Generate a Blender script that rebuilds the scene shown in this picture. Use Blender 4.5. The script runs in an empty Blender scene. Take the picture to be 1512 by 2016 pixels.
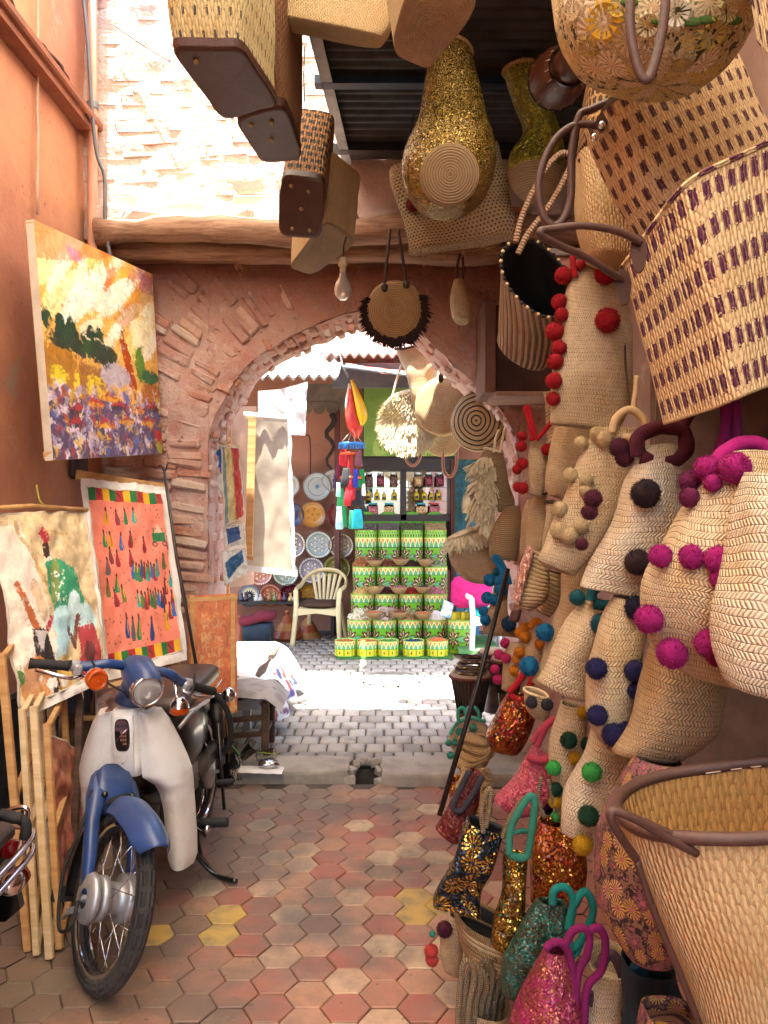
import bpy, math, random
import numpy as np
from mathutils import Vector, Matrix, noise as mnoise
from mathutils.bvhtree import BVHTree
random.seed(7)
R = math.radians
SC = bpy.context.scene
COL = SC.collection
# ---------------------------------------------------------------- camera
F, CX, CY, H = 1560.0, 756.0, 985.0, 1.65      # focal length and horizon measured on the photograph, eye height in metres
cam = bpy.data.cameras.new('camera')
cam.sensor_fit = 'VERTICAL'; cam.sensor_height = 24.0; cam.lens = 24.0 * F / 2016.0
cam.shift_y = -(1008 - CY) / 2016.0
cam.clip_start = 0.05; cam.clip_end = 400
camo = bpy.data.objects.new('camera', cam); COL.objects.link(camo)
camo.location = (0, 0, H); camo.rotation_euler = (R(90), 0, 0)
SC.camera = camo
# ---------------------------------------------------------------- daylight
SUN = Vector((-0.06, -0.15, 0.97)).normalized()  # towards the sun
elev = math.asin(SUN.z); azim = math.atan2(SUN.x, SUN.y)
world = bpy.data.worlds.new('World'); SC.world = world; world.use_nodes = True
wn = world.node_tree.nodes; wl = world.node_tree.links
bg = wn['Background']; sky = wn.new('ShaderNodeTexSky'); sky.sky_type = 'NISHITA'; sky.sun_disc = False
sky.sun_elevation = elev; sky.sun_rotation = azim; sky.dust_density = 3.0; sky.air_density = 1.0; sky.ozone_density = 0.6
wl.new(sky.outputs[0], bg.inputs[0]); bg.inputs[1].default_value = 0.15
sl = bpy.data.lights.new('sun', 'SUN'); sl.energy = 5.0; sl.angle = R(0.6); sl.color = (1.0, 0.94, 0.84)
so = bpy.data.objects.new('sun', sl); COL.objects.link(so); so.location = (0, -3, 12)
so.rotation_euler = SUN.to_track_quat('Z', 'Y').to_euler()
SC.view_settings.view_transform = 'Standard'; SC.view_settings.look = 'None'
SC.view_settings.exposure = 3.4; SC.view_settings.gamma = 1.0; SC.view_settings.use_curve_mapping = False
SC.cycles.max_bounces = 8; SC.cycles.diffuse_bounces = 6; SC.cycles.glossy_bounces = 4; SC.cycles.transmission_bounces = 6
SC.cycles.use_denoising = True; SC.cycles.sample_clamp_indirect = 8.0; SC.cycles.caustics_reflective = False; SC.cycles.caustics_refractive = False
# ================================================================ helpers
def at(px, py, Y):
    """point of the place seen at photo pixel (px, py) at distance Y"""
    return Vector(((px - CX) * Y / F, Y, H + (CY - py) * Y / F))
def gy(py, z=0.0):
    """distance of a point of height z seen at row py"""
    return F * (H - z) / (py - CY)
def lin(c):
    if isinstance(c, str):
        c = c.lstrip('#'); c = tuple(int(c[i:i + 2], 16) / 255 for i in (0, 2, 4))
    return tuple((x / 12.92 if x <= 0.04045 else ((x + 0.055) / 1.055) ** 2.4) for x in c[:3])
def rnd(a, b): return random.uniform(a, b)
def catmull(pts, n, closed=False):
    P = [Vector(p) for p in pts]; m = len(P); out = []
    segs = m if closed else m - 1
    for i in range(segs):
        if closed: a, b, c, d = P[(i - 1) % m], P[i], P[(i + 1) % m], P[(i + 2) % m]
        else: a, b, c, d = P[max(i - 1, 0)], P[i], P[i + 1], P[min(i + 2, m - 1)]
        for k in range(n):
            t = k / n
            out.append(0.5 * ((2 * b) + (c - a) * t + (2 * a - 5 * b + 4 * c - d) * t * t + (3 * b - a - 3 * c + d) * t ** 3))
    if not closed: out.append(P[-1])
    return out
class MB:
    """collects shapes into one mesh"""
    def __init__(s): s.v = []; s.f = []; s.uv = []; s.mi = []; s.sm = []; s.col = None
    def add(s, verts, faces, uvs=None, smooth=True):
        o = len(s.v); s.v += [Vector(p) for p in verts]
        for i, f in enumerate(faces):
            s.f.append(tuple(k + o for k in f)); s.uv.append(uvs[i] if uvs else None); s.sm.append(smooth)
        return s
    def box(s, c, d, M=None, bev=0.0, smooth=False, taper=1.0):
        x, y, z = d[0] / 2, d[1] / 2, d[2] / 2
        c = Vector(c); T = M or Matrix.Identity(3)
        if bev <= 0:
            q = [(-x, -y, -z), (x, -y, -z), (x, y, -z), (-x, y, -z)] + [(a * taper, b * taper, z) for a, b in ((-x, -y), (x, -y), (x, y), (-x, y))]
            fs = [(0, 3, 2, 1), (4, 5, 6, 7), (0, 1, 5, 4), (1, 2, 6, 5), (2, 3, 7, 6), (3, 0, 4, 7)]
        else:
            b = min(bev, x * .9, y * .9, z * .9); q = []; fs = []
            for zz, k in ((-z, 1), (-z + b, 0), (z - b, 0), (z, 1)):
                e = b * k
                q += [(-x + e, -y + b, zz), (-x + b, -y + e, zz), (x - b, -y + e, zz), (x - e, -y + b, zz), (x - e, y - b, zz), (x - b, y - e, zz), (-x + b, y - e, zz), (-x + e, y - b, zz)]
            for r in range(3):
                for i in range(8): fs.append((r * 8 + i, r * 8 + (i + 1) % 8, r * 8 + 8 + (i + 1) % 8, r * 8 + 8 + i))
            fs += [tuple(range(7, -1, -1)), tuple(range(24, 32))]
        vs = [c + T @ Vector(p) for p in q]
        uvs = []
        for f in fs:
            n = (Vector(q[f[1]]) - Vector(q[f[0]])).cross(Vector(q[f[2]]) - Vector(q[f[1]]))
            a = max(range(3), key=lambda k: abs(n[k])); i, j = [(1, 2), (0, 2), (0, 1)][a]
            uvs.append([(q[k][i], q[k][j]) for k in f])
        return s.add(vs, fs, uvs, smooth)
    def bar(s, a, b, w, h=None, up=(0, 0, 1), bev=0.0):
        """square bar from a to b"""
        a, b = Vector(a), Vector(b); d = (b - a); L = d.length; d.normalize(); up = Vector(up)
        if abs(d.dot(up)) > .98: up = Vector((0, 1, 0))
        x = up.cross(d).normalized(); y = d.cross(x)
        M = Matrix((x, y, d)).transposed()
        return s.box((a + b) / 2, (w, h or w, L), M, bev)
    def tube(s, path, r, n=8, closed=False, cap=True, vs=1.0, flat=1.0):
        P = [Vector(p) for p in path]; m = len(P)
        rr = r if isinstance(r, (list, tuple)) else [r] * m
        vs_, fs, uvs = [], [], []; N = None; L = 0; lens = []
        for i in range(m):
            t = (P[(i + 1) % m] - P[(i - 1) % m]) if closed else (P[min(i + 1, m - 1)] - P[max(i - 1, 0)])
            if t.length < 1e-9: t = Vector((0, 0, 1))
            t.normalize()
            if N is None:
                N = Vector((0, 0, 1)) if abs(t.z) < .9 else Vector((1, 0, 0))
            N = (N - t * N.dot(t));
            if N.length < 1e-6: N = t.orthogonal()
            N.normalize(); B = t.cross(N)
            for k in range(n):
                a = 2 * math.pi * k / n
                vs_.append(P[i] + (N * math.cos(a) + B * math.sin(a) * flat) * rr[i])
            if i: L += (P[i] - P[i - 1]).length
            lens.append(L)
        for i in range(m if closed else m - 1):
            j = (i + 1) % m
            for k in range(n):
                fs.append((i * n + k, i * n + (k + 1) % n, j * n + (k + 1) % n, j * n + k))
                u0, u1 = k / n * 6.28 * rr[0], (k + 1) / n * 6.28 * rr[0]; l1 = lens[j] if j else L
                uvs.append([(u0, lens[i]), (u1, lens[i]), (u1, l1), (u0, l1)])
        if cap and not closed:
            fs += [tuple(range(n - 1, -1, -1)), tuple((m - 1) * n + k for k in range(n))]; uvs += [[(0, 0)] * n] * 2
        return s.add(vs_, fs, uvs)
    def rings(s, rings, closed=True, cap0=False, cap1=False, uvx=None, uvy=None, smooth=True):
        """surface through rings of equal point count"""
        m, n = len(rings), len(rings[0]); vs_ = [Vector(p) for r in rings for p in r]
        if uvx is None:
            mid = rings[m // 2]; uvx = [0.0]
            for k in range(1, n + 1): uvx.append(uvx[-1] + (Vector(mid[k % n]) - Vector(mid[k - 1])).length)
        if uvy is None:
            uvy = [0.0]
            cs = [sum((Vector(p) for p in r), Vector()) / n for r in rings]
            for i in range(1, m):
                d = sum((Vector(rings[i][k]) - Vector(rings[i - 1][k])).length for k in range(0, n, max(1, n // 8))) / len(range(0, n, max(1, n // 8)))
                uvy.append(uvy[-1] + d)
        fs, uvs = [], []
        for i in range(m - 1):
            for k in range(n if closed else n - 1):
                k2 = (k + 1) % n
                fs.append((i * n + k, i * n + k2, (i + 1) * n + k2, (i + 1) * n + k))
                uvs.append([(uvx[k], uvy[i]), (uvx[k + 1], uvy[i]), (uvx[k + 1], uvy[i + 1]), (uvx[k], uvy[i + 1])])
        if cap0: fs.append(tuple(range(n - 1, -1, -1))); uvs.append([(uvx[k] * .3, 0.) for k in range(n - 1, -1, -1)])
        if cap1: fs.append(tuple((m - 1) * n + k for k in range(n))); uvs.append([(uvx[k] * .3, uvy[-1]) for k in range(n)])
        return s.add(vs_, fs, uvs, smooth)
    def lathe(s, prof, n=24, c=(0, 0, 0), M=None, cap0=False, cap1=False, smooth=True):
        T = M or Matrix.Identity(3); c = Vector(c)
        return s.rings([[c + T @ Vector((r * math.cos(2 * math.pi * k / n), r * math.sin(2 * math.pi * k / n), z)) for k in range(n)] for r, z in prof], True, cap0, cap1, smooth=smooth)
    def grid(s, fn, nu, nv, smooth=True, uvs=None):
        vs_ = [fn(i / nu, j / nv) for j in range(nv + 1) for i in range(nu + 1)]; fs = []; uu = []
        for j in range(nv):
            for i in range(nu):
                fs.append((j * (nu + 1) + i, j * (nu + 1) + i + 1, (j + 1) * (nu + 1) + i + 1, (j + 1) * (nu + 1) + i))
                a, b, c, d = i / nu, (i + 1) / nu, j / nv, (j + 1) / nv
                if uvs: a, b, c, d = a * uvs[0], b * uvs[0], c * uvs[1], d * uvs[1]
                uu.append([(a, c), (b, c), (b, d), (a, d)])
        return s.add(vs_, fs, uu, smooth)
    def ball(s, c, r, sub=2, jit=0.0, sc=(1, 1, 1)):
        vs_, fs = ICO[sub]; c = Vector(c)
        return s.add([c + Vector((p.x * sc[0], p.y * sc[1], p.z * sc[2])) * r * (1 + rnd(-jit, jit)) for p in vs_], fs)
    def prism(s, pts, t, smooth=False):
        """planar outline (world points, in order) thickened by vector t"""
        n = len(pts); t = Vector(t); a = [Vector(p) for p in pts]; b = [p + t for p in a]
        fs = [tuple(range(n)), tuple(range(2 * n - 1, n - 1, -1))] + [(i, i + n, (i + 1) % n + n, (i + 1) % n) for i in range(n)]
        return s.add(a + b, fs, None, smooth)
    def mesh(s, name, inv=None):
        me = bpy.data.meshes.new(name)
        me.from_pydata([tuple(inv @ p) if inv else tuple(p) for p in s.v], [], s.f)
        ul = me.uv_layers.new(name='UVMap'); d = np.zeros((len(me.loops), 2), np.float32); i = 0
        for f, u in zip(s.f, s.uv):
            if u is not None:
                for k in range(len(f)): d[i + k] = u[k]
            i += len(f)
        ul.data.foreach_set('uv', d.ravel())
        me.polygons.foreach_set('use_smooth', s.sm)
        if s.col is not None:
            ca = me.color_attributes.new('paint', 'FLOAT_COLOR', 'POINT'); ca.data.foreach_set('color', np.asarray(s.col, np.float32).ravel())
        me.update()
        return me
    def build(s, name, mat, parent=None, local=False, **tags):
        inv = None
        if parent is not None and not local: inv = parent.matrix_basis.inverted()
        if parent is None and tags.get('base') is not None:
            b = Vector(tags.pop('base')); inv = Matrix.Translation(-b); me = s.mesh(name, inv)
        else:
            b = None; tags.pop('base', None); me = s.mesh(name, inv)
        if mat: me.materials.append(mat)
        o = bpy.data.objects.new(name, me); COL.objects.link(o)
        if b is not None: o.location = b
        if parent is not None: o.parent = parent
        tag(o, **tags)
        return o
def tag(o, label=None, cat=None, group=None, kind=None):
    if label: o['label'] = label
    if cat: o['category'] = cat
    if group: o['group'] = group
    if kind: o['kind'] = kind
    return o
def thing(name, label, cat, loc=(0, 0, 0), rot=(0, 0, 0), group=None):
    o = bpy.data.objects.new(name, None); COL.objects.link(o); o.empty_display_size = .1
    o.location = loc; o.rotation_euler = rot
    o.matrix_basis = Matrix.LocRotScale(Vector(loc), o.rotation_euler, None)
    return tag(o, label, cat, group)
def inst(name, me, mat, parent=None, M=None, **tags):
    """another object that shares mesh data; M places it inside its parent"""
    o = bpy.data.objects.new(name, me); COL.objects.link(o)
    if parent is not None: o.parent = parent
    if M is not None: o.matrix_basis = M
    if mat is not None:
        if not me.materials: me.materials.append(None)
        o.material_slots[0].link = 'OBJECT'; o.material_slots[0].material = mat
    return tag(o, **tags)
def _ico(sub):
    import bmesh
    bm = bmesh.new(); bmesh.ops.create_icosphere(bm, subdivisions=sub, radius=1.0)
    bm.verts.ensure_lookup_table()
    r = ([v.co.copy() for v in bm.verts], [tuple(v.index for v in f.verts) for f in bm.faces]); bm.free(); return r
ICO = {k: _ico(k) for k in (1, 2, 3, 4)}
def nz(p, sc=1.0, k=0.0): return mnoise.noise(Vector((p[0] * sc + k, p[1] * sc + k * 1.7, p[2] * sc - k)))
def nz3(p, sc): return mnoise.noise_vector(Vector(p) * sc)
# ---------------------------------------------------------------- materials
class G:
    def __init__(s, name):
        s.m = bpy.data.materials.new(name); s.m.use_nodes = True; s.nt = s.m.node_tree; s.n = s.nt.nodes; s.l = s.nt.links
        s.b = s.n['Principled BSDF']
    def set(s, sock, val):
        if isinstance(val, bpy.types.NodeSocket): s.l.new(val, sock)
        elif isinstance(val, (tuple, list)) and len(val) == 3 and sock.type == 'RGBA': sock.default_value = (*val, 1)
        else: sock.default_value = val
    def math(s, op, a, b=0.0, c=0.0, clamp=False):
        n = s.n.new('ShaderNodeMath'); n.operation = op; n.use_clamp = clamp
        s.set(n.inputs[0], a); s.set(n.inputs[1], b)
        if len(n.inputs) > 2: s.set(n.inputs[2], c)
        return n.outputs[0]
    def add(s, a, b): return s.math('ADD', a, b)
    def sub(s, a, b): return s.math('SUBTRACT', a, b)
    def mul(s, a, b): return s.math('MULTIPLY', a, b)
    def frac(s, a): return s.math('FRACT', a)
    def floor(s, a): return s.math('FLOOR', a)
    def lt(s, a, b): return s.math('LESS_THAN', a, b)
    def gt(s, a, b): return s.math('GREATER_THAN', a, b)
    def sin(s, a): return s.math('SINE', s.mul(a, 2 * math.pi))
    def abs(s, a): return s.math('ABSOLUTE', a)
    def smooth(s, x, a, b):
        n = s.n.new('ShaderNodeMapRange'); n.interpolation_type = 'SMOOTHSTEP'; s.set(n.inputs[0], x); n.inputs[1].default_value = a; n.inputs[2].default_value = b; return n.outputs[0]
    def mix(s, f, a, b, mode='MIX'):
        n = s.n.new('ShaderNodeMix'); n.data_type = 'RGBA'; n.blend_type = mode; s.set(n.inputs[0], f); s.set(n.inputs[6], a); s.set(n.inputs[7], b); return n.outputs[2]
    def uv(s):
        if not hasattr(s, '_uv'):
            n = s.n.new('ShaderNodeUVMap'); n.uv_map = 'UVMap'; x = s.n.new('ShaderNodeSeparateXYZ'); s.l.new(n.outputs[0], x.inputs[0]); s._uv = (n.outputs[0], x.outputs[0], x.outputs[1])
        return s._uv
    def obj(s):
        if not hasattr(s, '_o'): s._o = s.n.new('ShaderNodeTexCoord')
        return s._o.outputs['Object']
    def rand(s):
        if not hasattr(s, '_r'): s._r = s.n.new('ShaderNodeObjectInfo')
        return s._r.outputs['Random']
    def comb(s, x, y, z=0.0):
        n = s.n.new('ShaderNodeCombineXYZ'); s.set(n.inputs[0], x); s.set(n.inputs[1], y); s.set(n.inputs[2], z); return n.outputs[0]
    def noise(s, scale, detail=3, vec=None, rough=.6, col=False, dist=0.0):
        n = s.n.new('ShaderNodeTexNoise'); n.inputs['Scale'].default_value = scale; n.inputs['Detail'].default_value = detail; n.inputs['Roughness'].default_value = rough; n.inputs['Distortion'].default_value = dist
        s.l.new(vec if vec is not None else s.obj(), n.inputs['Vector']); return n.outputs[1 if col else 0]
    def white(s, vec=None, w=None):
        n = s.n.new('ShaderNodeTexWhiteNoise'); n.noise_dimensions = '3D' if vec is not None else '1D'
        s.l.new(vec if vec is not None else w, n.inputs['Vector' if vec is not None else 'W']); return n.outputs[0]
    def voro(s, scale, vec=None, feat='F1', out=0, rnd_=1.0):
        n = s.n.new('ShaderNodeTexVoronoi'); n.feature = feat; n.inputs['Scale'].default_value = scale; n.inputs['Randomness'].default_value = rnd_
        s.l.new(vec if vec is not None else s.obj(), n.inputs['Vector']); return n.outputs[out]
    def ramp(s, f, stops, const=False):
        n = s.n.new('ShaderNodeValToRGB'); e = n.color_ramp.elements
        if const: n.color_ramp.interpolation = 'CONSTANT'
        while len(e) < len(stops): e.new(.5)
        for k, (p, c) in enumerate(stops): e[k].position = p; e[k].color = (*lin(c), 1)
        s.l.new(f, n.inputs[0]); return n.outputs[0]
    def bump(s, h, dist=0.01, st=1.0):
        n = s.n.new('ShaderNodeBump'); n.inputs['Strength'].default_value = st; n.inputs['Distance'].default_value = dist; s.l.new(h, n.inputs['Height']); return n.outputs[0]
    def out(s, col, rough=.8, metal=0.0, nrm=None, **kw):
        s.set(s.b.inputs['Base Color'], col); s.set(s.b.inputs['Roughness'], rough); s.set(s.b.inputs['Metallic'], metal)
        if nrm is not None: s.l.new(nrm, s.b.inputs['Normal'])
        for k, v in kw.items(): s.set(s.b.inputs[k.replace('_', ' ')], v)
        return s.m
_mc = {}
def plain(name, c, rough=.7, metal=0.0, var=.25, vs=8.0, bump=.0, bs=60.0, c2=None, **kw):
    """colour with blotchy variation and fine relief"""
    if name in _mc: return _mc[name]
    g = G(name); a = lin(c); b = lin(c2) if c2 else tuple(x * (1 - var) for x in a)
    col = g.mix(g.smooth(g.noise(vs, 5), .35, .68), a, b) if (var or c2) else a
    n = g.bump(g.noise(bs, 4), .004, bump) if bump else None
    _mc[name] = g.out(col, rough, metal, n, **kw); return _mc[name]
def weave(name, kind, c, dark, tint=None, rough=.75, p=None, noise=.18):
    if name in _mc: return _mc[name]
    g = G(name); vec, u, v = g.uv(); p = p or {}
    nv = g.noise(90, 2, vec)
    if kind == 'braid':      # palm leaf braid sewn in bands
        b = p.get('b', .013); st = p.get('s', .0085)
        v2 = g.add(g.math('DIVIDE', v, b), g.mul(g.noise(9, 2, vec), .8)); w = g.frac(v2); row = g.floor(v2)
        par = g.sub(g.mul(g.math('MODULO', row, 2.0), 2.0), 1.0)
        ph = g.add(g.add(g.math('DIVIDE', u, st), g.mul(g.mul(par, w), .95)), g.mul(nv, .45))
        tri = g.mul(g.abs(g.sub(g.frac(ph), .5)), 2.0); edge = g.mul(g.abs(g.sub(w, .5)), 2.0)
        hgt = g.sub(1.0, g.add(g.mul(g.mul(tri, tri), .9), g.mul(g.smooth(edge, .7, 1.0), .5)))
        cell = g.white(vec=g.comb(g.floor(ph), row, 0.0))
        dk = g.mul(g.math('MAXIMUM', g.smooth(tri, .72, 1.0), g.smooth(edge, .86, 1.0)), g.smooth(g.noise(24, 3, vec), .25, .62))
    elif kind == 'reed':     # upright stakes, fine weft
        st = p.get('s', .010); rw = p.get('r', .022)
        jig = g.mul(nv, .6); uu = g.add(g.math('DIVIDE', u, st), jig); vv = g.add(g.math('DIVIDE', v, rw), g.mul(g.noise(7, 2, vec), .4))
        off = g.mul(g.math('MODULO', g.floor(uu), 2.0), .5)
        fr = g.frac(g.add(vv, off)); fu = g.frac(uu)
        wd = g.math('POWER', g.sin(g.mul(fr, .5)), .45); off_ = g.sub(g.mul(g.abs(g.sub(fu, .5)), 2.0), wd)
        hgt = g.smooth(off_, .1, -.9); cell = g.white(vec=g.comb(g.floor(uu), g.floor(g.add(vv, off)), 0.0)); dk = g.mul(g.smooth(off_, -.12, .22), g.add(.45, g.mul(g.noise(30, 2, vec), .7)))
    elif kind == 'coil':     # sewn coils running round
        b = p.get('b', .012); st = p.get('s', .006)
        vv = g.add(g.math('DIVIDE', v, b), g.mul(g.noise(6, 2, vec), .3)); w = g.frac(vv); rd = g.sin(g.mul(w, .5))
        s_ = g.sin(g.add(g.math('DIVIDE', u, st), g.mul(nv, .8))); hgt = g.add(rd, g.mul(s_, .18))
        cell = g.white(w=g.floor(vv)); dk = g.smooth(rd, .45, .05)
    elif kind == 'rib':
        b = p.get('b', .03); s_ = g.sin(g.add(g.math('DIVIDE', u, b), g.mul(nv, .15))); hgt = s_; cell = g.white(w=g.floor(g.math('DIVIDE', u, b))); dk = g.smooth(s_, -.6, -1.0)
    else:                    # 'open': open knotted mesh
        b = p.get('b', .026); uu = g.math('DIVIDE', u, b); vv = g.math('DIVIDE', v, b * .8); uu = g.add(uu, g.mul(g.math('MODULO', g.floor(vv), 2.0), .5))
        fu = g.frac(uu); fv = g.frac(vv); hgt = g.add(g.sin(g.mul(fv, .5)), g.mul(g.sin(g.mul(fu, .5)), -.9)); cell = g.white(vec=g.comb(g.floor(uu), g.floor(vv), 0.0)); dk = g.smooth(g.mul(g.sin(g.mul(fu, .5)), g.sin(g.mul(fv, .5))), .62, .85)
    a = lin(c); col = g.mix(g.mul(cell, noise * 2), a, tuple(x * .62 for x in a))
    col = g.mix(g.smooth(g.noise(5, 4, vec), .42, .75), col, tuple(a[k] * (1.0, .86, .66)[k] * .8 for k in range(3)))
    if tint is not None:
        for (tc, fn) in tint: col = g.mix(fn(g, u, v, vec), col, lin(tc))
    col = g.mix(dk, col, lin(dark))
    _mc[name] = g.out(col, rough, 0.0, g.bump(hgt, p.get('d', .004), p.get('bs', .9))); return _mc[name]
def vcol(name, rough=.7, bump=.3, bs=120.0, metal=0.0):
    if name in _mc: return _mc[name]
    g = G(name); n = g.n.new('ShaderNodeVertexColor'); n.layer_name = 'paint'
    _mc[name] = g.out(n.outputs[0], rough, metal, g.bump(g.noise(bs, 4), .003, bump)); return _mc[name]
# ---------------------------------------------------------------- a small painter for flat print (paintings, tins, plates)
class Pic:
    def __init__(s, w, h, c):
        s.w, s.h = w, h; s.a = np.zeros((h, w, 3)); s.a[:] = s.c(c)
        s.Y, s.X = np.mgrid[0:h, 0:w]; s.X = (s.X + .0) / (w - 1); s.Y = s.Y / (h - 1); s.rs = np.random.RandomState(w * 31 + h)
    def c(s, c): return np.array(lin(c))
    def put(s, m, c, al=1.0): s.a[m] = s.a[m] * (1 - al) + s.c(c) * al
    def ell(s, x, y, rx, ry, c, rot=0, al=1.0):
        dx, dy = s.X - x, s.Y - y; cr, sr = math.cos(rot), math.sin(rot)
        u, v = (dx * cr + dy * sr) / rx, (-dx * sr + dy * cr) / ry; s.put(u * u + v * v < 1, c, al)
    def rect(s, x0, y0, x1, y1, c, al=1.0): s.put((s.X >= x0) & (s.X <= x1) & (s.Y >= y0) & (s.Y <= y1), c, al)
    def poly(s, pts, c, al=1.0):
        m = np.zeros(s.X.shape, bool); n = len(pts)
        for i in range(n):
            (x0, y0), (x1, y1) = pts[i], pts[(i + 1) % n]
            if y0 == y1: continue
            k = ((s.Y >= min(y0, y1)) & (s.Y < max(y0, y1))); m ^= k & (s.X < x0 + (s.Y - y0) * (x1 - x0) / (y1 - y0))
        s.put(m, c, al)
    def line(s, x0, y0, x1, y1, w, c, al=1.0):
        L2 = (x1 - x0) ** 2 + (y1 - y0) ** 2 + 1e-9; t = np.clip(((s.X - x0) * (x1 - x0) + (s.Y - y0) * (y1 - y0)) / L2, 0, 1)
        s.put((s.X - x0 - t * (x1 - x0)) ** 2 + (s.Y - y0 - t * (y1 - y0)) ** 2 < w * w, c, al)
    def fuzz(s, amp, n=8):
        for k in (n, n * 3, n * 9):
            r = s.rs.rand(k + 2, k + 2); i = (s.Y * k).astype(int); j = (s.X * k).astype(int); fy = s.Y * k - i; fx = s.X * k - j
            q = (r[i, j] * (1 - fx) + r[i, j + 1] * fx) * (1 - fy) + (r[i + 1, j] * (1 - fx) + r[i + 1, j + 1] * fx) * fy
            s.a *= (1 + (q - .5)[..., None] * amp)
    def smear(s, amp=.01, n=30):
        i = (s.Y * n).astype(int); j = (s.X * n).astype(int); fy = s.Y * n - i; fx = s.X * n - j; r = s.rs.randn(2, n + 2, n + 2) * amp
        q = [(k[i, j] * (1 - fx) + k[i, j + 1] * fx) * (1 - fy) + (k[i + 1, j] * (1 - fx) + k[i + 1, j + 1] * fx) * fy for k in r]
        y = np.clip(((s.Y + q[0]) * (s.h - 1)).astype(int), 0, s.h - 1); x = np.clip(((s.X + q[1]) * (s.w - 1)).astype(int), 0, s.w - 1); s.a = s.a[y, x]
    def strokes(s, n, L=.03, w=.004, al=.5, jit=.25):
        for k in range(n):
            x, y = s.rs.rand(2); c = s.a[int(y * (s.h - 1)), int(x * (s.w - 1))] * (1 + jit * s.rs.randn()); a = s.rs.rand() * 6.28; x1, y1 = x + L * math.cos(a), y + L * math.sin(a)
            j0, j1 = sorted((int(x * s.w), int(x1 * s.w))); i0, i1 = sorted((int(y * s.h), int(y1 * s.h))); j0 = max(0, j0 - 4); i0 = max(0, i0 - 4); S = np.s_[i0:i1 + 5, j0:j1 + 5]
            X, Y = s.X[S], s.Y[S]; t = np.clip(((X - x) * (x1 - x) + (Y - y) * (y1 - y)) / (L * L), 0, 1); m = (X - x - t * (x1 - x)) ** 2 + (Y - y - t * (y1 - y)) ** 2 < w * w; s.a[S][m] = s.a[S][m] * (1 - al) + np.clip(c, 0, 1) * al
    def rgba(s): return np.concatenate([np.clip(s.a, 0, 1), np.ones((s.h, s.w, 1))], 2).reshape(-1, 4)
def painted(pic, fn):
    """grid mesh whose points carry the picture's colours; fn(s, t): t downwards"""
    m = MB(); m.grid(fn, pic.w - 1, pic.h - 1); m.col = pic.rgba(); return m
def quadfn(tl, tr, br, bl, bulge=0.0, wr=0.0, k=0.0, n=None):
    tl, tr, br, bl = map(Vector, (tl, tr, br, bl)); nn = n or (tr - tl).cross(bl - tl).normalized()
    def f(s, t):
        p = (tl * (1 - s) + tr * s) * (1 - t) + (bl * (1 - s) + br * s) * t
        return p + nn * (bulge * math.sin(math.pi * s) * math.sin(math.pi * t) + wr * mnoise.noise(Vector((s * 4 + k, t * 5, k))) + wr * .5 * mnoise.noise(Vector((s * 9 + k, t * 11, k))))
    return f
# ---------------------------------------------------------------- carried shapes
def sup(n, e=2.6):
    out = []
    for k in range(n):
        a = 2 * math.pi * (k + .5) / n - math.pi / 2; c, s_ = math.cos(a), math.sin(a)
        out.append((math.copysign(abs(c) ** (2 / e), c), math.copysign(abs(s_) ** (2 / e), s_)))
    return out
def sack(rows, Y, dep, e=2.6, dY=0.0, n=40, k=5, lump=.012, seed=None, open_=.55, inset=.006, round_=True, Yb=None):
    """bag or basket body: rows (xl, yl, xr, yr) in photo pixels from rim to base, Y distance of its middle, dep depth per row in metres,
    dY how much farther the right edge stands than the left. Returns (outer, inner) MB, rim points (outer ring)."""
    m = len(rows); deps = dep if isinstance(dep, (list, tuple)) else [dep] * m; Yb = Y if Yb is None else Yb
    A = []
    for i, (xl, yl, xr, yr) in enumerate(rows):
        yy = Y + (Yb - Y) * i / max(1, m - 1)
        l, r = at(xl, yl, yy - dY / 2), at(xr, yr, yy + dY / 2); A.append((l, r, deps[i]))
    L = catmull([a[0] for a in A], k); Rr = catmull([a[1] for a in A], k); D = [q.x for q in catmull([(a[2], 0, 0) for a in A], k)]
    sp = sup(n, e); rings = []; sd = seed if seed is not None else rnd(0, 99)
    axis = ((L[0] + Rr[0]) - (L[-1] + Rr[-1])).normalized()
    for i in range(len(L)):
        c = (L[i] + Rr[i]) / 2; e1 = (Rr[i] - L[i]) / 2
        e2 = axis.cross(e1).normalized() * (D[i] / 2)
        fade = 1.0 if i < len(L) - 1 else .7
        ring = [c + e1 * sx + e2 * sy for sx, sy in sp]
        ring = [p + (nz3(p + Vector((sd, sd, sd)), 7.0) * lump + nz3(p + Vector((sd, 0, sd)), 2.6) * lump * 1.6) * fade for p in ring]
        rings.append(ring)
    out = MB(); rr = rings[::-1]
    base = rr[0]; cb = sum(base, Vector()) / n
    pre = []
    if round_:
        dn = -axis * (cb - base[0]).length * .10
        pre = [[cb + (p - cb) * f + dn * (1 - f * f) ** .5 for p in base] for f in (.05, .45, .75, .92)]
    else:
        pre = [[cb + (p - cb) * f for p in base] for f in (.05, .97)]
    out.rings(pre + rr, True, True, False)
    inn = None
    if open_:
        q = max(2, int(len(rings) * open_)); inr = []
        for i in range(q):
            c = sum(rings[i], Vector()) / n; inr.append([p + (c - p).normalized() * inset for p in rings[i]])
        inn = MB(); inn.rings([rings[0]] + inr, True, False, False)
        c = sum(inr[-1], Vector()) / n; inn.rings([inr[-1], [c + (p - c) * .03 for p in inr[-1]]], True, False, True)
    return out, inn, rings
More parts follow.
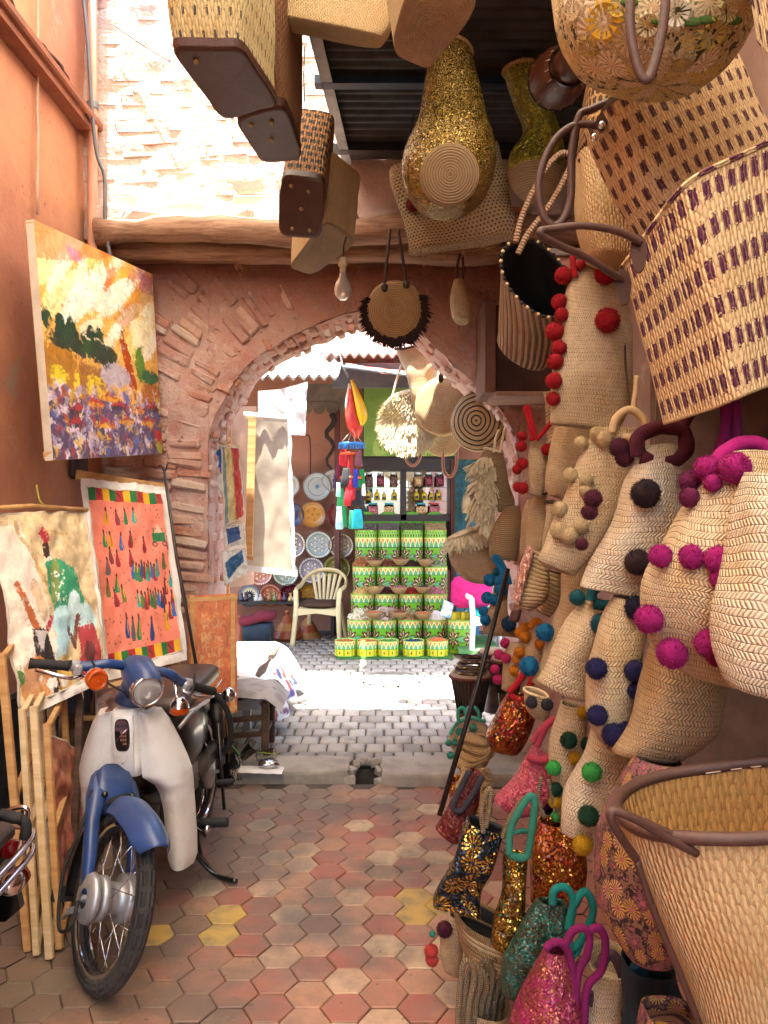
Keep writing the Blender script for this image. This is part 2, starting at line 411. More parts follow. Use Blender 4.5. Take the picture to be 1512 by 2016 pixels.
def raycast(mb_list, px, py, Yd):
    """where the sight line through a photo pixel meets a body; else its point at distance Yd"""
    o = Vector((0, 0, H)); d = (at(px, py, 1.0) - o).normalized(); best = None
    for bvh in mb_list:
        h = bvh.ray_cast(o, d)
        if h[0] is not None and (best is None or h[3] < best[2]): best = (h[0], h[1], h[3])
    if best: return best[0], (best[1] if best[1].dot(d) < 0 else -best[1])
    p = at(px, py, Yd); q = mb_list[0].find_nearest(p)
    return p, (q[1] if q[1] is not None else -d)
def bvh_of(m): return BVHTree.FromPolygons(m.v, m.f)
def pom_mesh(i):
    random.seed(100 + i); m = MB(); vs_, fs = ICO[3]
    m.add([p * (.84 * (1 + rnd(-.07, .07)) * (1 + .09 * mnoise.noise(p * 1.3 + Vector((i, i, i))))) for p in vs_], fs)
    for k in range(1100):
        z = rnd(-1, 1); a = rnd(0, 6.283); r_ = math.sqrt(1 - z * z); d = Vector((r_ * math.cos(a), r_ * math.sin(a), z)); t = d.orthogonal().normalized(); t.rotate(Matrix.Rotation(rnd(0, 6.28), 3, d)); d2 = (d + nz3(d * 9, 1) * .25).normalized()
        b = d * .78; m.add([b + t * .032, b - t * .032, d2 * rnd(.90, 1.05)], [(0, 1, 2)], None, True)
    return m.mesh('pompom')
POMS = [pom_mesh(i) for i in range(4)]
random.seed(11)
_wool = {}
def wool(c):
    if c not in _wool:
        g = G('wool_' + str(c).strip('#')); a = lin(c); col = g.mix(g.smooth(g.noise(9, 4), .3, .75), a, tuple(x * .6 for x in a))
        _wool[c] = g.out(col, .95, 0, g.bump(g.noise(40, 3), .004, .6))
    return _wool[c]
def pompom(parent, bv, px, py, d, c, Yd, sq=1.0):
    hit_, nr = raycast(bv, px, py, Yd); r = d / 2 * hit_.y / F; p = hit_ + nr * r * .55
    M = parent.matrix_basis.inverted() @ Matrix.LocRotScale(p, Vector((rnd(0, 6), rnd(0, 6), rnd(0, 6))).normalized().to_track_quat('Z', 'Y'), Vector((r, r, r)) * 1.03)
    return inst('pompom', random.choice(POMS), wool(c), parent, M)
def pixpath(pts, Y=None, n=6):
    return catmull([at(*(p if len(p) == 3 else (*p, Y))) for p in pts], n)
def fuzzy_rope(m, path, r, n=9):
    P = [p + nz3(p, 40) * r * .12 for p in path]; m.tube(P, [r * (1 + .1 * mnoise.noise(p * 60)) for p in P], n); return m
# ================================================================ the place
def gpos(g):
    n = g.n.new('ShaderNodeNewGeometry'); x = g.n.new('ShaderNodeSeparateXYZ'); g.l.new(n.outputs['Position'], x.inputs[0]); return n.outputs['Position'], x.outputs
def tile_mat():
    g = G('hex_terracotta'); P, xyz = gpos(g); r = g.rand()
    base = g.ramp(r, [(0, '#9c5c4a'), (.14, '#b08468'), (.26, '#a56854'), (.4, '#bfa082'), (.52, '#a05c48'), (.64, '#b28466'), (.76, '#c0a686'), (.88, '#a8725a')], True)
    base = g.mix(g.smooth(g.noise(11, 6, P, .7), .38, .66), base, g.mix(.55, base, lin('#86705c'))); base = g.mix(g.mul(g.smooth(g.noise(4.5, 5, P), .5, .7), .5), base, lin('#b59074'))
    n1 = g.noise(2.2, 5, P, .65)
    soot = g.smooth(g.add(n1, g.add(g.mul(xyz[0], -.20), g.mul(xyz[1], .06))), .60, .90)      # grey grime trodden in towards the arch
    base = g.mix(g.mul(soot, .82), base, lin('#625a50'))
    spots = g.smooth(g.noise(26, 2, P), .66, .74); base = g.mix(g.mul(spots, .6), base, lin('#4a4038'))
    h = g.noise(45, 4, P)
    return g.out(base, g.add(.3, g.mul(g.noise(8, 3, P), .35)), 0, g.bump(h, .004, .35))
TILE = tile_mat()
def tile_yellow():
    g = G('hex_yellow'); P, _ = gpos(g)
    return g.out(g.mix(g.smooth(g.noise(10, 5, P), .4, .7), lin('#b89850'), lin('#8a7a54')), .55, 0, g.bump(g.noise(45, 4, P), .004, .35))
TILEY = tile_yellow()
GROUT = plain('grout', '#544a42', .95, var=.4, bump=.5)
floor = MB().grid(lambda s, t: Vector((-1.9 + 3.3 * s, -6 + 10.62 * t, -.006)), 4, 8).build('floor', GROUT, kind='structure', label='red and sand hexagonal tile floor of the alley')
hs = .0835
def hexmesh(i):
    m = MB(); random.seed(50 + i); top, mid, bot = [], [], []
    for k in range(6):
        a = math.pi / 3 * k; j = 1 - rnd(.012, .035); x, y = math.cos(a) * hs * j, math.sin(a) * hs * j
        top.append((x * .955, y * .955, 0)); mid.append((x, y, -.003)); bot.append((x, y, -.012))
    m.rings([bot, mid, top], True, False, True, smooth=False); return m.mesh('hex_tile')
HEX = [hexmesh(i) for i in range(5)]
random.seed(3)
rest = MB(); tiles = []
dx, dy = hs * 1.5, hs * math.sqrt(3)
for ci in range(-15, 11):
    for ri in range(0, 50):
        x = ci * dx; y = -1.4 + ri * dy + (dy / 2 if ci % 2 else 0)
        if x < -1.76 or x > 1.2 or y > 4.60: continue
        seen = -1.32 < x < .58 and y > 2.42
        tiles.append((seen, x, y))
for seen, x, y in tiles:
    z = rnd(-.0015, .0025); tl = Matrix.LocRotScale(Vector((x, y, z)), Matrix.Rotation(rnd(-.012, .012), 3, 'X') @ Matrix.Rotation(rnd(-.012, .012), 3, 'Y'), None)
    if seen:
        yel = (.05 < x < .3 and 3.1 < y < 3.32) or (-.92 < x < -.55 and 2.95 < y < 3.2 and random.random() < .45)
        inst('tile', random.choice(HEX), TILEY if yel else TILE, floor, tl)
    else:
        top = [tl @ Vector((math.cos(math.pi / 3 * k) * hs * .97, math.sin(math.pi / 3 * k) * hs * .97, 0)) for k in range(6)]
        rest.add(top, [tuple(range(6))], None, False)
rest.build('tile_field', TILE, floor, kind='stuff')
# ---- street beyond the arch: pavers, kerb, drain cover
ZS = .065
PAV = None
def paver_mat():
    g = G('paver_stone'); P, _ = gpos(g)
    c = g.ramp(g.rand(), [(0, '#948d82'), (.3, '#a0988c'), (.6, '#8b8378'), (.8, '#a49c8e')], True)
    c = g.mix(g.smooth(g.noise(5, 5, P), .45, .7), c, lin('#7c756a')); return g.out(c, .7, 0, g.bump(g.noise(60, 4, P), .004, .5))
PAV = paver_mat()
street = MB().grid(lambda s, t: Vector((-9 + 18 * s, 4.84 + 9 * t, ZS - .014)), 4, 4).build('street', plain('street_joint', '#57504a', .95, bump=.5), kind='structure', label='grey stone block street crossing beyond the arch')
pw, pd = .122, .168
def paver_mesh(i):
    random.seed(70 + i); m = MB(); m.box((0, 0, -.02), (pw - .010 + rnd(-.004, .003), pd - .011 + rnd(-.006, .004), .04), None, .009, True); return m.mesh('paver')
PVM = [paver_mesh(i) for i in range(5)]
random.seed(5); pv = []
for ri in range(-1, 27):
    for ci in range(-26, 24):
        x = ci * pw + (pw / 2 if ri % 2 else 0) + rnd(-.004, .004); y = 4.92 + ri * pd
        if y < 4.86: continue
        px = CX + x * F / y
        pv.append((400 < px < 1000 and y < 8.4, y, x))
pv.sort(key=lambda q: (not q[0], q[1]))
rest = MB()
for i, (seen, y, x) in enumerate(pv):
    z = ZS + rnd(-.003, .003)
    if i < 300 and seen: inst('paver', random.choice(PVM), PAV, street, Matrix.LocRotScale(Vector((x, y, z)), Matrix.Rotation(rnd(-.02, .02), 3, 'Z') @ Matrix.Rotation(rnd(-.015, .015), 3, 'X'), None))
    else: rest.box((x, y, z - .02), (pw - .01, pd - .011, .04), None, .008, True)
rest.build('paver_field', PAV, street, kind='stuff')
CONC = plain('kerb_concrete', '#a0978a', .9, var=.35, vs=6, bump=.8, bs=30)
kerb = MB()
def slab(x0, x1, y0, y1, z, k):
    m = MB()
    def fn(s, t):
        if t < .25: q = t / .25; y = y0 - .0 ; zz = -.03 + (z + .022) * q
        elif t < .35: q = (t - .25) / .1; y = y0 + .012 * q; zz = z - .008 + .008 * q
        else: q = (t - .35) / .65; y = y0 + .012 + (y1 - y0) * q; zz = z
        p = Vector((x0 + (x1 - x0) * s, y, zz)); e = nz(p, 9, k) * .012 + nz(p, 30, k) * .005
        side = (.02 * nz(p, 20, k) if s in (0, 1) else 0)
        return p + Vector((side, -abs(e) * (1 if t < .4 else 0) - .10 * (s - .5) * 0, e * (.6 if t > .3 else 0)))
    m.grid(fn, 40, 16)
    L = Vector((x0, (y0 + y1) / 2, z / 2 - .02)); Rr = Vector((x1, (y0 + y1) / 2, z / 2 - .02))
    for c in (L, Rr): m.box(c + Vector((.006 if c is L else -.006, .0, 0)), (.012, y1 - y0 - .03, z - .012))
    return m
kerb = slab(-1.5, -.205, 4.64, 4.885, ZS + .004, 1).build('kerb', CONC, kind='structure', label='worn concrete kerb with a broken hole at the arch threshold')
slab(-.012, .95, 4.58, 4.885, ZS + .006, 4).build('kerb_slab', CONC, kerb)
MB().box((-.11, 4.875, -.075), (.26, .03, .14), None, .01, True).build('broken_edge', plain('drain_mud', '#3a332c', 1.0, bump=1.0), kerb)
random.seed(31)
for x, y, z, r_ in ((-.20, 4.66, .0, .04), (-.20, 4.74, .03, .036), (-.175, 4.82, .045, .03), (-.018, 4.64, -.01, .035), (-.02, 4.74, .03, .032), (-.06, 4.85, .045, .03), (-.12, 4.86, .05, .022)):
    m = MB(); m.box((x, y, z), (r_ * 1.6, r_ * 2, r_ * 1.5), Matrix.Rotation(rnd(0, 3), 3, 'Z') @ Matrix.Rotation(rnd(-.5, .5), 3, 'X'), r_ * .25); m.v = [q + nz3(q, 40) * .012 for q in m.v]; m.build('broken_chunk', CONC, kerb)
MB().grid(lambda s, t: Vector((-.3 + .36 * s, 4.60 + .3 * t, -.13)), 3, 3).build('drain_bottom', plain('drain_mud', '#3a332c'), kerb)
mcv = MB(); c0 = at(770, 1337, gy(1337, ZS)); c0.z = ZS + .003
mcv.lathe([(.27, 0), (.27, .006), (.255, .008), (.25, .004), (.2, .004), (.195, .008), (.18, .008), (.175, .004), (.0, .004)], 32, c0)
mo = mcv.build('manhole_cover', plain('cast_iron', '#7b7770', .6, .3, bump=.5), None, base=c0, label='round iron drain cover set in the street paving', cat='drain cover')
stm = MB().box((0, 0, 0), (.02, .012, .006)).mesh('stud')
for k in range(36):
    a = rnd(0, 6.28); r_ = rnd(.03, .165); inst('stud', stm, plain('cast_iron', '#7b7770'), mo, Matrix.LocRotScale(Vector((math.cos(a) * r_, math.sin(a) * r_, .006)), Matrix.Rotation(a, 3, 'Z'), None))
# ---- plaster walls
def wall_mat(name, c, c2, c3, patch=.62, dado=None):
    g = G(name); P, xyz = gpos(g)
    col = g.mix(g.smooth(g.noise(1.6, 6, P, .65), .35, .65), lin(c), lin(c2))
    col = g.mix(g.mul(g.smooth(g.noise(1.1, 7, P, .7, dist=.3), patch, patch + .03), .85), col, lin(c3))
    col = g.mix(g.mul(g.smooth(g.noise(22, 3, P), .66, .74), .5), col, lin('#5b3a2c'))
    hh = g.add(g.noise(3, 5, P), g.mul(g.noise(40, 3, P), .25))
    return g.out(col, .9, 0, g.bump(hh, .02, .6))
ORANGE = wall_mat('orange_plaster', '#bd8562', '#a8705a', '#9a8470', .60)
PINKW = wall_mat('pink_plaster', '#a88c7e', '#98796c', '#b5a294', .64)
def rough_wall(fn, nu, nv, amp, name, mat, **t):
    m = MB(); m.grid(lambda s, q: fn(s, q), nu, nv); return m.build(name, mat, **t)
lw = MB(); lw.grid(lambda s, t: Vector((-1.78 + .02 * nz((0, s * 11, t * 6), 1.5), -6 + 11.2 * s, -.02 + 6.0 * t)), 60, 40)
lw = lw.build('wall_left', ORANGE, label='orange plastered house wall on the left with worn patches', cat='wall')
dado = MB(); dado.grid(lambda s, t: Vector((-1.735 + .02 * nz((s * 90, t * 9, 3), 1.5), 2.2 + 2.5 * s, .0 + .72 * t)), 60, 24)
dado.grid(lambda s, t: Vector((-1.735 - .06 * t, 2.2 + 2.5 * s, .72)), 4, 1)
dado.build('dado', plain('dado_tar', '#2b2522', .95, var=.5, vs=30, bump=1, bs=40), lw)
lg = MB(); lg.box((-1.72, 3.4, 3.86), (.11, 3.0, .05), None, .01); lg.box((-1.735, 3.4, 3.815), (.08, 3.0, .04)); lg.build('ledge', plain('ledge_wood', '#8a5238', .8, bump=.6), lw)
box = MB().box((-1.755, 4.55, 1.87), (.06, .17, .2), None, .02); box.build('meter_box', plain('dark_brown_paint', '#3a2420', .6), lw)
rw = MB()
for y0, y1, z0, z1 in ((-6, .5, -.02, 6), (.5, 3.7, 2.3, 6), (3.7, 5, -.02, 6)): rw.grid(lambda s, t: Vector((1.27 + .02 * nz((0, y0 + (y1 - y0) * s, z0 + (z1 - z0) * t), 1.5, 5), y0 + (y1 - y0) * s, z0 + (z1 - z0) * t)), 24, 30)
rw = rw.build('wall_right', PINKW, label='pink plastered wall behind the hanging bags on the right', cat='wall')
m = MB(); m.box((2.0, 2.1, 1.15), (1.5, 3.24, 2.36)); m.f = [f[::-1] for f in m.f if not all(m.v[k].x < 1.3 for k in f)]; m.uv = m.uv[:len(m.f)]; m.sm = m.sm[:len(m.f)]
m.build('shade_recess', plain('recess_plaster', '#7c5c4c', .95, var=.3, bump=.4), rw)  # recess added so the gaps behind the bags fall dark
# ---- arch wall
ARCH = [(410, 1700), (410, 1400), (410, 1100), (410, 900), (413, 860), (426, 812), (443, 783), (458, 755), (483, 723), (512, 698), (543, 679), (597, 650), (645, 630), (693, 614), (735, 608), (780, 618), (830, 655), (865, 690), (896, 720), (940, 760), (980, 800), (1005, 840), (1018, 880), (1022, 950), (1022, 1200), (1022, 1700)]
YA, TH = 5.0, .55
AO = [at(p[0], p[1], YA) for p in ARCH]
for p in AO: p.z = max(p.z, 0.0)
AO = catmull(AO, 6); AO = [p for i, p in enumerate(AO) if i == 0 or (p - AO[i - 1]).length > .004]
top_i = max(range(len(AO)), key=lambda i: AO[i].z)
axs = np.array([p.x for p in AO]); azs = np.array([p.z for p in AO])
xl, xr = AO[0].x, AO[-1].x
def zarch(x):
    if x <= xl + .002 or x >= xr - .002: return 0.0
    seg = [p for p in AO if p.z > 1.75]
    return float(np.interp(x, [p.x for p in seg], [p.z for p in seg]))
def arch_mat():
    g = G('arch_plaster'); P, xyz = gpos(g)
    n1 = g.noise(3.2, 6, P, .7, dist=.4); n2 = g.noise(9, 5, P, .7)
    col = g.mix(g.smooth(n1, .36, .6), lin('#b8877a'), lin('#c4a89e'))
    col = g.mix(g.smooth(n2, .55, .7), col, lin('#cdbfb4'))
    col = g.mix(g.mul(g.smooth(g.noise(16, 4, P), .62, .7), .8), col, lin('#6b4436'))
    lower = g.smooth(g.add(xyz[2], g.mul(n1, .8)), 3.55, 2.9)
    col = g.mix(g.mul(g.math('SUBTRACT', 1.0, lower), .8), col, lin('#80503f'))  # brown-red crown, deepened in the colour to carry shade under the roof
    hh = g.add(g.noise(7, 6, P, .7), g.mul(g.noise(45, 3, P), .2))
    return g.out(col, .92, 0, g.bump(hh, .035, .8))
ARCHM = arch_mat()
xs = sorted(set([-1.80 + .03 * i for i in range(24)] + [xl + .004 * i for i in range(-3, 12)] + [xl + .05 + .025 * i for i in range(74)] + [xr - .004 * i for i in range(-3, 12)] + [xr + .03 * i for i in range(1, 18)]))
wm = MB(); NZ = 46
for yface, sg in ((YA, 1), (YA + TH, -1)):
    vs_, fs = [], []
    for x in xs:
        z0 = zarch(x)
        for k in range(NZ + 1):
            z = z0 + (3.2 - z0) * k / NZ; p = Vector((x, yface, z)); e = .03 * nz(p, 3.5, 2) + .014 * nz(p, 13, 5) + .006 * nz(p, 40, 1)
            vs_.append(p + Vector((0, e * sg, 0)))
    for i in range(len(xs) - 1):
        for k in range(NZ):
            a = i * (NZ + 1) + k; b = a + NZ + 1
            fs.append((a, b, b + 1, a + 1) if sg > 0 else (a, a + 1, b + 1, b))
    wm.add(vs_, fs)
cen = Vector(((xl + xr) / 2, 0, 1.95)); N = len(AO)
def afn(i, t):
    p = Vector(AO[i]); p.y = YA + TH * t; d = Vector((p.x - cen.x, 0, max(0, p.z - 1.95) * 1.0)).normalized()
    return p + d * (.03 * nz(p, 9, 3) + .015 * nz(p, 30, 3) - .006) * (1 if 0 < t < 1 else .5)
vs_ = [afn(i, j / 14) for i in range(N) for j in range(15)]
fs = [(i * 15 + j, i * 15 + j + 1, (i + 1) * 15 + j + 1, (i + 1) * 15 + j) for i in range(N - 1) for j in range(14)]
wm.add(vs_, fs); wm.add([(-1.85, YA, 3.2), (1.32, YA, 3.2), (1.32, YA + TH, 3.2), (-1.85, YA + TH, 3.2)], [(0, 1, 2, 3)])
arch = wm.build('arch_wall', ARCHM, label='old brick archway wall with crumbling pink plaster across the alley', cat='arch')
def brick_mesh(i, d, jit):
    random.seed(200 + i); m = MB(); m.box((0, 0, 0), d, None, min(d) * .2, False); m.v = [p + nz3(p * 1.0 + Vector((i, i, i)), 22) * jit + nz3(p + Vector((i, 0, i)), 60) * jit * .4 for p in m.v]; return m.mesh('brick')
BR = [brick_mesh(i, (.22, .055, .054), .014) for i in range(5)]
BRS = [brick_mesh(i + 9, (.05, .115, .10), .009) for i in range(5)]
def brick_mat(name, cs):
    g = G(name); P, _ = gpos(g); c = g.ramp(g.rand(), [(i / len(cs), q) for i, q in enumerate(cs)], True)
    c = g.mix(g.smooth(g.noise(9, 6, P, .7), .45, .6), c, g.mix(.6, c, lin('#c4ab9a'))); return g.out(c, .92, 0, g.bump(g.noise(40, 5, P), .012, .8))
BM = brick_mat('old_brick', ['#b88472', '#bc9a8c', '#c2aca2', '#ae7660', '#c8b4a8', '#b8907f'])
random.seed(21)
ac = Vector((-.13, 0, 1.93))
def free(x, z):
    return x > -1.74 and z < 3.1 and (x < xl - .03 or z > zarch(x) + .05) and z > .9
r_ = 1.13
while r_ < 1.95:
    a = 96.0
    while a < 182:
        q = math.radians(a + rnd(-1, 1)); p = ac + Vector((math.cos(q) * r_, 0, math.sin(q) * r_)); a += math.degrees(.066 / r_)
        dens = .93 if p.x < -.72 else .15
        e = Vector((math.cos(q), 0, math.sin(q)))
        if random.random() < dens and free(p.x, p.z) and free(p.x - e.x * .1, p.z - e.z * .1):
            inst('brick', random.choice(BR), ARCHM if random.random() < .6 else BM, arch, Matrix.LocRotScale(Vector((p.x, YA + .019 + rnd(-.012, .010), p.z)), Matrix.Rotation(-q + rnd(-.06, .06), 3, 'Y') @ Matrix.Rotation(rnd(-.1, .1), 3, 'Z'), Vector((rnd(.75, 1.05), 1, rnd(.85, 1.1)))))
    r_ += .225
z = .95
while z < 1.9:
    for x in (-1.66, -1.43, -1.21):
        if random.random() < .85: inst('brick', random.choice(BR), BM, arch, Matrix.LocRotScale(Vector((x + rnd(-.05, .02), YA + .012 + rnd(-.026, .010), z)), Matrix.Rotation(rnd(.05, .2), 3, 'Y') @ Matrix.Rotation(rnd(-.12, .12), 3, 'Z'), None))
    z += .072
L = 0; nxt = 0
for i in range(1, N):
    L += (AO[i] - AO[i - 1]).length
    if L < nxt or AO[i].z < .9: continue
    nxt = L + .066; t = (AO[i] - AO[i - 1]).normalized(); ang = math.atan2(-t.z, t.x); nrm = Vector((-t.z, 0, t.x))
    if nrm.dot(AO[i] - cen) < 0: nrm = -nrm
    for j in range(4):
        if random.random() < (.85 if AO[i].x < .2 else .55): inst('brick', random.choice(BRS), BM, arch, Matrix.LocRotScale(Vector((AO[i].x, YA + .075 + j * .128 + rnd(-.02, .02), AO[i].z)) + nrm * rnd(.008, .045), Matrix.Rotation(ang, 3, 'Y') @ Matrix.Rotation(rnd(-.15, .15), 3, 'Z'), Vector((rnd(.8, 1.05), 1, 1))))
# ---- upper wall, in the sun
UP = brick_mat('pale_brick', ['#bcaaa2', '#c2b0a8', '#b8a69c', '#c6b6ae', '#baa8a0', '#b89a8e'])
def upper_mat():
    g = G('pale_mortar'); P, _ = gpos(g); c = g.mix(g.smooth(g.noise(6, 6, P, .7), .4, .65), lin('#beaea6'), lin('#b4a298')); return g.out(c, .95, 0, g.bump(g.noise(30, 5, P), .02, .8))
um = MB(); um.grid(lambda s, t: Vector((-1.8 + 3.1 * s, 4.70 + .02 * nz((s * 9, t * 5, 2), 3), 3.2 + 1.55 * t)), 60, 40)
um.box((-.25, 4.86, 3.975), (3.1, .28, 1.55))
up = um.build('upper_wall', upper_mat(), label='sunlit pale brick wall above the arch', cat='wall')
BU = [brick_mesh(i + 30, (.26, .04, .066), .014) for i in range(5)]
z = 3.42; row = 0; random.seed(8)
while z < 4.75:
    x = -1.72 + (row % 2) * .13
    while x < -.25:
        w = rnd(.8, 1.1)
        if random.random() < .9: inst('brick', random.choice(BU), UP, up, Matrix.LocRotScale(Vector((x, 4.7225 + rnd(-.006, .003), z + rnd(-.006, .006))), Matrix.Rotation(rnd(-.03, .03), 3, 'Y') @ Matrix.Rotation(rnd(-.05, .05), 3, 'Z'), Vector((w, 1, rnd(.85, 1.1)))))
        x += .27 * w
    z += .074; row += 1
RUB = [brick_mesh(i + 60, (.22, .14, .10), .035) for i in range(4)]
x = -1.62
while x < 1.1:
    inst('stone', random.choice(RUB), UP if x < -.5 else BM, up, Matrix.LocRotScale(Vector((x, 4.68 + rnd(-.03, .02), 3.32 + rnd(-.03, .02))), Matrix.Rotation(rnd(-.2, .2), 3, 'Y') @ Matrix.Rotation(rnd(-.3, .3), 3, 'Z'), Vector((rnd(.8, 1.3), 1, rnd(.7, 1.1))))); x += rnd(.17, .26)
def wood_mat(name, c, c2, sc=3.0, rough=.8):
    if name in _mc: return _mc[name]
    g = G(name); vec = g.obj(); mp = g.n.new('ShaderNodeMapping'); mp.inputs['Scale'].default_value = (1.2, 14, 14); g.l.new(vec, mp.inputs[0])
    n = g.noise(sc, 5, mp.outputs[0], .65, dist=.4); col = g.mix(g.smooth(n, .3, .7), lin(c), lin(c2)); _mc[name] = g.out(col, rough, 0, g.bump(n, .006, .6)); return _mc[name]
LOG = wood_mat('old_log', '#a98a72', '#775845')
beam = thing('lintel_beam', 'weathered split log lintel carrying the sunlit wall above the arch', 'beam', (-.3, 4.66, 3.15))
m = MB(); path = [Vector((-1.68 + 2.95 * i / 24, 4.63 + .012 * math.sin(i * .7), 3.215 + .02 * math.sin(i * .45) + .0012 * i)) for i in range(25)]
m.tube(path, [.075 * (1 + .35 * nz(p, 4, 7)) for p in path], 14); m.build('log', LOG, beam)
m = MB(); path = [Vector((-1.66 + 2.95 * i / 24, 4.80 + .012 * math.sin(i * .5 + 2), 3.155 + .012 * math.sin(i * .6))) for i in range(25)]
m.tube(path, [.07 * (1 + .3 * nz(p, 4, 3)) for p in path], 12); m.build('log', LOG, beam)
m = MB(); m.box((-.2, 4.93, 3.16), (2.9, .11, .05), None, .008); m.build('plank', LOG, beam)
# ---- tin roof over the bags
TIN = plain('grey_tin', '#3e4246', .6, .4, var=.4, vs=4, c2='#2e2a28')
roof = thing('tin_roof', 'dark corrugated tin roof above the hanging baskets', 'roof', (.45, 2.5, 3.68))
m = MB()
def rf(s, t):
    y = 2.55 + 2.2 * t; x0 = -.50 + .26 * (y / 4.68); return Vector((x0 + (1.3 - x0) * s, y, 3.68 + .011 * math.sin(y / .076 * 6.283)))
m.grid(rf, 6, 320); m.build('corrugated_sheet', TIN, roof)
IRON = plain('grey_iron', '#7c8184', .5, .5, var=.4)
m = MB(); m.bar((-.34, 2.55, 3.63), (-.215, 4.66, 3.63), .05, .006); m.bar((-.365, 2.55, 3.65), (-.24, 4.66, 3.65), .006, .05); m.build('angle_iron', IRON, roof)
for y, c in ((3.78, '#22364e'), (2.9, '#3a3f44'), (4.5, '#2c2f33')):
    m = MB(); m.bar((-.33, y, 3.645), (1.27, y, 3.645), .06, .04); m.build('purlin', plain('purlin_' + c, c, .5, .3), roof)
# ---- cloth added above the view to block sun and soften the alley light
g = G('sun_blocker_cloth'); tr = g.n.new('ShaderNodeBsdfTranslucent'); df = g.n.new('ShaderNodeBsdfDiffuse'); mx = g.n.new('ShaderNodeMixShader'); mx.inputs[0].default_value = .5
tr.inputs[0].default_value = (*lin('#d9cdb8'), 1); df.inputs[0].default_value = (*lin('#cfc4b0'), 1)
g.l.new(tr.outputs[0], mx.inputs[1]); g.l.new(df.outputs[0], mx.inputs[2]); g.l.new(mx.outputs[0], g.n['Material Output'].inputs[0])
m = MB(); m.grid(lambda s, t: Vector((-1.8 + 3.1 * s, -3.5 + 7.87 * t, 4.75 - .12 * math.sin(math.pi * s) + .04 * nz((s * 3, t * 9, 1), 1.0))), 16, 40)
m.build('sun_blocker_cloth', g.m, label='unseen pale cloth added above the alley to block the sun', cat='awning', base=(-.3, 0, 4.75))
# ---- houses across the street
TERRA = wall_mat('terracotta_plaster', '#ac7660', '#9c6752', '#b08c78', .72)
hw = thing('shop_house', 'terracotta shop house across the street with tin canopy roofs', 'building', (0, 9.8, 0))
m = MB(); m.grid(lambda s, t: Vector((-6 + 12 * s, 9.72 + .012 * nz((s * 20, t * 5, 1), 1.5), 4.4 * t)), 60, 22); m.build('wall', TERRA, hw)
TILEW = plain('roof_tin_pale', '#b9b2a8', .6, .1, var=.3, vs=3)
def pitched(x0, x1, y0, z0, y1, z1, name, mat, pitch=.09):
    m = MB(); n = int((x1 - x0) / pitch * 6)
    m.grid(lambda s, t: Vector((x0 + (x1 - x0) * s, y0 + (y1 - y0) * t, z0 + (z1 - z0) * t + .018 * math.sin((x1 - x0) * s / pitch * 6.283))), n, 3)
    m.grid(lambda s, t: Vector((x0 + (x1 - x0) * s, y0 + (y1 - y0) * t, z0 - .02 + (z1 - z0) * t + .018 * math.sin((x1 - x0) * s / pitch * 6.283))), n, 3); return m.build(name, mat, hw)
pitched(-5, -.40, 6.95, 2.74, 9.7, 3.75, 'tin_canopy', TILEW)
pitched(-.62, 5, 7.6, 3.05, 9.7, 4.1, 'tile_canopy', plain('roof_tile_pink', '#b78f80', .8, var=.3))
m = MB(); m.box((2.2, 7.75, 2.87), (5.4, .05, .24)); m.build('fascia', plain('grey_fascia', '#55555a', .7), hw)
AWN = None
def stripe(name, c1, c2, per):
    g = G(name); _, u, v = g.uv(); return g.out(g.mix(g.gt(g.frac(g.math('DIVIDE', u, per)), .5), lin(c1), lin(c2)), .9, 0, g.bump(g.noise(30, 3), .004, .4))
aw = thing('shop_awning', 'faded pink striped cloth awning over the spice shop', 'awning', at(690, 735, 6.9))
m = MB(); A, B = at(676, 722, 6.75), at(905, 752, 6.75); C_, D = at(905, 700, 8.6), at(690, 712, 8.6)
m.grid(quadfn(A, B, C_, D, -.05, .03), 24, 10, uvs=(1.0, 1.6)); m.build('cloth', stripe('awning_stripe', '#c8604c', '#c09a8a', .16), aw)
m = MB(); m.tube([A, B], .012, 8); m.tube([A, A + Vector((0, 1.8, .1))], .01, 6); m.build('pole', IRON, aw)
m = MB(); m.tube(pixpath([(676, 722, 6.75), (640, 600, 8.0)], None, 3), .004, 5); m.build('cord', IRON, aw)

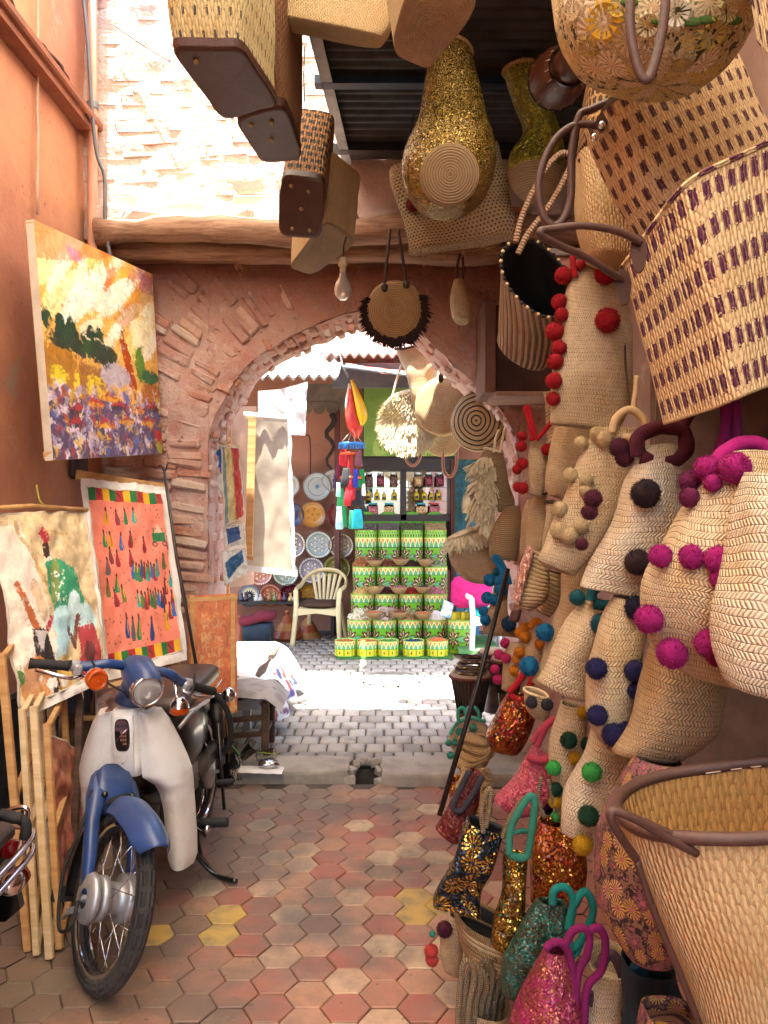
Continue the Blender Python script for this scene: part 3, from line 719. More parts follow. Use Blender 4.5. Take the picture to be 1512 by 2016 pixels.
# ================================================================ pictures, frames and goods on the left
LINEN = plain('raw_canvas', '#cfc6b6', .9, var=.2, bump=.5, bs=200)
PINE = wood_mat('pine_bar', '#c9a06a', '#b0834e', 2.0)
PINE2 = wood_mat('pale_pine_bar', '#d6c19a', '#bfa577', 2.0)
DKWOOD = wood_mat('dark_wood', '#5b4232', '#3d2b20', 2.0)
PAINT = vcol('oil_paint', .45, .8, 70); PAINTF = vcol('flat_paint', .8, .4, 150); GLAZE = vcol('glazed_paint', .25, .15, 60)
def canvas(name, label, pic, corners, bulge=.0, wr=0.0, thick=.028, bars=True, mat=None, hem=None, cat='painting', k=0.0, group=None):
    """painted cloth on corners tl, tr, br, bl (px, py, Y) with stretcher bars behind"""
    P = [at(*c) for c in corners]; tl, tr, br, bl = P; n = (tr - tl).cross(bl - tl).normalized()
    if n.dot(Vector((0, -1, 0))) < 0 and n.dot(Vector((1, 0, 0))) < 0.3: n = -n
    if n.dot(Vector((0, 0, H)) - tl) < 0: n = -n
    c = (bl + br) / 2; t = thing(name, label, cat, c, group=group)
    painted(pic, quadfn(tl, tr, br, bl, bulge, wr, k, n)).build('canvas', mat or PAINT, t)
    bk = MB(); f = quadfn(tl, tr, br, bl, bulge, wr, k, n); e = -n * .004
    bk.grid(lambda s, q: f(s, q) + e, 20, 24)
    if not bars:
        for (s0, q0, s1, q1) in ((0, 0, 1, 0), (1, 0, 1, 1), (1, 1, 0, 1), (0, 1, 0, 0)):
            bk.tube([f(s0 + (s1 - s0) * i / 24, q0 + (q1 - q0) * i / 24) + e + nz3(Vector((i * .37, k, s0)), 1) * .004 for i in range(25)], .006, 6)
    bk.build('canvas_back', LINEN, t)
    if bars:
        ed = MB()
        for a, b in ((tl, tr), (tr, br), (br, bl), (bl, tl)):
            q = [a, b, b - n * thick, a - n * thick]; ed.add(q, [(0, 1, 2, 3)], None, False)
        ed.build('canvas_edge', hem or LINEN, t)
        for a, b in ((tl, tr), (br, bl), (tr, br), (bl, tl)):
            q = MB(); i = ((tl + br) / 2 - (a + b) / 2).normalized() * .025; q.bar(a - n * (thick * .5 + .005) + i, b - n * (thick * .5 + .005) + i, thick * .8, .045, up=n); q.build('stretcher_bar', PINE, t)
    return t, n
# ---- market square at sunset
p = Pic(200, 360, '#e8b45a')
rs = np.random.RandomState(4)
for i in range(60):
    y = rs.rand() * .42; x = rs.rand(); c = rs.choice(['#f6e28a', '#fdf6d8', '#f2c24a', '#e08a3a', '#fbeeb0', '#fffbe8', '#d9794a', '#fff8e0']); p.ell(x, y, .05 + .16 * rs.rand(), .02 + .03 * rs.rand(), c, -.9 + rs.rand() * .3, .75)
p.poly([(0, 0), (.6, 0), (.2, .12), (0, .16)], '#d0703c', .7); p.poly([(.2, .05), (.3, .05), (.34, .1), (.26, .11)], '#b070b0', .6)
p.poly([(.85, .0), (1, .04), (1, .12), (.86, .12)], '#b56aa8', .6); p.poly([(.55, .32), (.98, .05), (1, .12), (.66, .36)], '#b8703a', .55); p.ell(.33, .24, .25, .07, '#fffdf0', -.7, .8); p.ell(.6, .2, .2, .06, '#fffdf0', -.6, .8); p.ell(.85, .36, .12, .08, '#fff4d8', -.6, .7)
for i in range(16):
    x = rs.rand() * .5; p.ell(x, .44 + .10 * x + rs.rand() * .03, .05 + .03 * rs.rand(), .05, rs.choice(['#24402f', '#1c3448', '#2f5b34', '#203a2a']), 0, .95)
for x in (.03, .12, .2, .35, .42): p.ell(x, .40 + .06 * x, .035, .045, '#244534')
p.poly([(0, .50), (.22, .53), (.24, .62), (.24, .75), (0, .74)], '#b07a24'); p.poly([(.24, .56), (.42, .58), (.44, .75), (.24, .75)], '#a46e2a')
for x in (.06, .19, .3, .36): p.rect(x, .62, x + .05, .72, '#f0d020')
p.ell(.08, .64, .06, .05, '#f3dc2c')
p.poly([(.60, .41), (.67, .41), (.76, .66), (.68, .66)], '#b0440c'); p.line(.635, .37, .645, .43, .006, '#7a3a1a'); p.rect(.62, .44, .66, .46, '#8fa0a8')
p.ell(.8, .52, .05, .09, '#5a8a2a'); p.ell(.9, .58, .10, .04, '#1c6a44'); p.rect(.8, .62, 1, .74, '#b5691f'); p.ell(.55, .60, .14, .06, '#b9b2c8', 0, .9)
p.rect(0, .73, 1, 1, '#4c3c66')
for i in range(420):
    x, y = rs.rand(), .66 + .32 * rs.rand(); p.line(x, y, x + .01 * rs.randn(), y + .035 * rs.rand(), .006 + .008 * rs.rand(), rs.choice(['#e8e0f0', '#5a4878', '#30305a', '#c8a040', '#b8a8d0', '#d8d0e8', '#7a6a98', '#a03838', '#e8c040', '#4a6ac0']), .9)
for x, y in ((.2, .78), (.35, .74), (.18, .84), (.42, .84), (.55, .75), (.62, .82), (.75, .76), (.85, .82), (.48, .71), (.9, .74)):
    p.poly([(x, y - .03), (x + .08, y + .005), (x - .08, y + .01)], '#b01c22'); p.ell(x, y + .012, .075, .012, '#22243c' if rs.rand() < .5 else '#e0a020')
p.poly([(.9, .86), (1, .88), (1, .94), (.92, .9)], '#c01c22'); p.poly([(.9, .91), (1, .95), (1, 1), (.95, 1)], '#b0b038')
p.smear(.004, 90); p.strokes(2600, .03, .005, .6, .18); p.fuzz(.18)
canvas('sunset_painting', 'large canvas of a market square under a yellow sunset sky', p, [(66, 432, 3.62), (300, 540, 4.86), (320, 893, 4.90), (105, 906, 3.62)], 0, 0, .04)
# ---- coral picture with rows of small figures
def figures(p, pts, rs, sc=1.0):
    for x, y in pts:
        c = rs.choice(['#2a5ea8', '#1d7a4a', '#7a1f28', '#5b6a2c', '#2f8f86', '#c98a18', '#27407a', '#5a5a5a', '#8c2030', '#3fa878'])
        p.poly([(x - .010, y - .03 * sc), (x + .010, y - .03 * sc), (x + .034, y + .02 * sc), (x + .024, y + .04 * sc), (x - .024, y + .04 * sc), (x - .034, y + .02 * sc)], c); p.ell(x, y - .037 * sc, .012, .011 * sc, '#4a2a20'); p.ell(x + .012, y, .006, .03 * sc, rs.choice(['#e0a020', '#b02028', '#1d5a3a']), 0, .8)
p = Pic(180, 350, '#e0806a'); rs = np.random.RandomState(9)
for i in range(11):
    for y0 in (0.0, .925):
        p.rect(i / 11, y0, (i + 1) / 11, y0 + .075, ['#1c6a34', '#a51f2a', '#d8a41c'][(i + (y0 > .5)) % 3])
        if (i + (y0 > .5)) % 3 == 1: p.line(i / 11 + .02, y0 + .02, i / 11 + .06, y0 + .05, .006, '#2a3a1c')
figures(p, [(.2, .17), (.33, .18), (.45, .17), (.57, .16)], rs, 1.2)
p.rect(.8, .26, .97, .32, '#1d6a3c'); p.rect(.82, .23, .95, .26, '#8a5a3a'); p.poly([(.88, .2), (.9, .2), (.95, .26), (.83, .26)], '#c8a890'); p.line(.86, .275, .86, .30, .005, '#12301c'); p.line(.9, .275, .9, .30, .005, '#12301c')
for x in (.82, .95): p.ell(x, .335, .035, .018, '#3a1c1c'); p.ell(x, .335, .022, .011, '#c87a6a')
figures(p, [(.15, .3), (.22, .31), (.36, .32), (.48, .31), (.66, .34), (1.0, .33), (.2, .40), (.28, .42), (.46, .42), (.9, .45), (.14, .46)], rs, 1.2)
figures(p, [(.48 + .035 * i, .49 + .012 * (i % 3)) for i in range(10)] + [(.5 + .04 * i, .66 + .01 * (i % 3)) for i in range(10)] + [(.12, .58), (.2, .64), (.3, .62), (.24, .56), (.9, .6), (.98, .56), (.97, .68), (.85, .76), (.92, .75), (.97, .74)], rs, 1.25)
figures(p, [(.3, .8), (.38, .82), (.46, .82), (.62, .84), (.84, .8)], rs, 1.6)
for i in range(130): p.ell(rs.rand(), .09 + .83 * rs.rand(), .007, .005, rs.choice(['#8a2a24', '#b06a2a', '#6a3a2a', '#4a5a2a']))
p.fuzz(.10)
SALM = [(172, 958, 4.25), (318, 972, 4.52), (358, 1282, 4.18), (214, 1318, 3.92)]
t, n = canvas('coral_painting', 'coral canvas of small robed figures with striped borders', p, SALM, .0, .022, bars=False, mat=PAINTF, k=3)
m = MB(); f = quadfn(*[at(*c) for c in SALM], 0, .022, 3, n)
for s0 in (-.085, 1.0):
    w = .085 if s0 < 0 else .075; m.grid(lambda s, q: f(s0 + w * s, q) + n * .008 * nz((s * 2, q * 14, s0), 1), 3, 30)
m.grid(lambda s, q: f(-.07 + 1.14 * s, 1.0 + .055 * q) + n * .014 * nz((s * 14, q, 4), 1), 40, 3); m.grid(lambda s, q: f(-.07 + 1.14 * s, -.05 + .055 * q) + n * .02 * nz((s * 14, q, 2), 1), 40, 3); m.build('white_hem', plain('white_canvas', '#ddd8d2', .9, var=.12), t)
m = MB(); m.bar(at(150, 934, 4.3), at(330, 962, 4.6), .02, .05); m.build('top_bar', PINE, t)
# ---- seated musicians on parchment
p = Pic(200, 300, '#cdb78f'); rs = np.random.RandomState(5)
p.fuzz(.5, 4); p.poly([(0, .08), (.25, .05), (.5, .9), (.1, .95), (0, .8)], '#e0d6cc', .8); p.line(.2, .05, .52, .62, .014, '#a8844e', .8); p.line(.42, .12, .75, .14, .008, '#b08a50', .6); p.line(.66, .35, .9, .6, .01, '#a5854e', .6)
p.poly([(.44, .30), (.58, .28), (.76, .36), (.86, .62), (.7, .70), (.5, .62), (.42, .45)], '#2f8a63'); p.ell(.52, .41, .05, .13, '#8a8a34', .3, .7)
for i in range(26): p.ell(.5 + .12 * rs.rand(), .33 + .2 * rs.rand(), .01, .006, '#d6e8dc')
p.ell(.475, .23, .036, .055, '#3c2420', -.3); p.poly([(.40, .13), (.46, .09), (.52, .18), (.46, .19)], '#a02838'); p.ell(.5, .28, .03, .012, '#e8e0d8')
p.ell(.58, .66, .15, .10, '#a9cdd2', .2); p.ell(.84, .66, .14, .08, '#b4d4d8', .3); p.poly([(.5, .62), (.64, .68), (.52, .86), (.42, .84)], '#9cc2cc'); p.ell(.7, .57, .07, .08, '#c0dade', .2)
p.poly([(.72, .70), (.92, .70), (.96, .98), (.68, .98)], '#a33a40'); p.ell(.82, .86, .06, .07, '#5a2a24'); p.line(.74, .64, .66, .78, .02, '#6a4030'); p.line(.62, .70, .66, .80, .018, '#5a3428')
p.line(.12, .40, .28, .66, .026, '#a0562c'); p.poly([(.22, .64), (.36, .66), (.42, .82), (.5, .98), (.36, 1), (.28, .86), (.22, .8)], '#2c2020'); p.poly([(.24, .65), (.36, .67), (.30, .76), (.27, .75)], '#d8d4d0', .7); p.ell(.32, .5, .05, .13, '#a8864e', -.3, .6)
p.ell(.2, .92, .16, .14, '#b8783c', 0, .8); p.ell(.5, .92, .1, .1, '#c6a04a', 0, .9); p.ell(.03, .86, .05, .04, '#4a7a3c'); p.ell(.36, .94, .05, .03, '#d8d0c8'); p.ell(.5, .96, .05, .03, '#d8d0c8'); p.line(.38, .82, .44, .98, .012, '#1c1614'); p.line(.42, .62, .38, .66, .02, '#a02838')
p.strokes(1800, .03, .005, .5, .14); p.smear(.003, 80); p.fuzz(.15)
MUS = [(-14, 1012, 3.50), (168, 1006, 3.92), (208, 1322, 3.62), (40, 1396, 3.22)]
t, n = canvas('musicians_painting', 'unframed parchment painting of seated musicians hanging from a stick', p, MUS, .02, .03, bars=False, mat=PAINTF, k=8)
f = quadfn(*[at(*c) for c in MUS], .02, .03, 8, n); m = MB()
m.grid(lambda s, q: f(-.02 + 1.04 * s, 1.0 + .05 * q) + n * .016 * nz((s * 16, q, 4), 1), 40, 3); m.grid(lambda s, q: f(1.0 + .035 * s, q) + n * .01 * nz((s, q * 16, 7), 1), 3, 30); m.build('frayed_hem', plain('white_canvas', '#ddd8d2'), t)
m = MB(); m.tube([at(-30, 1002, 3.46), at(60, 996, 3.66), at(172, 1004, 3.93)], .011, 8); m.build('hanging_stick', PINE, t)
m = MB(); m.tube(pixpath([(72, 955, 3.72), (78, 985, 3.70), (92, 998, 3.73)], None, 4), .005, 6); m.build('tie', plain('yellow_string', '#b5a850', .8), t)
for px, py in ((100, 1388), (112, 1384), (62, 1396), (160, 1350)):
    m = MB(); a = at(px, py, 3.4); m.tube([a, a + Vector((.004, 0, -.03)), a + Vector((.012, -.004, -.055))], .0015, 4); m.build('loose_thread', LINEN, t)
# ---- orange abstract leaning by the pier
p = Pic(80, 180, '#b8622a'); rs = np.random.RandomState(2)
for i in range(260): x, y = rs.rand(), rs.rand(); p.line(x, y, x + .06 * rs.randn(), y + .03 * rs.randn(), .012, rs.choice(['#8f3c1c', '#c87a34', '#d09a58', '#a84a20', '#c0602a']), .6)
for i in range(40): x, y = .2 + .5 * rs.rand(), .15 + .5 * rs.rand(); p.rect(x, y, x + .10, y + .012, '#c9a066', .6); p.rect(x, y, x + .02, y + .06, '#c9a066', .5)
p.rect(.86, .36, .93, .52, '#a89a6c', .9); p.rect(0, .62, 1, 1, '#a03c1c', .35); p.smear(.012, 40); p.fuzz(.3)
canvas('orange_abstract_painting', 'orange textured abstract canvas leaning beside the arch pier', p, [(369, 1173, 4.62), (467, 1168, 4.70), (467, 1402, 4.52), (374, 1418, 4.44)], 0, 0, .03)
# ---- canvases stacked behind the motorbike
def blotch(w, h, bgc, cs, n, seed):
    q = Pic(w, h, bgc); r = np.random.RandomState(seed)
    for i in range(n): x, y = r.rand(), r.rand(); q.line(x, y, x + .1 * r.randn(), y + .06 * r.randn(), .01 + .03 * r.rand(), r.choice(cs), .6)
    q.smear(.01, 30); q.fuzz(.35); return q
p = blotch(60, 110, '#b0705a', ['#a85a48', '#c08a70', '#9a4a40', '#b87a62'], 90, 6); 
for i in range(90): x = .66 + .34 * p.rs.rand(); y = p.rs.rand(); p.rect(x, y, x + .05, y + .03, '#d8d4d0' if p.rs.rand() < .6 else '#8f2028')
canvas('pink_rough_painting', 'pink and red textured canvas leaning among the wooden frames', p, [(98, 1440, 3.30), (182, 1500, 3.60), (156, 1730, 3.38), (112, 1745, 3.05)], 0, .02, bars=False, k=5)
p = blotch(60, 80, '#4a3a2a', ['#3a2c20', '#5a4630', '#8a7a30', '#6a5236'], 80, 12); p.rect(.1, .5, .7, .62, '#8f7d2c', .7)
canvas('dark_brown_painting', 'dark brown canvas with a yellow band behind the motorbike', p, [(120, 1405, 3.75), (300, 1400, 4.0), (300, 1600, 3.8), (110, 1640, 3.5)], 0, .01, .03)
p = blotch(70, 80, '#6a4c42', ['#8a5a50', '#3a2a28', '#a07a6a', '#5a3a38', '#9a8a84'], 80, 13)
canvas('plum_grey_painting', 'plum and grey canvas showing above the motorbike headlamp', p, [(190, 1345, 3.72), (330, 1312, 3.95), (338, 1480, 3.8), (196, 1520, 3.55)], 0, .012, .03)
p = blotch(40, 60, '#5b2a24', ['#7a3a30', '#4a1e1c', '#8a4a40'], 50, 14)
canvas('maroon_painting', 'small maroon canvas under the coral painting hem', p, [(268, 1336, 3.86), (352, 1316, 4.1), (352, 1400, 4.05), (270, 1410, 3.84)], 0, .004, .03)
# ---- bare stretcher frames standing on end
def frame(label, nb, nt, depth, rise, w, mat):
    """nb, nt: near foot and near head (px, py, Y); the frame runs back along the wall"""
    b, tp = at(*nb), at(*nt); b.z = max(b.z, .0); back = Vector(depth)
    t = thing('stretcher_frame', label, 'frame', b, group='bare frames by the left wall')
    for a, c in ((b, tp), (b + back, tp + back), (b + back * .02 + Vector((0, 0, w)), b + back + Vector((0, 0, w))), (tp - Vector((0, 0, w)), tp + back - Vector((0, 0, w)))):
        q = MB(); q.bar(a, c, w, .022, up=(0, 1, 0), bev=.003); q.build('stretcher_bar', mat, t)
    q = MB(); q.bar((b + tp) / 2, (b + tp) / 2 + back, w * .8, .02, up=(0, 0, 1)); q.build('cross_bar', mat, t)
frame('tallest bare pine frame nearest the house wall', (56, 1872, 2.90), (2, 1285, 3.05), (-.16, .50, 0), 0, .030, PINE)
frame('bare pine frame second from the house wall', (73, 1880, 2.86), (43, 1395, 3.02), (-.16, .52, 0), 0, .024, PINE2)
frame('pale painted frame third from the house wall', (98, 1888, 2.84), (66, 1390, 3.05), (-.155, .5, 0), 0, .028, PINE2)
frame('short frame nearest the motorbike wheel', (117, 1868, 2.90), (92, 1424, 3.05), (-.14, .5, 0), 0, .026, PINE)
frame('dark gap frame leaning behind the musicians painting', (140, 1800, 3.2), (160, 1330, 3.6), (-.1, .5, 0), 0, .03, DKWOOD)
frame('pine frame standing behind the coral painting', (338, 1600, 4.1), (345, 1290, 4.3), (-.2, .15, 0), 0, .05, PINE2)
# ---- iron rod, pipes and cables
m = MB(); m.tube([at(323, 925, 4.35), at(345, 1080, 4.2), at(396, 1362, 3.92)], .0085, 8); ro = m.build('iron_rod', plain('rod_iron', '#4a4442', .4, .8), None, base=at(396, 1362, 3.92), label='thin dark iron rod leaning in front of the coral painting', cat='rod')
m = MB(); m.tube(pixpath([(312, 918, 4.35), (318, 916, 4.35), (324, 930, 4.35), (330, 912, 4.35)], None, 4), .005, 6); m.build('fork_tip', plain('rod_iron', '#4a4442'), ro)
PIPE = plain('painted_pipe', '#c29078', .5, var=.15)
m = MB(); m.tube([Vector((-1.70, 4.62, 1.9)), Vector((-1.70, 4.62, 3.2)), Vector((-1.70, 4.62, 4.72)), Vector((-1.685, 4.66, 4.80)), Vector((-1.66, 4.72, 4.83))], .028, 12)
pp = m.build('drain_pipe', PIPE, None, base=(-1.70, 4.62, 1.9), label='peach painted drain pipe in the corner beside the arch', cat='pipe')
for z in (2.4, 3.95): MB().lathe([(.034, -.02), (.036, 0), (.034, .02)], 12, (-1.70, 4.62, z)).build('pipe_clip', IRON, pp)
MB().lathe([(.034, -.03), (.036, 0), (.034, .03)], 12, (-1.70, 4.62, 4.70)).build('pipe_socket', PIPE, pp)
m = MB(); m.tube(pixpath([(160, -30, 4.55), (172, 70, 4.55), (180, 200, 4.55), (190, 300, 4.55), (206, 350, 4.58), (207, 440, 4.6), (218, 510, 4.62)], None, 5), .011, 8); m.build('grey_conduit', plain('grey_conduit', '#5f6168', .5), None, base=at(218, 510, 4.62), label='grey electric conduit bending down the house corner', cat='cable')
m = MB(); P = pixpath([(15, -20, 3.66), (40, 45, 3.75), (85, 90, 3.95), (120, 130, 4.15), (150, 190, 4.4), (178, 240, 4.52)], None, 5); m.tube([q + nz3(q, 20) * .008 for q in P], .009, 7); m.build('twisted_wire', plain('brown_wire', '#4a2c20', .7), None, base=P[-1], label='brown twisted wire slung along the orange wall', cat='cable')
m = MB(); P = [Vector((-1.758, 4.02, 3.1 + 1.9 * i / 14)) for i in range(15)]; m.tube([q + nz3(q, 9) * .006 for q in P], .008, 6); m.build('plaster_rope', plain('pale_rope', '#c7a791', .9), None, base=P[0], label='pale rope hanging down the orange wall', cat='rope')
m = MB(); m.tube(pixpath([(225, 50, 4.66), (280, 88, 4.64), (336, 122, 4.6)], None, 5), .004, 5); m.build('thin_wire', plain('brown_wire', '#4a2c20'), None, base=at(336, 122, 4.6), label='thin dark wire crossing the sunlit brick wall', cat='cable')
# ---- canvases hanging inside the arch on the left
def stripes(w, h, cols, seed):
    q = Pic(w, h, cols[0][1])
    for a, c in cols: q.rect(a, 0, 1, 1, c)
    q.smear(.02, 24); q.fuzz(.25); return q
canvas('striped_hanging_canvas', 'narrow canvas with cream and red stripes hanging in the arch', stripes(50, 120, [(0, '#6c7c84'), (.16, '#b9ab78'), (.5, '#b07038'), (.58, '#a02c28'), (.82, '#b84038')], 3), [(436, 880, 5.22), (470, 882, 5.30), (481, 1016, 5.30), (444, 1034, 5.22)], .01, .012, bars=False, k=2)
p = Pic(40, 90, '#dcdcd8'); p.poly([(.2, .1), (.9, .05), (1, .55), (.7, .6), (.4, .3)], '#1c62b0'); p.fuzz(.1)
canvas('blue_white_canvas', 'white canvas with a blue shape hanging at the arch edge', p, [(420, 880, 5.16), (440, 876, 5.26), (446, 985, 5.26), (412, 932, 5.14)], .0, .012, bars=False, k=4)
p = Pic(40, 60, '#c9c4ba'); p.poly([(.1, .1), (.75, .05), (.8, .5), (.15, .6)], '#2f4a7c'); p.fuzz(.2)
canvas('blue_patch_canvas', 'grey canvas with a dark blue patch below the striped canvas', p, [(440, 1036, 5.24), (480, 1032, 5.32), (484, 1086, 5.32), (446, 1098, 5.24)], .0, .01, bars=False, k=6)
p = Pic(40, 60, '#c9c8c2'); p.poly([(.05, .35), (.85, .05), (.9, .5), (.15, .9)], '#1f5278'); p.fuzz(.2)
canvas('sea_blue_canvas', 'pale canvas with a sea blue patch hanging lowest in the arch', p, [(438, 1086, 5.20), (484, 1078, 5.30), (486, 1128, 5.30), (444, 1152, 5.20)], .0, .01, bars=False, k=7)
m = MB(); m.bar(at(416, 868, 5.20), at(472, 880, 5.32), .014); m.tube([at(448, 872, 5.24), at(446, 840, 5.24)], .006, 6); m.build('hanging_batten', PINE2, None, base=at(446, 870, 5.24), label='pale batten holding the small canvases in the arch', cat='batten')
# back of a big canvas and the white cloth above it
t = thing('canvas_back_view', 'large canvas seen from behind with one pine stretcher bar', 'painting', at(530, 1130, 5.95))
tl, tr, br, bl = at(492, 822, 5.85), at(566, 828, 6.0), at(574, 1122, 6.0), at(484, 1112, 5.85)
g = G('thin_canvas'); trn = g.n.new('ShaderNodeBsdfTranslucent'); df = g.n.new('ShaderNodeBsdfDiffuse'); mx = g.n.new('ShaderNodeMixShader'); mx.inputs[0].default_value = .75
cc = g.mix(g.smooth(g.noise(3, 4), .4, .65), lin('#b7aa98'), lin('#9c9184')); g.l.new(cc, trn.inputs[0]); g.l.new(cc, df.inputs[0]); g.l.new(trn.outputs[0], mx.inputs[1]); g.l.new(df.outputs[0], mx.inputs[2]); g.l.new(mx.outputs[0], g.n['Material Output'].inputs[0]); THINC = g.m
m = MB(); m.grid(quadfn(tl, tr, br, bl, 0, .01, 2), 12, 30); m.build('canvas', THINC, t)
m = MB(); f = quadfn(tl, tr, br, bl, 0, .01, 2)
m.grid(lambda s, q: f(1.0 + .09 * s, -.02 + 1.06 * q) + Vector((0, -.01, 0)) + Vector((.015 * nz((s, q * 9, 1), 1), 0, 0)), 3, 40); m.grid(lambda s, q: f(-.0 + 1.12 * s, 1.0 + .04 * q) + Vector((0, -.012, 0)), 12, 3); m.grid(lambda s, q: f(-.15 + 1.15 * s, -.035 + .05 * q) + Vector((0, -.014 - .02 * math.sin(q * 3), 0)), 12, 4); m.build('folded_hem', plain('white_canvas', '#ddd8d2'), t)
MB().bar(at(497, 826, 5.80), at(490, 1092, 5.80), .055, .025).build('stretcher_bar', PINE, t)
MB().bar(at(482, 1096, 5.82), at(500, 1100, 5.82), .05, .025).build('corner_block', PINE, t)
t = thing('white_cloth', 'folded white cloth hanging below the tin canopy', 'cloth', at(585, 858, 6.1))
m = MB(); A = [at(552, 766, 6.05), at(605, 752, 6.15), at(601, 858, 6.15), at(574, 856, 6.05)]
m.grid(quadfn(*A, 0, .015, 5), 10, 16); m.build('sheet', plain('white_canvas', '#ddd8d2'), t)
m = MB(); m.add([at(508, 770, 6.2), at(552, 766, 6.05), at(568, 820, 6.05), at(508, 814, 6.2)], [(0, 1, 2, 3)]); m.build('fold', LINEN, t)
t = thing('beige_backdrop_canvas', 'tall beige canvas standing behind the arch pier', 'painting', at(470, 1300, 5.75))
m = MB(); m.grid(quadfn(at(440, 800, 5.75), at(505, 800, 6.1), at(500, 1150, 6.1), at(430, 1160, 5.75), 0, .01, 8), 10, 20); m.build('canvas', plain('beige_canvas', '#b3927a', .9, var=.15), t)
MB().bar(at(452, 800, 5.72), at(446, 1290, 5.72), .03).build('stretcher_bar', PINE, t)
# ---- low table under a paint-spattered sheet, stool, litter, broom
t = thing('sheeted_table', 'low table under a paint spattered white sheet in the sun', 'table', (-.95, 5.95, ZS))
p = Pic(120, 120, '#e2e0dc'); rs = np.random.RandomState(8)
for i in range(70):
    a = rs.rand(); x, y = .78 + .22 * rs.rand() ** .5, rs.rand()
    if i % 3 == 0: x, y = rs.rand(), .82 + .18 * rs.rand()
    if i % 11 == 0: x, y = rs.rand(), rs.rand()
    p.line(x, y, x + .03 * rs.randn(), y + .03 * rs.randn(), .005 + .014 * rs.rand(), rs.choice(['#b02838', '#2a3a8a', '#d89a20', '#6a2a6a', '#d8b428', '#3a3a3a', '#c86a30']), .9)
zt = .40
def sheet(s, q):
    x = -2.0 + 1.50 * s; y = 6.62 - 1.55 * q; z = ZS + zt
    dx = max(0, s - .72) / .28; dq = max(0, q - .84) / .16
    x -= .20 * dx * dx; z -= .30 * dx ** 1.3 + .20 * dq ** 1.3 * (1 - dx); y += .12 * dq
    w = .018 * nz((s * 7, q * 7, 1), 1) * (.4 + dx + dq); return Vector((x + w + .05 * dx * math.sin(q * 19), y, z + w * .7 + .004))
painted(p, sheet).build('sheet', PAINTF, t)
MB().box((-1.35, 5.95, ZS + zt - .03), (1.0, 1.1, .04)).build('table_top', DKWOOD, t)
for x in (-1.8, -.95):
    for y in (5.5, 6.4): MB().box((x, y, ZS + (zt - .05) / 2), (.05, .05, zt - .05)).build('leg', plain('white_pipe', '#c8c8c4', .5) if (x > -1 and y < 6) else DKWOOD, t)
t = thing('old_stool', 'rough wooden stool covered with crumpled grey plastic', 'stool', (-.93, 4.97, ZS))
sx = (-1.13, -.74); sy = (4.93, 5.2); zs = .44
for x in sx:
    for y in sy: MB().bar((x, y, ZS), (x * .995, y, zs), .045, .045, bev=.008).build('leg', DKWOOD, t)
for z in (.17, .27): MB().bar((sx[0], sy[0], z), (sx[1], sy[0], z + .03), .02, .03).build('rung', DKWOOD, t)
MB().bar((sx[1], sy[0], .2), (sx[1], sy[1], .2), .02, .03).build('rung', DKWOOD, t)
m = MB(); m.grid(lambda s, q: Vector((-1.22 + .56 * s, 4.86 + .42 * q, zs + .012 + .018 * nz((s * 5, q * 4, 2), 1) - .05 * max(0, s - .9) / .1 - .03 * max(0, .12 - q) / .12)), 24, 18); m.build('plastic_cover', plain('grey_plastic', '#4a4846', .35, var=.4), t)
m = MB(); m.grid(lambda s, q: Vector((-1.24 + .62 * s, 4.845 + .40 * q, zs + .03 + .02 * nz((s * 6, q * 4, 9), 1) - .09 * max(0, s - .82) / .18 + (0 if q > .1 else -.03))), 24, 18); m.build('paper_sheet', plain('dirty_paper', '#a9a29a', .8, var=.4), t)
CLEAR = None
def glass(name, c, rough=.05, ior=1.45):
    if name in _mc: return _mc[name]
    g = G(name); _mc[name] = g.out(lin(c), rough, 0, None, Transmission_Weight=1.0, IOR=ior); return _mc[name]
PLAST = glass('clear_plastic', '#f4f6f4', .08, 1.2)
def lying(prof, c, d, n=16):
    M = Vector(d).to_track_quat('Z', 'Y').to_matrix(); m = MB(); m.lathe(prof, n, c, M); return m
t = thing('plastic_cup', 'clear plastic drink cup tipped over with a green straw', 'cup', at(485, 1494, 4.72)); c = at(478, 1490, 4.70)
lying([(.001, 0), (.028, 0), (.04, .11), (.042, .112), (.038, .11), (.026, .004), (.001, .004)], c, (.55, -.2, .6)).build('cup', PLAST, t)
lying([(.001, .005), (.025, .005), (.028, .03), (.001, .03)], c, (.55, -.2, .6)).build('juice', plain('juice_orange', '#b8601c', .3), t)
m = MB(); m.tube(pixpath([(456, 1447, 4.7), (453, 1462, 4.7), (478, 1492, 4.68)], None, 3), .004, 6); m.build('straw', plain('green_straw', '#3fa044', .4), t)
t = thing('second_plastic_cup', 'clear plastic cup on its side with a lime straw beside foil', 'cup', at(520, 1490, 4.74)); c = at(505, 1488, 4.78)
lying([(.001, 0), (.028, 0), (.04, .11), (.042, .112), (.038, .11), (.026, .004), (.001, .004)], c, (1, -.1, .12)).build('cup', PLAST, t)
m = MB(); m.tube([at(500, 1480, 4.72), at(553, 1486, 4.68)], .003, 6); m.build('straw', plain('lime_straw', '#93a83a', .4), t)
m = MB(); c = at(528, 1502, 4.66); c.z = .10; m.ball(c, .05, 3, .22, (1.2, .8, .55)); m.build('crumpled_foil', plain('foil', '#c8c8cc', .22, 1.0, var=.1), None, base=c, label='crumpled silver foil on the ground by the stool', cat='litter')
m = MB(); a = at(470, 1512, 4.62); m.grid(lambda s, q: Vector((a.x + .26 * s, a.y - .04 + .12 * q - .03 * s, .078 + .012 * nz((s * 4, q * 3, 1), 1))), 10, 6); m.build('torn_paper', plain('white_canvas', '#ddd8d2'), None, base=a, label='torn white paper under the tipped cups', cat='litter')
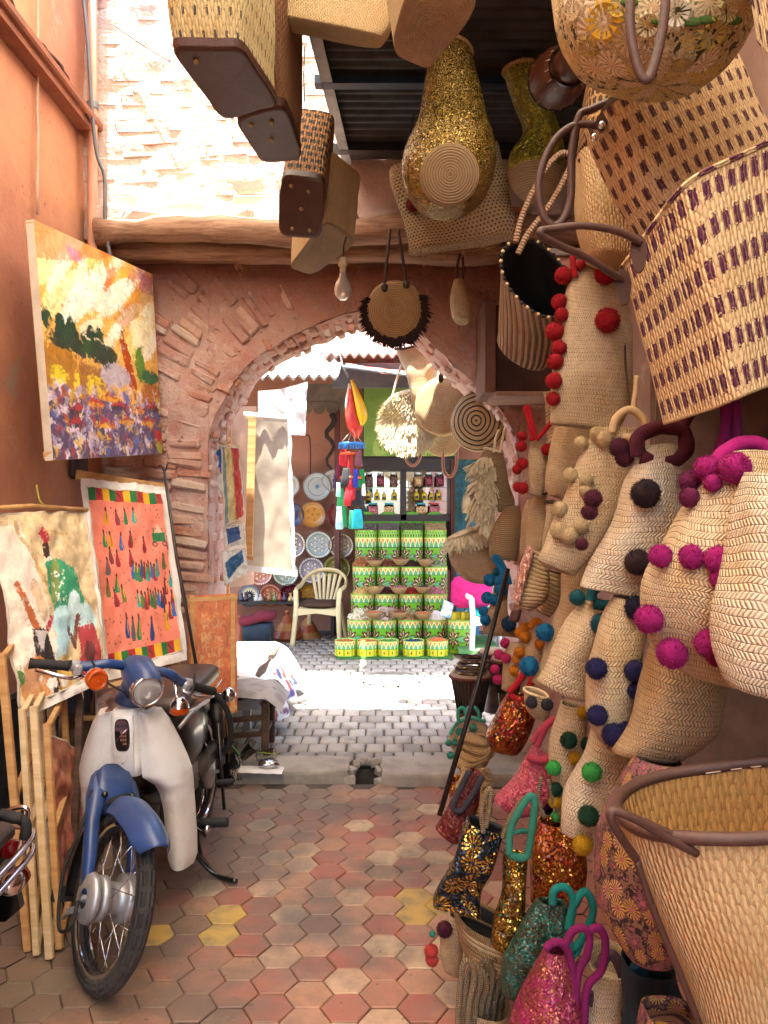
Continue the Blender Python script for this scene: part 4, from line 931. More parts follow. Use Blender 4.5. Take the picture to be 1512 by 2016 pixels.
t = thing('pink_globe_bottle', 'small clear round bottle with pink liquid near the broom', 'bottle', at(442, 1500, 4.7)); c = at(443, 1490, 4.72)
MB().lathe([(.001, -.035), (.02, -.03), (.036, 0), (.02, .03), (.009, .038), (.009, .055), (.001, .056)], 16, c).build('bulb', PLAST, t); MB().lathe([(.001, -.03), (.018, -.025), (.022, -.005), (.001, -.005)], 14, c).build('liquid', plain('pink_liquid', '#b02878', .3), t)
t = thing('broom', 'black bristle broom lying against the stool legs', 'broom', at(440, 1525, 4.55))
a, b = at(418, 1500, 4.62), at(462, 1508, 4.74); a.z, b.z = .16, .18
MB().bar(a, b, .04, .05).build('head', DKWOOD, t)
BRI = plain('black_bristle', '#1d1d20', .8)
m = MB()
for i in range(160):
    q = a.lerp(b, rnd(-.02, 1.05)) + Vector((0, rnd(-.02, .02), -.02)); m.tube([q, q + Vector((rnd(-.02, .05), -.03 + rnd(-.03, .02), -.06)), q + Vector((rnd(.0, .08), -.06 + rnd(-.03, .02), -.14))], .0022, 3)
m.build('bristles', BRI, t, kind='stuff')
MB().tube([at(452, 1500, 4.68), at(430, 1380, 4.9)], .012, 8).build('handle', PINE, t)
m = MB(); m.bar(at(447, 1408, 4.55), at(447, 1502, 4.55), .02); m.build('orange_batten', wood_mat('orange_wood', '#9a6432', '#7a4a22'), None, base=at(447, 1502, 4.55), label='thin orange wood batten standing under the orange painting', cat='batten')
# ================================================================ step-through motorbike on its stand
g = G('blue_enamel'); sc_ = g.mul(g.smooth(g.noise(38, 6, None, .75), .60, .72), g.smooth(g.noise(5, 3), .45, .6)); BLUE = g.out(g.mix(g.mul(sc_, .7), g.mix(g.smooth(g.noise(7, 5), .35, .7), lin('#26457c'), lin('#1f3863')), lin('#7c7468')), g.add(.28, g.mul(g.noise(14, 4), .25)), 0, None, Coat_Weight=.3, Coat_Roughness=.25)
IVORY = plain('ivory_plastic', '#cfcdc4', .32, 0, var=.0, Coat_Weight=.2)
g = G('ivory_shield'); P_, xyz_ = gpos(g); IVORY = g.out(g.mix(g.math('MAXIMUM', g.mul(g.smooth(g.noise(55, 5, None, .7), .62, .72), .6), g.mul(g.smooth(g.noise(5, 6, None, .7), .42, .75), .7)), lin('#d9dcda'), lin('#a9a699')), .34, 0, None, Coat_Weight=.25)
CHROME = plain('chrome', '#d8d8dc', .12, 1.0, var=.05); ALU = plain('aluminium', '#b4b6ba', .42, .6, var=.2, vs=20); BLK = plain('black_paint', '#151516', .3, 0, var=.1, Coat_Weight=.4)
RUB = plain('black_rubber', '#1c1c1d', .75, 0, var=.2, bump=.4, bs=80); ENG = plain('engine_metal', '#5a564f', .5, .6, var=.5, vs=12, c2='#2e2a26'); AMB = plain('amber_lens', '#c8500c', .15, 0, var=.1, Transmission_Weight=.3)
VINYL = plain('brown_vinyl', '#3a2c26', .4, 0, var=.2, bump=.3, bs=150)
g = G('tyre_rubber'); _, u, v = g.uv(); gr = g.mul(g.sin(g.math('DIVIDE', u, .018)), g.smooth(g.abs(g.sin(g.math('DIVIDE', v, .11))), .35, .6))
TYRE = g.out(g.mix(g.smooth(g.noise(6, 4), .4, .7), lin('#262627'), lin('#45423f')), .8, 0, g.bump(gr, .004, .8))
bk = thing('motorbike', 'blue and ivory step-through motorbike parked facing the camera', 'motorbike', (-.985, 2.70, 0), (0, R(-2.0), R(-3)))
bk.scale = (1.06,) * 3
S0 = Vector((0, .09, .275)); AX = Vector((0, .438, .899))
MS = Matrix.Translation(S0) @ Matrix.Rotation(R(44), 4, AX) @ Matrix.Translation(-S0)
def st(m): m.v = [MS @ p for p in m.v]; return m
def wheel(c, steer, rad=.277):
    f = st if steer else (lambda q: q); c = Vector(c); RX = Matrix.Rotation(R(90), 3, 'Y')
    hub = MB(); hub.lathe([(.012, -.07), (.03, -.068), (.062, -.055), (.068, -.05), (.068, -.03), (.05, -.024), (.05, .02), (.068, .026), (.075, .03), (.075, .062), (.06, .066), (.03, .075), (.012, .08)], 28, c, RX); hub.lathe([(.008, -.10), (.008, .10)], 8, c, RX)
    w = f(hub).build('front_wheel' if steer else 'rear_wheel', ALU, bk, local=True)
    ty = MB(); n = 56; rings = []; tw = .029
    for k in range(n):
        a = 6.2832 * k / n; d = Vector((0, math.cos(a), math.sin(a))); ring = []
        for j in range(12):
            b = 6.2832 * j / 12; ring.append(c + d * (rad - .034 + .034 * math.cos(b)) + Vector((tw * math.sin(b), 0, 0)))
        rings.append(ring)
    rings.append(rings[0]); uvy = [1.6 * k / n for k in range(n + 1)]
    ty.rings(rings, True, uvy=uvy); f(ty).build('tyre', TYRE, w, local=True)
    ri = MB(); ri.lathe([(rad - .062, -.022), (rad - .05, -.026), (rad - .046, -.018), (rad - .062, -.012), (rad - .062, .012), (rad - .046, .018), (rad - .05, .026), (rad - .062, .022), (rad - .062, -.022)], 56, c, RX); f(ri).build('rim', CHROME, w, local=True)
    for k in range(28):
        a = 6.2832 * k / 28; s_ = 1 if k % 2 else -1; sw = .55 * (1 if (k // 2) % 2 else -1); d0 = Vector((0, math.cos(a + sw), math.sin(a + sw))); d1 = Vector((0, math.cos(a), math.sin(a)))
        q = MB(); q.tube([c + d0 * .06 + Vector((.035 * s_, 0, 0)), c + d1 * (rad - .06)], .0017, 5); f(q).build('spoke', CHROME, w, local=True)
    return w
FA = Vector((0, 0, .277)); fw = wheel(FA, True)
# fork legs: pressed steel, broad at the crown
for sx in (-1, 1):
    m = MB(); rings = []
    for t, (y, z, w, d) in enumerate([(.25, .565, .055, .10), (.232, .545, .05, .125), (.19, .50, .046, .125), (.12, .41, .042, .115), (.075, .335, .036, .10), (.055, .28, .028, .06)]):
        c = Vector((sx * (.045 + .032 * min(1, t / 2)), y, z)); rings.append([c + Vector((w / 2 * a, d / 2 * b * .9, d / 2 * b * .42)) for a, b in sup(14, 3)])
    m.rings(rings, True, True, True); st(m).build('fork_leg', BLUE, bk, local=True)
    m = MB(); m.tube([Vector((sx * .077, .08, .30)), Vector((sx * .08, .03, .26)), Vector((sx * .082, 0, .277))], .014, 8); st(m).build('link_arm', ALU, bk, local=True)
m = MB(); rings = []
for y, z, w, d in [(.272, .59, .10, .07), (.268, .58, .12, .085), (.25, .55, .14, .10), (.235, .52, .15, .10), (.22, .49, .14, .06)]:
    c = Vector((0, y - .01, z)); rings.append([c + Vector((w / 2 * a, d / 2 * b, .02 * b)) for a, b in sup(20, 3)])
m.rings(rings, True, True, True); st(m).build('fork_crown', BLUE, bk, local=True)
for sx in (-1, 1): st(MB().ball((sx * .05, .186, .54), .012, 2)).build('bolt', BLK, bk, local=True)
def guard(a0, a1, rad, w, mat, name, drop=.035, flare=0.0):
    m = MB(); n = 30; rings = []
    for k in range(n + 1):
        a = R(a0 + (a1 - a0) * k / n); d = Vector((0, -math.cos(a), math.sin(a))); ww = w * (1 - .35 * max(0, 1 - k / 5) ** 2); ring = []
        for j in range(11):
            b = (j / 10 - .5) * 2; ring.append(FA + Vector((ww / 2 * b, 0, 0)) + d * (rad + flare * max(0, 1 - k / 18) ** 1.5 - drop * abs(b) ** 2.5))
        rings.append(ring + [q - d * .004 for q in ring[::-1]])
    m.rings(rings, True, True, True); st(m).build(name, mat, bk, local=True)
guard(50, 112, .312, .135, BLUE, 'front_mudguard', .055, .04)
guard(112, 205, .318, .10, RUB, 'mud_flap', .03)
guard(200, 208, .34, .15, RUB, 'flap_end', .0)
m = MB(); m.lathe([(.03, -.095), (.07, -.09), (.078, -.07), (.06, -.066)], 24, FA, Matrix.Rotation(R(90), 3, 'Y')); st(m).build('brake_plate', ALU, bk, local=True)
m = MB(); m.tube(catmull([(-.10, .02, .26), (-.115, -.02, .20), (-.12, .06, .16), (-.13, .13, .30), (-.10, .17, .45), (-.085, .22, .54)], 6), .006, 7); st(m).build('brake_cable', RUB, bk, local=True)
m = MB(); m.bar((-.095, .01, .24), (-.10, .075, .20), .012, .02); m.tube([(-.10, .06, .21), (-.10, .09, .17)], .006, 6); st(m).build('brake_arm', ALU, bk, local=True)
# headlamp nacelle and bars
m = MB(); rings = []
for y, z, w, h in [(.225, .900, .10, .10), (.25, .908, .115, .115), (.31, .925, .12, .115), (.38, .95, .115, .09), (.42, .955, .05, .04)]:
    rings.append([Vector((w / 2 * a, y - .12 * 0 + (.03 * -b), z + h / 2 * b)) for a, b in sup(24, 2.3)])
m.rings(rings, True, False, True); st(m).build('headlamp_nacelle', BLUE, bk, local=True)
m = MB(); rings = []
for y, z, w, d in [(.31, .93, .10, .12), (.335, .87, .095, .10), (.355, .81, .09, .09)]: rings.append([Vector((w / 2 * a, y + d / 2 * b, z)) for a, b in sup(16, 2.6)])
m.rings(rings, True, True, True); st(m).build('steering_neck', BLUE, bk, local=True)
LD = Vector((0, -.98, -.18)).normalized(); LM = LD.to_track_quat('Z', 'Y').to_matrix(); LC = Vector((0, .225, .898)); LM = LM @ Matrix.Scale(.74, 3)
st(MB().lathe([(.074, -.03), (.079, .0), (.080, .012), (.074, .02), (.066, .018), (.066, .0)], 36, LC, LM)).build('headlamp_rim', CHROME, bk, local=True)
st(MB().lathe([(.0665, .014), (.05, .024), (.03, .029), (.001, .031)], 32, LC, LM)).build('headlamp_lens', plain('lamp_glass', '#c9ccc8', .12, 0, var=.15, vs=30, Transmission_Weight=.45), bk, local=True)
st(MB().lathe([(.066, .010), (.05, -.012), (.02, -.03), (.001, -.032)], 32, LC, LM)).build('reflector', CHROME, bk, local=True)
for sx in (-1, 1):
    m = MB(); m.tube(catmull([(sx * .05, .36, .945), (sx * .12, .345, .945), (sx * .17, .36, .925), (sx * .20, .375, .915)], 5), .018, 10); st(m).build('handlebar', BLUE, bk, local=True)
    m = MB(); P = [Vector((sx * (.235 + .125 * i / 12), .385 + .035 * i / 12, .908 - .02 * i / 12)) for i in range(13)]; m.tube(P, [.0165 + (.002 if i % 2 else 0) + (.004 if i in (0, 12) else 0) for i in range(13)], 12); st(m).build('grip', RUB, bk, local=True)
    m = MB(); m.lathe([(.02, -.02), (.022, 0), (.02, .02)], 12, (sx * .215, .38, .912), Matrix.Rotation(R(90), 3, 'Y')); m.box((sx * .21, .36, .902), (.03, .03, .045), None, .008); st(m).build('switch_housing', ALU, bk, local=True)
    m = MB(); m.tube(catmull([(sx * .19, .345, .892), (sx * .24, .325, .88), (sx * .30, .345, .88), (sx * .345, .38, .878)], 5), .0075, 8, flat=.6); st(m).build('brake_lever', CHROME, bk, local=True)
    IM = Vector((sx * .1, -1, 0)).to_track_quat('Z', 'Y').to_matrix(); c = Vector((sx * .165, .285, .90 if sx < 0 else .86))
    m = MB(); m.tube([(sx * .15, .35, .925), c + Vector((0, .02, .0))], .009, 8); st(m).build('indicator_stem', CHROME, bk, local=True)
    if sx < 0:
        st(MB().lathe([(.034, -.03), (.038, -.01), (.038, .0)], 24, c, IM)).build('indicator_housing', CHROME, bk, local=True); st(MB().lathe([(.038, 0), (.037, .02), (.028, .034), (.026, .028), (.012, .034), (.001, .034)], 24, c, IM)).build('indicator_lens', AMB, bk, local=True)
    else:
        DM = Vector((.25, -.15, -1)).to_track_quat('Z', 'Y').to_matrix(); st(MB().lathe([(.001, -.02), (.02, -.018), (.034, .0), (.036, .02)], 24, c, DM)).build('indicator_housing', CHROME, bk, local=True); st(MB().lathe([(.036, .02), (.036, .035), (.028, .045), (.001, .048)], 24, c, DM)).build('indicator_lens', AMB, bk, local=True)
m = MB(); m.tube(catmull([(-.19, .34, .96), (-.14, .30, .90), (-.06, .28, .87), (-.03, .29, .85)], 5), .004, 6); m.tube(catmull([(.22, .34, .96), (.2, .29, .88), (.12, .33, .78), (.08, .4, .72)], 5), .004, 6); st(m).build('control_cable', RUB, bk, local=True)
# leg shield
def wing(sx):
    zz = [.792, .785, .74, .66, .60, .55, .51, .41, .29, .215, .18]; xo = [.085, .112, .142, .176, .198, .212, .214, .214, .213, .21, .196]; xi = [.048, .048, .05, .05, .051, .055, .088, .103, .106, .106, .112]
    def fn(s, q):
        z = float(np.interp(q, np.linspace(0, 1, len(zz)), zz)); a = float(np.interp(q, np.linspace(0, 1, len(zz)), xi)); b = float(np.interp(q, np.linspace(0, 1, len(zz)), xo)); x = a + (b - a) * s
        x = a + (x - a) * (1.12 if sx < 0 else .96); y = .325 + .055 * (x / .21) ** 2 + .12 * max(0, .55 - z) ** 1.2 + .05 * s ** 4 + (.05 * (1 - s) ** 2 * min(1, max(0, (.55 - z) / .08))) - .025 * math.sin(math.pi * s) * (1 if z > .5 else .6)
        return Vector((sx * x, y, z))
    m = MB(); m.grid(fn, 16, 50); m.grid(lambda s, q: fn(s, q) + Vector((0, .010, 0)), 16, 50)
    for s in (0, 1): m.grid(lambda a, q: fn(s, q) + Vector((0, .010 * a, 0)), 1, 50)
    for q in (0, 1): m.grid(lambda a, b: fn(b, q) + Vector((0, .010 * a, 0)), 1, 16)
    m.build('leg_shield', IVORY, bk, local=True)
wing(-1); wing(1)
m = MB(); rings = []
for z, w, y in [(.80, .088, .315), (.785, .10, .305), (.70, .105, .305), (.61, .108, .298), (.565, .112, .292)]: rings.append([Vector((w / 2 * a, y + .05 + .05 * b, z)) for a, b in sup(24, 5)])
m.rings(rings, True, True, True); m.build('steering_cover', IVORY, bk, local=True)
m = MB(); m.box((0, .302, .682), (.078, .012, .20), Matrix.Rotation(R(-2), 3, 'X'), .006, True); m.build('badge_panel', IVORY, bk, local=True)
m = MB(); pts = []
for k in range(24):
    a = 6.2832 * (k + .5) / 24; pts.append(Vector((.027 * math.copysign(abs(math.cos(a)) ** .5, math.cos(a)), .2955, .715 + .058 * math.copysign(abs(math.sin(a)) ** .6, math.sin(a)))))
m.prism(pts, (0, -.004, 0)); bdg = m.build('badge', plain('badge_black', '#1a1a1e', .25, .3), bk, local=True)
m = MB(); pts2 = [Vector((p_.x * .9, .291, .715 + (p_.z - .715) * .93)) for p_ in pts]; m.prism(pts2, (0, -.001, 0)); m.build('badge_plate', plain('badge_violet_chrome', '#8b84a0', .25, .9), bdg, local=True)
m = MB(); m.prism([Vector((p_.x * .86, .2895, .715 + (p_.z - .715) * .9)) for p_ in pts if p_.z < .74], (0, -.0006, 0)); m.build('badge_field', plain('badge_black', '#1a1a1e'), bdg, local=True)
for i in range(4):
    for j in range(3):
        if (i, j) != (0, 0): MB().box((-.004 + .008 * j + .002, .2886, .685 + .014 * i), (.006, .0012, .009)).build('emblem_bar', CHROME, bdg, local=True)
m = MB(); m.tube([(-.02, .2886, .695), (-.004, .2886, .715), (.018, .2886, .735)], .0018, 5); m.build('emblem_wing', CHROME, bdg, local=True)
fc = bpy.data.curves.new('badge_text', 'FONT'); fc.body = 'HONDA'; fc.size = .0115; fc.align_x = 'CENTER'; fc.extrude = .0004
fo = bpy.data.objects.new('lettering_curve', fc); COL.objects.link(fo); bpy.context.view_layer.update()
tm = bpy.data.meshes.new_from_object(fo.evaluated_get(bpy.context.evaluated_depsgraph_get())); bpy.data.objects.remove(fo); tm.materials.clear()
inst('lettering', tm, plain('badge_black', '#1a1a1e'), bdg, Matrix.LocRotScale(Vector((0, .2892, .744)), Matrix.Rotation(R(90), 3, 'X'), None))
MB().ball((-.002, .294, .618), .006, 2).build('screw', ALU, bk, local=True)
# frame, engine, seat, rear
m = MB(); m.tube(catmull([(0, .38, .80), (0, .46, .60), (0, .58, .45), (0, .75, .43), (0, .85, .52), (0, .98, .60)], 6), [.05] * 31, 12); m.build('frame_tube', BLK, bk, local=True)
m = MB(); rings = []
for y, z, w, h in [(.50, .60, .10, .12), (.56, .60, .22, .22), (.66, .59, .285, .28), (.80, .585, .29, .27), (.95, .59, .25, .22), (1.08, .60, .14, .14)]: rings.append([Vector((w / 2 * a, y, z + h / 2 * b - .02 * (1 - b))) for a, b in sup(28, 2.4)])
m.rings(rings, True, True, True); m.build('fuel_tank', BLK, bk, local=True)
m = MB(); m.tube(catmull([(.12, .56, .66), (.15, .66, .70), (.155, .85, .695), (.1, 1.02, .665)], 6), .008, 8); m.build('tank_trim', ALU, bk, local=True)
m = MB(); rings = []
for y, z, w, h in [(.60, .72, .16, .05), (.64, .73, .225, .075), (.78, .735, .25, .085), (.95, .74, .26, .085), (1.16, .75, .25, .085), (1.22, .75, .18, .05)]: rings.append([Vector((w / 2 * a, y, z + h / 2 * b)) for a, b in sup(24, 3.5)])
m.rings(rings, True, True, True); seat = m.build('seat', VINYL, bk, local=True)
m = MB(); m.tube(catmull([(.11, .64, .695), (.127, .8, .69), (.13, 1.0, .695), (.12, 1.2, .705)], 6), .006, 6); m.build('seat_trim', CHROME, seat, local=True)
m = MB(); m.box((0, .66, .34), (.17, .26, .19), None, .04, True); m.lathe([(.085, -.12), (.095, -.10), (.095, .10), (.085, .12)], 20, (0, .76, .33), Matrix.Rotation(R(90), 3, 'Y')); m.build('engine', ENG, bk, local=True)
for i in range(6): MB().box((0, .46 + .025 * i, .33), (.12, .008, .12), None, .003).build('cooling_fin', ENG, bk, local=True)
m = MB(); m.box((.10, .95, .40), (.03, .46, .10), None, .014, True); m.box((.10, .72, .40), (.035, .2, .14), None, .016, True); m.build('chain_case', ENG, bk, local=True)
for sx in (-1, 1):
    m = MB(); m.tube([(sx * .02, .66, .25), (sx * .16, .66, .25)], .010, 8); m.build('peg_bar', BLK, bk, local=True)
    m = MB(); P = [Vector((sx * (.165 + .11 * i / 10), .66, .25)) for i in range(11)]; m.tube(P, [.018 + .0025 * (i % 2) for i in range(11)], 10); m.build('footpeg', RUB, bk, local=True)
    m = MB(); P = [Vector((sx * (.14 + .08 * i / 8), .98, .30)) for i in range(9)]; m.tube(P, [.013 + .002 * (i % 2) for i in range(9)], 10); m.build('rear_footpeg', RUB, bk, local=True)
    m = MB(); m.tube([(sx * .11, 1.12, .66), (sx * .12, 1.17, .32)], [.026, .018], 12); m.build('shock_absorber', BLK, bk, local=True)
    m = MB(); m.tube([(sx * .113, 1.13, .62), (sx * .117, 1.15, .45)], .031, 12); m.build('shock_cover', CHROME if sx < 0 else ENG, bk, local=True)
m = MB(); m.tube(catmull([(.12, .70, .22), (.18, .66, .20), (.2, .62, .235)], 4), .008, 8); m.ball((.2, .62, .24), .016, 2); m.build('gear_pedal', CHROME, bk, local=True)
m = MB(); m.tube(catmull([(.08, .70, .22), (.12, .72, .10), (.20, .72, .012), (.30, .66, .012)], 5), .010, 8); m.build('side_stand', BLK, bk, local=True)
m = MB(); m.tube([(.10, .78, .22), (.12, .80, .03)], .010, 8); m.build('centre_stand', BLK, bk, local=True)
m = MB(); m.tube([(.15, 1.02, .55), (.17, 1.0, .17)], .008, 8); m.build('kick_lever', BLK, bk, local=True)
wheel((0, 1.19, .277), False)
m = MB(); n = 24; rings = []
for k in range(n + 1):
    a = R(20 + 190 * k / n); d = Vector((0, -math.cos(a), math.sin(a))); rings.append([Vector((0, 1.19, .277)) + Vector((.07 * b, 0, 0)) + d * (.33 - .03 * b * b) for b in (-1, -.6, 0, .6, 1)])
m.rings(rings, False); m.build('rear_mudguard', BLK, bk, local=True)
for sx in (-1, 1):
    c = Vector((sx * .15, 1.22, .63)); m = MB(); m.tube([(sx * .06, 1.22, .63), c], .008, 8); m.build('indicator_stem', CHROME, bk, local=True); m = MB(); m.ball(c, .036, 3); m.build('rear_indicator', CHROME, bk, local=True)
m = MB(); m.tube(catmull([(.10, 1.05, .70), (.17, 1.09, .6), (.18, 1.12, .45), (.12, 1.14, .36)], 6), .014, 8); m.build('breather_hose', RUB, bk, local=True)
# ---- tail of a second motorbike at the picture's edge
t = thing('parked_motorbike', 'tail of a dark motorbike with chrome rack at the left edge', 'motorbike', (-1.22, 2.30, 0))
m = MB(); rings = []
for x, y, z, w, h in [(-1.16, 2.36, .685, .06, .02), (-1.16, 2.30, .69, .18, .06), (-1.18, 2.15, .70, .23, .085), (-1.2, 1.9, .71, .24, .09), (-1.2, 1.6, .72, .2, .09)]: rings.append([Vector((x + w / 2 * a, y, z + h / 2 * b)) for a, b in sup(20, 3)])
m.rings(rings, True, True, True); m.build('seat', VINYL, t)
for z, o in ((.645, 0), (.60, -.02)):
    m = MB(); m.tube(catmull([(-1.02, 1.7, z), (-1.03, 2.1, z), (-1.055, 2.38, z), (-1.14, 2.44, z), (-1.28, 2.40, z)], 6), .009, 8); m.build('rack_rail', CHROME, t)
m = MB(); m.tube(pixpath([(5, 1600, 2.42), (35, 1590, 2.42), (52, 1592, 2.42), (53, 1612, 2.42), (30, 1690, 2.40), (0, 1740, 2.38)], None, 5), .008, 8); m.build('grab_rail', CHROME, t)
m = MB(); m.tube(pixpath([(-5, 1606, 2.38), (20, 1606, 2.38), (50, 1620, 2.38), (48, 1650, 2.38)], None, 4), .017, 8); m.tube(pixpath([(0, 1600, 2.36), (25, 1612, 2.37), (44, 1612, 2.37)], None, 4), .015, 8); m.build('luggage_strap', RUB, t)
m = MB(); c = at(24, 1738, 2.33); m.ball(c, .036, 3, 0, (1, 1.2, 1)); m.build('rear_indicator', CHROME, t); m = MB(); m.lathe([(.030, 0), (.03, .012), (.001, .02)], 16, c + Vector((.004, .036, 0)), Matrix.Rotation(R(-90), 3, 'X')); m.build('indicator_lens', AMB, t)
m = MB(); m.tube([c, c + Vector((-.12, -.02, .03))], .009, 8); m.build('indicator_stem', CHROME, t)
m = MB(); m.box(at(18, 1672, 2.40), (.05, .03, .06), None, .012, True); m.build('tail_lamp', plain('red_lens', '#8f1420', .2), t)
m = MB(); q = [at(-30, 1735, 2.36), at(32, 1755, 2.36), at(40, 1790, 2.36), at(10, 1815, 2.36), at(-30, 1815, 2.36)]; m.prism(q, (0, .03, 0)); m.build('number_plate_holder', BLK, t)
m = MB(); n = 20; rings = []
for k in range(n + 1):
    a = R(-10 + 150 * k / n); d = Vector((0, math.cos(a), math.sin(a))); rings.append([Vector((-1.2, 2.02, .29)) + Vector((.07 * b, 0, 0)) + d * (.34 - .03 * b * b) for b in (-1, -.6, 0, .6, 1)])
m.rings(rings, False); m.build('rear_mudguard', BLK, t)
m = MB(); m.lathe([(.24, -.03), (.29, -.02), (.29, .02), (.24, .03)], 40, (-1.2, 2.02, .29), Matrix.Rotation(R(90), 3, 'Y')); m.build('rear_wheel', TYRE, t)
m = MB(); m.tube([(-1.10, 2.0, .29), (-1.08, 2.12, .66)], .02, 10); m.build('shock_absorber', CHROME, t)
# ================================================================ the spice shop and pottery across the street
YF = 9.55
REDW = plain('oxblood_wood', '#5a241c', .5, var=.3, vs=6); DARKW = plain('ebony_wood', '#231a16', .45, var=.2)
# ---- glazed plates on the wall
def plate_pic(base, line, cream, style):
    p = Pic(96, 26, base); X, Y_ = p.X, p.Y
    if style == 'plain':
        p.rect(0, .86, 1, 1, line); p.rect(0, .72, 1, .76, line, .6); p.put((np.sin(X * 31.4) > .6) & (Y_ < .5) & (Y_ > .3), line, .6); p.rect(0, 0, 1, .06, line)
    elif style == 'star':
        p.rect(0, 0, 1, .74, cream); p.put((Y_ < .30 + .24 * np.abs(((X * 14) % 1) - .5) * 2) & (Y_ > .1), line); p.rect(0, 0, 1, .05, line); p.rect(0, .68, 1, .71, line, .7); p.rect(0, .94, 1, 1, line, .5)
    elif style == 'fine':
        p.put((np.sin(X * 150) * np.sin(Y_ * 40) > .2), cream, .7); p.rect(0, .0, 1, .12, '#4a6a86'); p.rect(0, .62, 1, .66, line); p.rect(0, .92, 1, 1, line, .6)
    else:
        p.rect(0, .74, 1, .77, line); p.put((Y_ > .80) & (Y_ < .93) & (((X * 34) % 1) < .62), cream); p.rect(0, .95, 1, 1, line)
        for k in range(6): 
            p.ell((k + .5) / 6, .55, .042, .11, line); p.ell((k + .5) / 6, .55, .032, .085, cream); p.ell((k + .5) / 6, .55, .008, .03, line)
            p.ell(((k + 1) % 6) / 6 + .001, .30, .042, .10, line); p.ell(((k + 1) % 6) / 6, .30, .034, .08, cream)
        p.put(np.abs(np.sin(X * 18.85) * .2 + .42 - Y_) < .03, line, .6)
    p.fuzz(.12); return p
def plate(px, py, r, base, line, cream, style, label):
    c = at(px, py, YF); rr = r * YF / F; p = plate_pic(base, line, cream, style)
    def fn(s, t):
        a = s * 2 * math.pi; q = t * rr; return c + Vector((q * math.sin(a), -.030 - .022 * max(0, (t - .55) / .45) ** 1.2 + .006 * (t > .97), q * math.cos(a)))
    t_ = thing('ceramic_plate', label, 'plate', c - Vector((0, 0, rr)), group='painted plates on the shop wall')
    painted(p, fn).build('glazed_face', GLAZE, t_)
    m = MB(); m.lathe([(rr, 0), (rr * .99, .012), (rr * .6, .03), (rr * .3, .034)], 40, c + Vector((0, -.052, 0)), Matrix.Rotation(R(-90), 3, 'X')); m.build('rim', plain('plate_clay', '#8a5a48', .6), t_)
for a in [(625, 958, 28, '#8d908e', '#4e5458', '#b4b4ae', 'fine', 'large grey filigree plate hanging highest on the wall'), (566, 956, 25, '#a09c90', '#5a5650', '#c0b8a8', 'fine', 'grey crackled plate beside the canvas edge'), (657, 946, 22, '#a8a6a0', '#6a6a68', '#c0bcb0', 'fine', 'pale grey plate half behind the felt pouches'),
          (616, 1013, 27, '#a8701c', '#6a3c10', '#c8943c', 'plain', 'large amber yellow plate below the grey filigree plate'), (574, 1014, 25, '#23285c', '#12143a', '#3a4080', 'plain', 'navy blue plate left of the amber plate'), (667, 1014, 25, '#7a2a28', '#4a1416', '#8a3a36', 'plain', 'dull red plate behind the lowest pouches'),
          (576, 1072, 27, '#7c6a70', '#3c2c3a', '#d0bc9c', 'flower', 'purple grey flowered plate at the canvas edge, third row'), (628, 1072, 27, '#8c9694', '#4a5a60', '#d0c0a0', 'flower', 'blue grey flowered plate in the middle of the third row'), (672, 1074, 25, '#8a7464', '#5a4438', '#d4c0a0', 'flower', 'brown grey flowered plate right in the third row'),
          (614, 1122, 26, '#8a7e86', '#3a3044', '#d4c4a8', 'flower', 'violet flowered plate left above the white chair'), (664, 1119, 27, '#7c7a30', '#4c4c1c', '#a8a460', 'flower', 'olive green plate above the white chair'), (563, 1127, 26, '#7e8a78', '#485048', '#cfc3a0', 'flower', 'sage green flowered plate under the canvas hem'), (513, 1127, 25, '#a85a3c', '#74301c', '#d6b898', 'flower', 'orange flowered plate under the canvas hem'),
          (492, 1172, 22, '#7c7a80', '#2e2c3a', '#d8c49c', 'star', 'cream plate with a dark star, bottom row left'), (533, 1171, 22, '#a8583c', '#7a3420', '#d09a78', 'flower', 'salmon orange plate in the bottom row'), (572, 1170, 22, '#55121a', '#2e080c', '#6a1c22', 'plain', 'deep red plate in the bottom row'), (609, 1170, 21, '#a06a1c', '#5a3410', '#b8842c', 'plain', 'amber plate half behind the white chair')]: plate(*a)
# ---- carved valance and door frame left of the shop
t = thing('carved_valance', 'dark scalloped wooden valance under the tin canopy', 'valance', at(636, 800, 9.0))
m = MB(); m.box(at(640, 775, 9.0), (.62, .04, .22)); m.build('board', plain('old_grey_wood', '#6b5d50', .8, var=.4), t)
for k in range(4):
    c = at(602 + 26 * k, 800, 8.97); pts = [c + Vector((.072 * math.cos(math.pi * j / 12) * (-1), 0, -.0 - .085 * math.sin(math.pi * j / 12) ** .8)) for j in range(13)]
    m = MB(); m.prism([c + Vector((-.074, 0, .05)), ] + pts + [c + Vector((.074, 0, .05))], (0, .03, 0)); m.build('scallop', plain('old_grey_wood', '#6b5d50'), t)
m = MB(); P = [at(650 + 8 * math.sin(i * 1.3), 815 + i * 11, 8.9) for i in range(11)]; m.tube([q + nz3(q, 6) * .02 for q in P], [.035 * (1 - i / 16) for i in range(11)], 7); m.build('hanging_roots', plain('bark_dark', '#2a1c16', .9), None, base=P[-1], label='dark twisted strip hanging beside the carved valance', cat='ornament')
m = MB(); m.tube(pixpath([(600, 858, 9.6), (610, 864, 9.6), (611, 940, 9.6)], None, 4), .008, 6); m.build('wall_cable', plain('brown_wire', '#4a2c20'), None, base=at(611, 940, 9.6), label='thin cable running down the terracotta wall above the plates', cat='cable')
m = MB(); m.box(at(664, 1010, 9.45) + Vector((0, 0, -.25)), (.06, .14, 3.2)); m.build('shop_post', REDW, None, base=(at(664, 1010, 9.45).x, 9.45, ZS), label='dark red wooden post between plates and spice stand', cat='post')
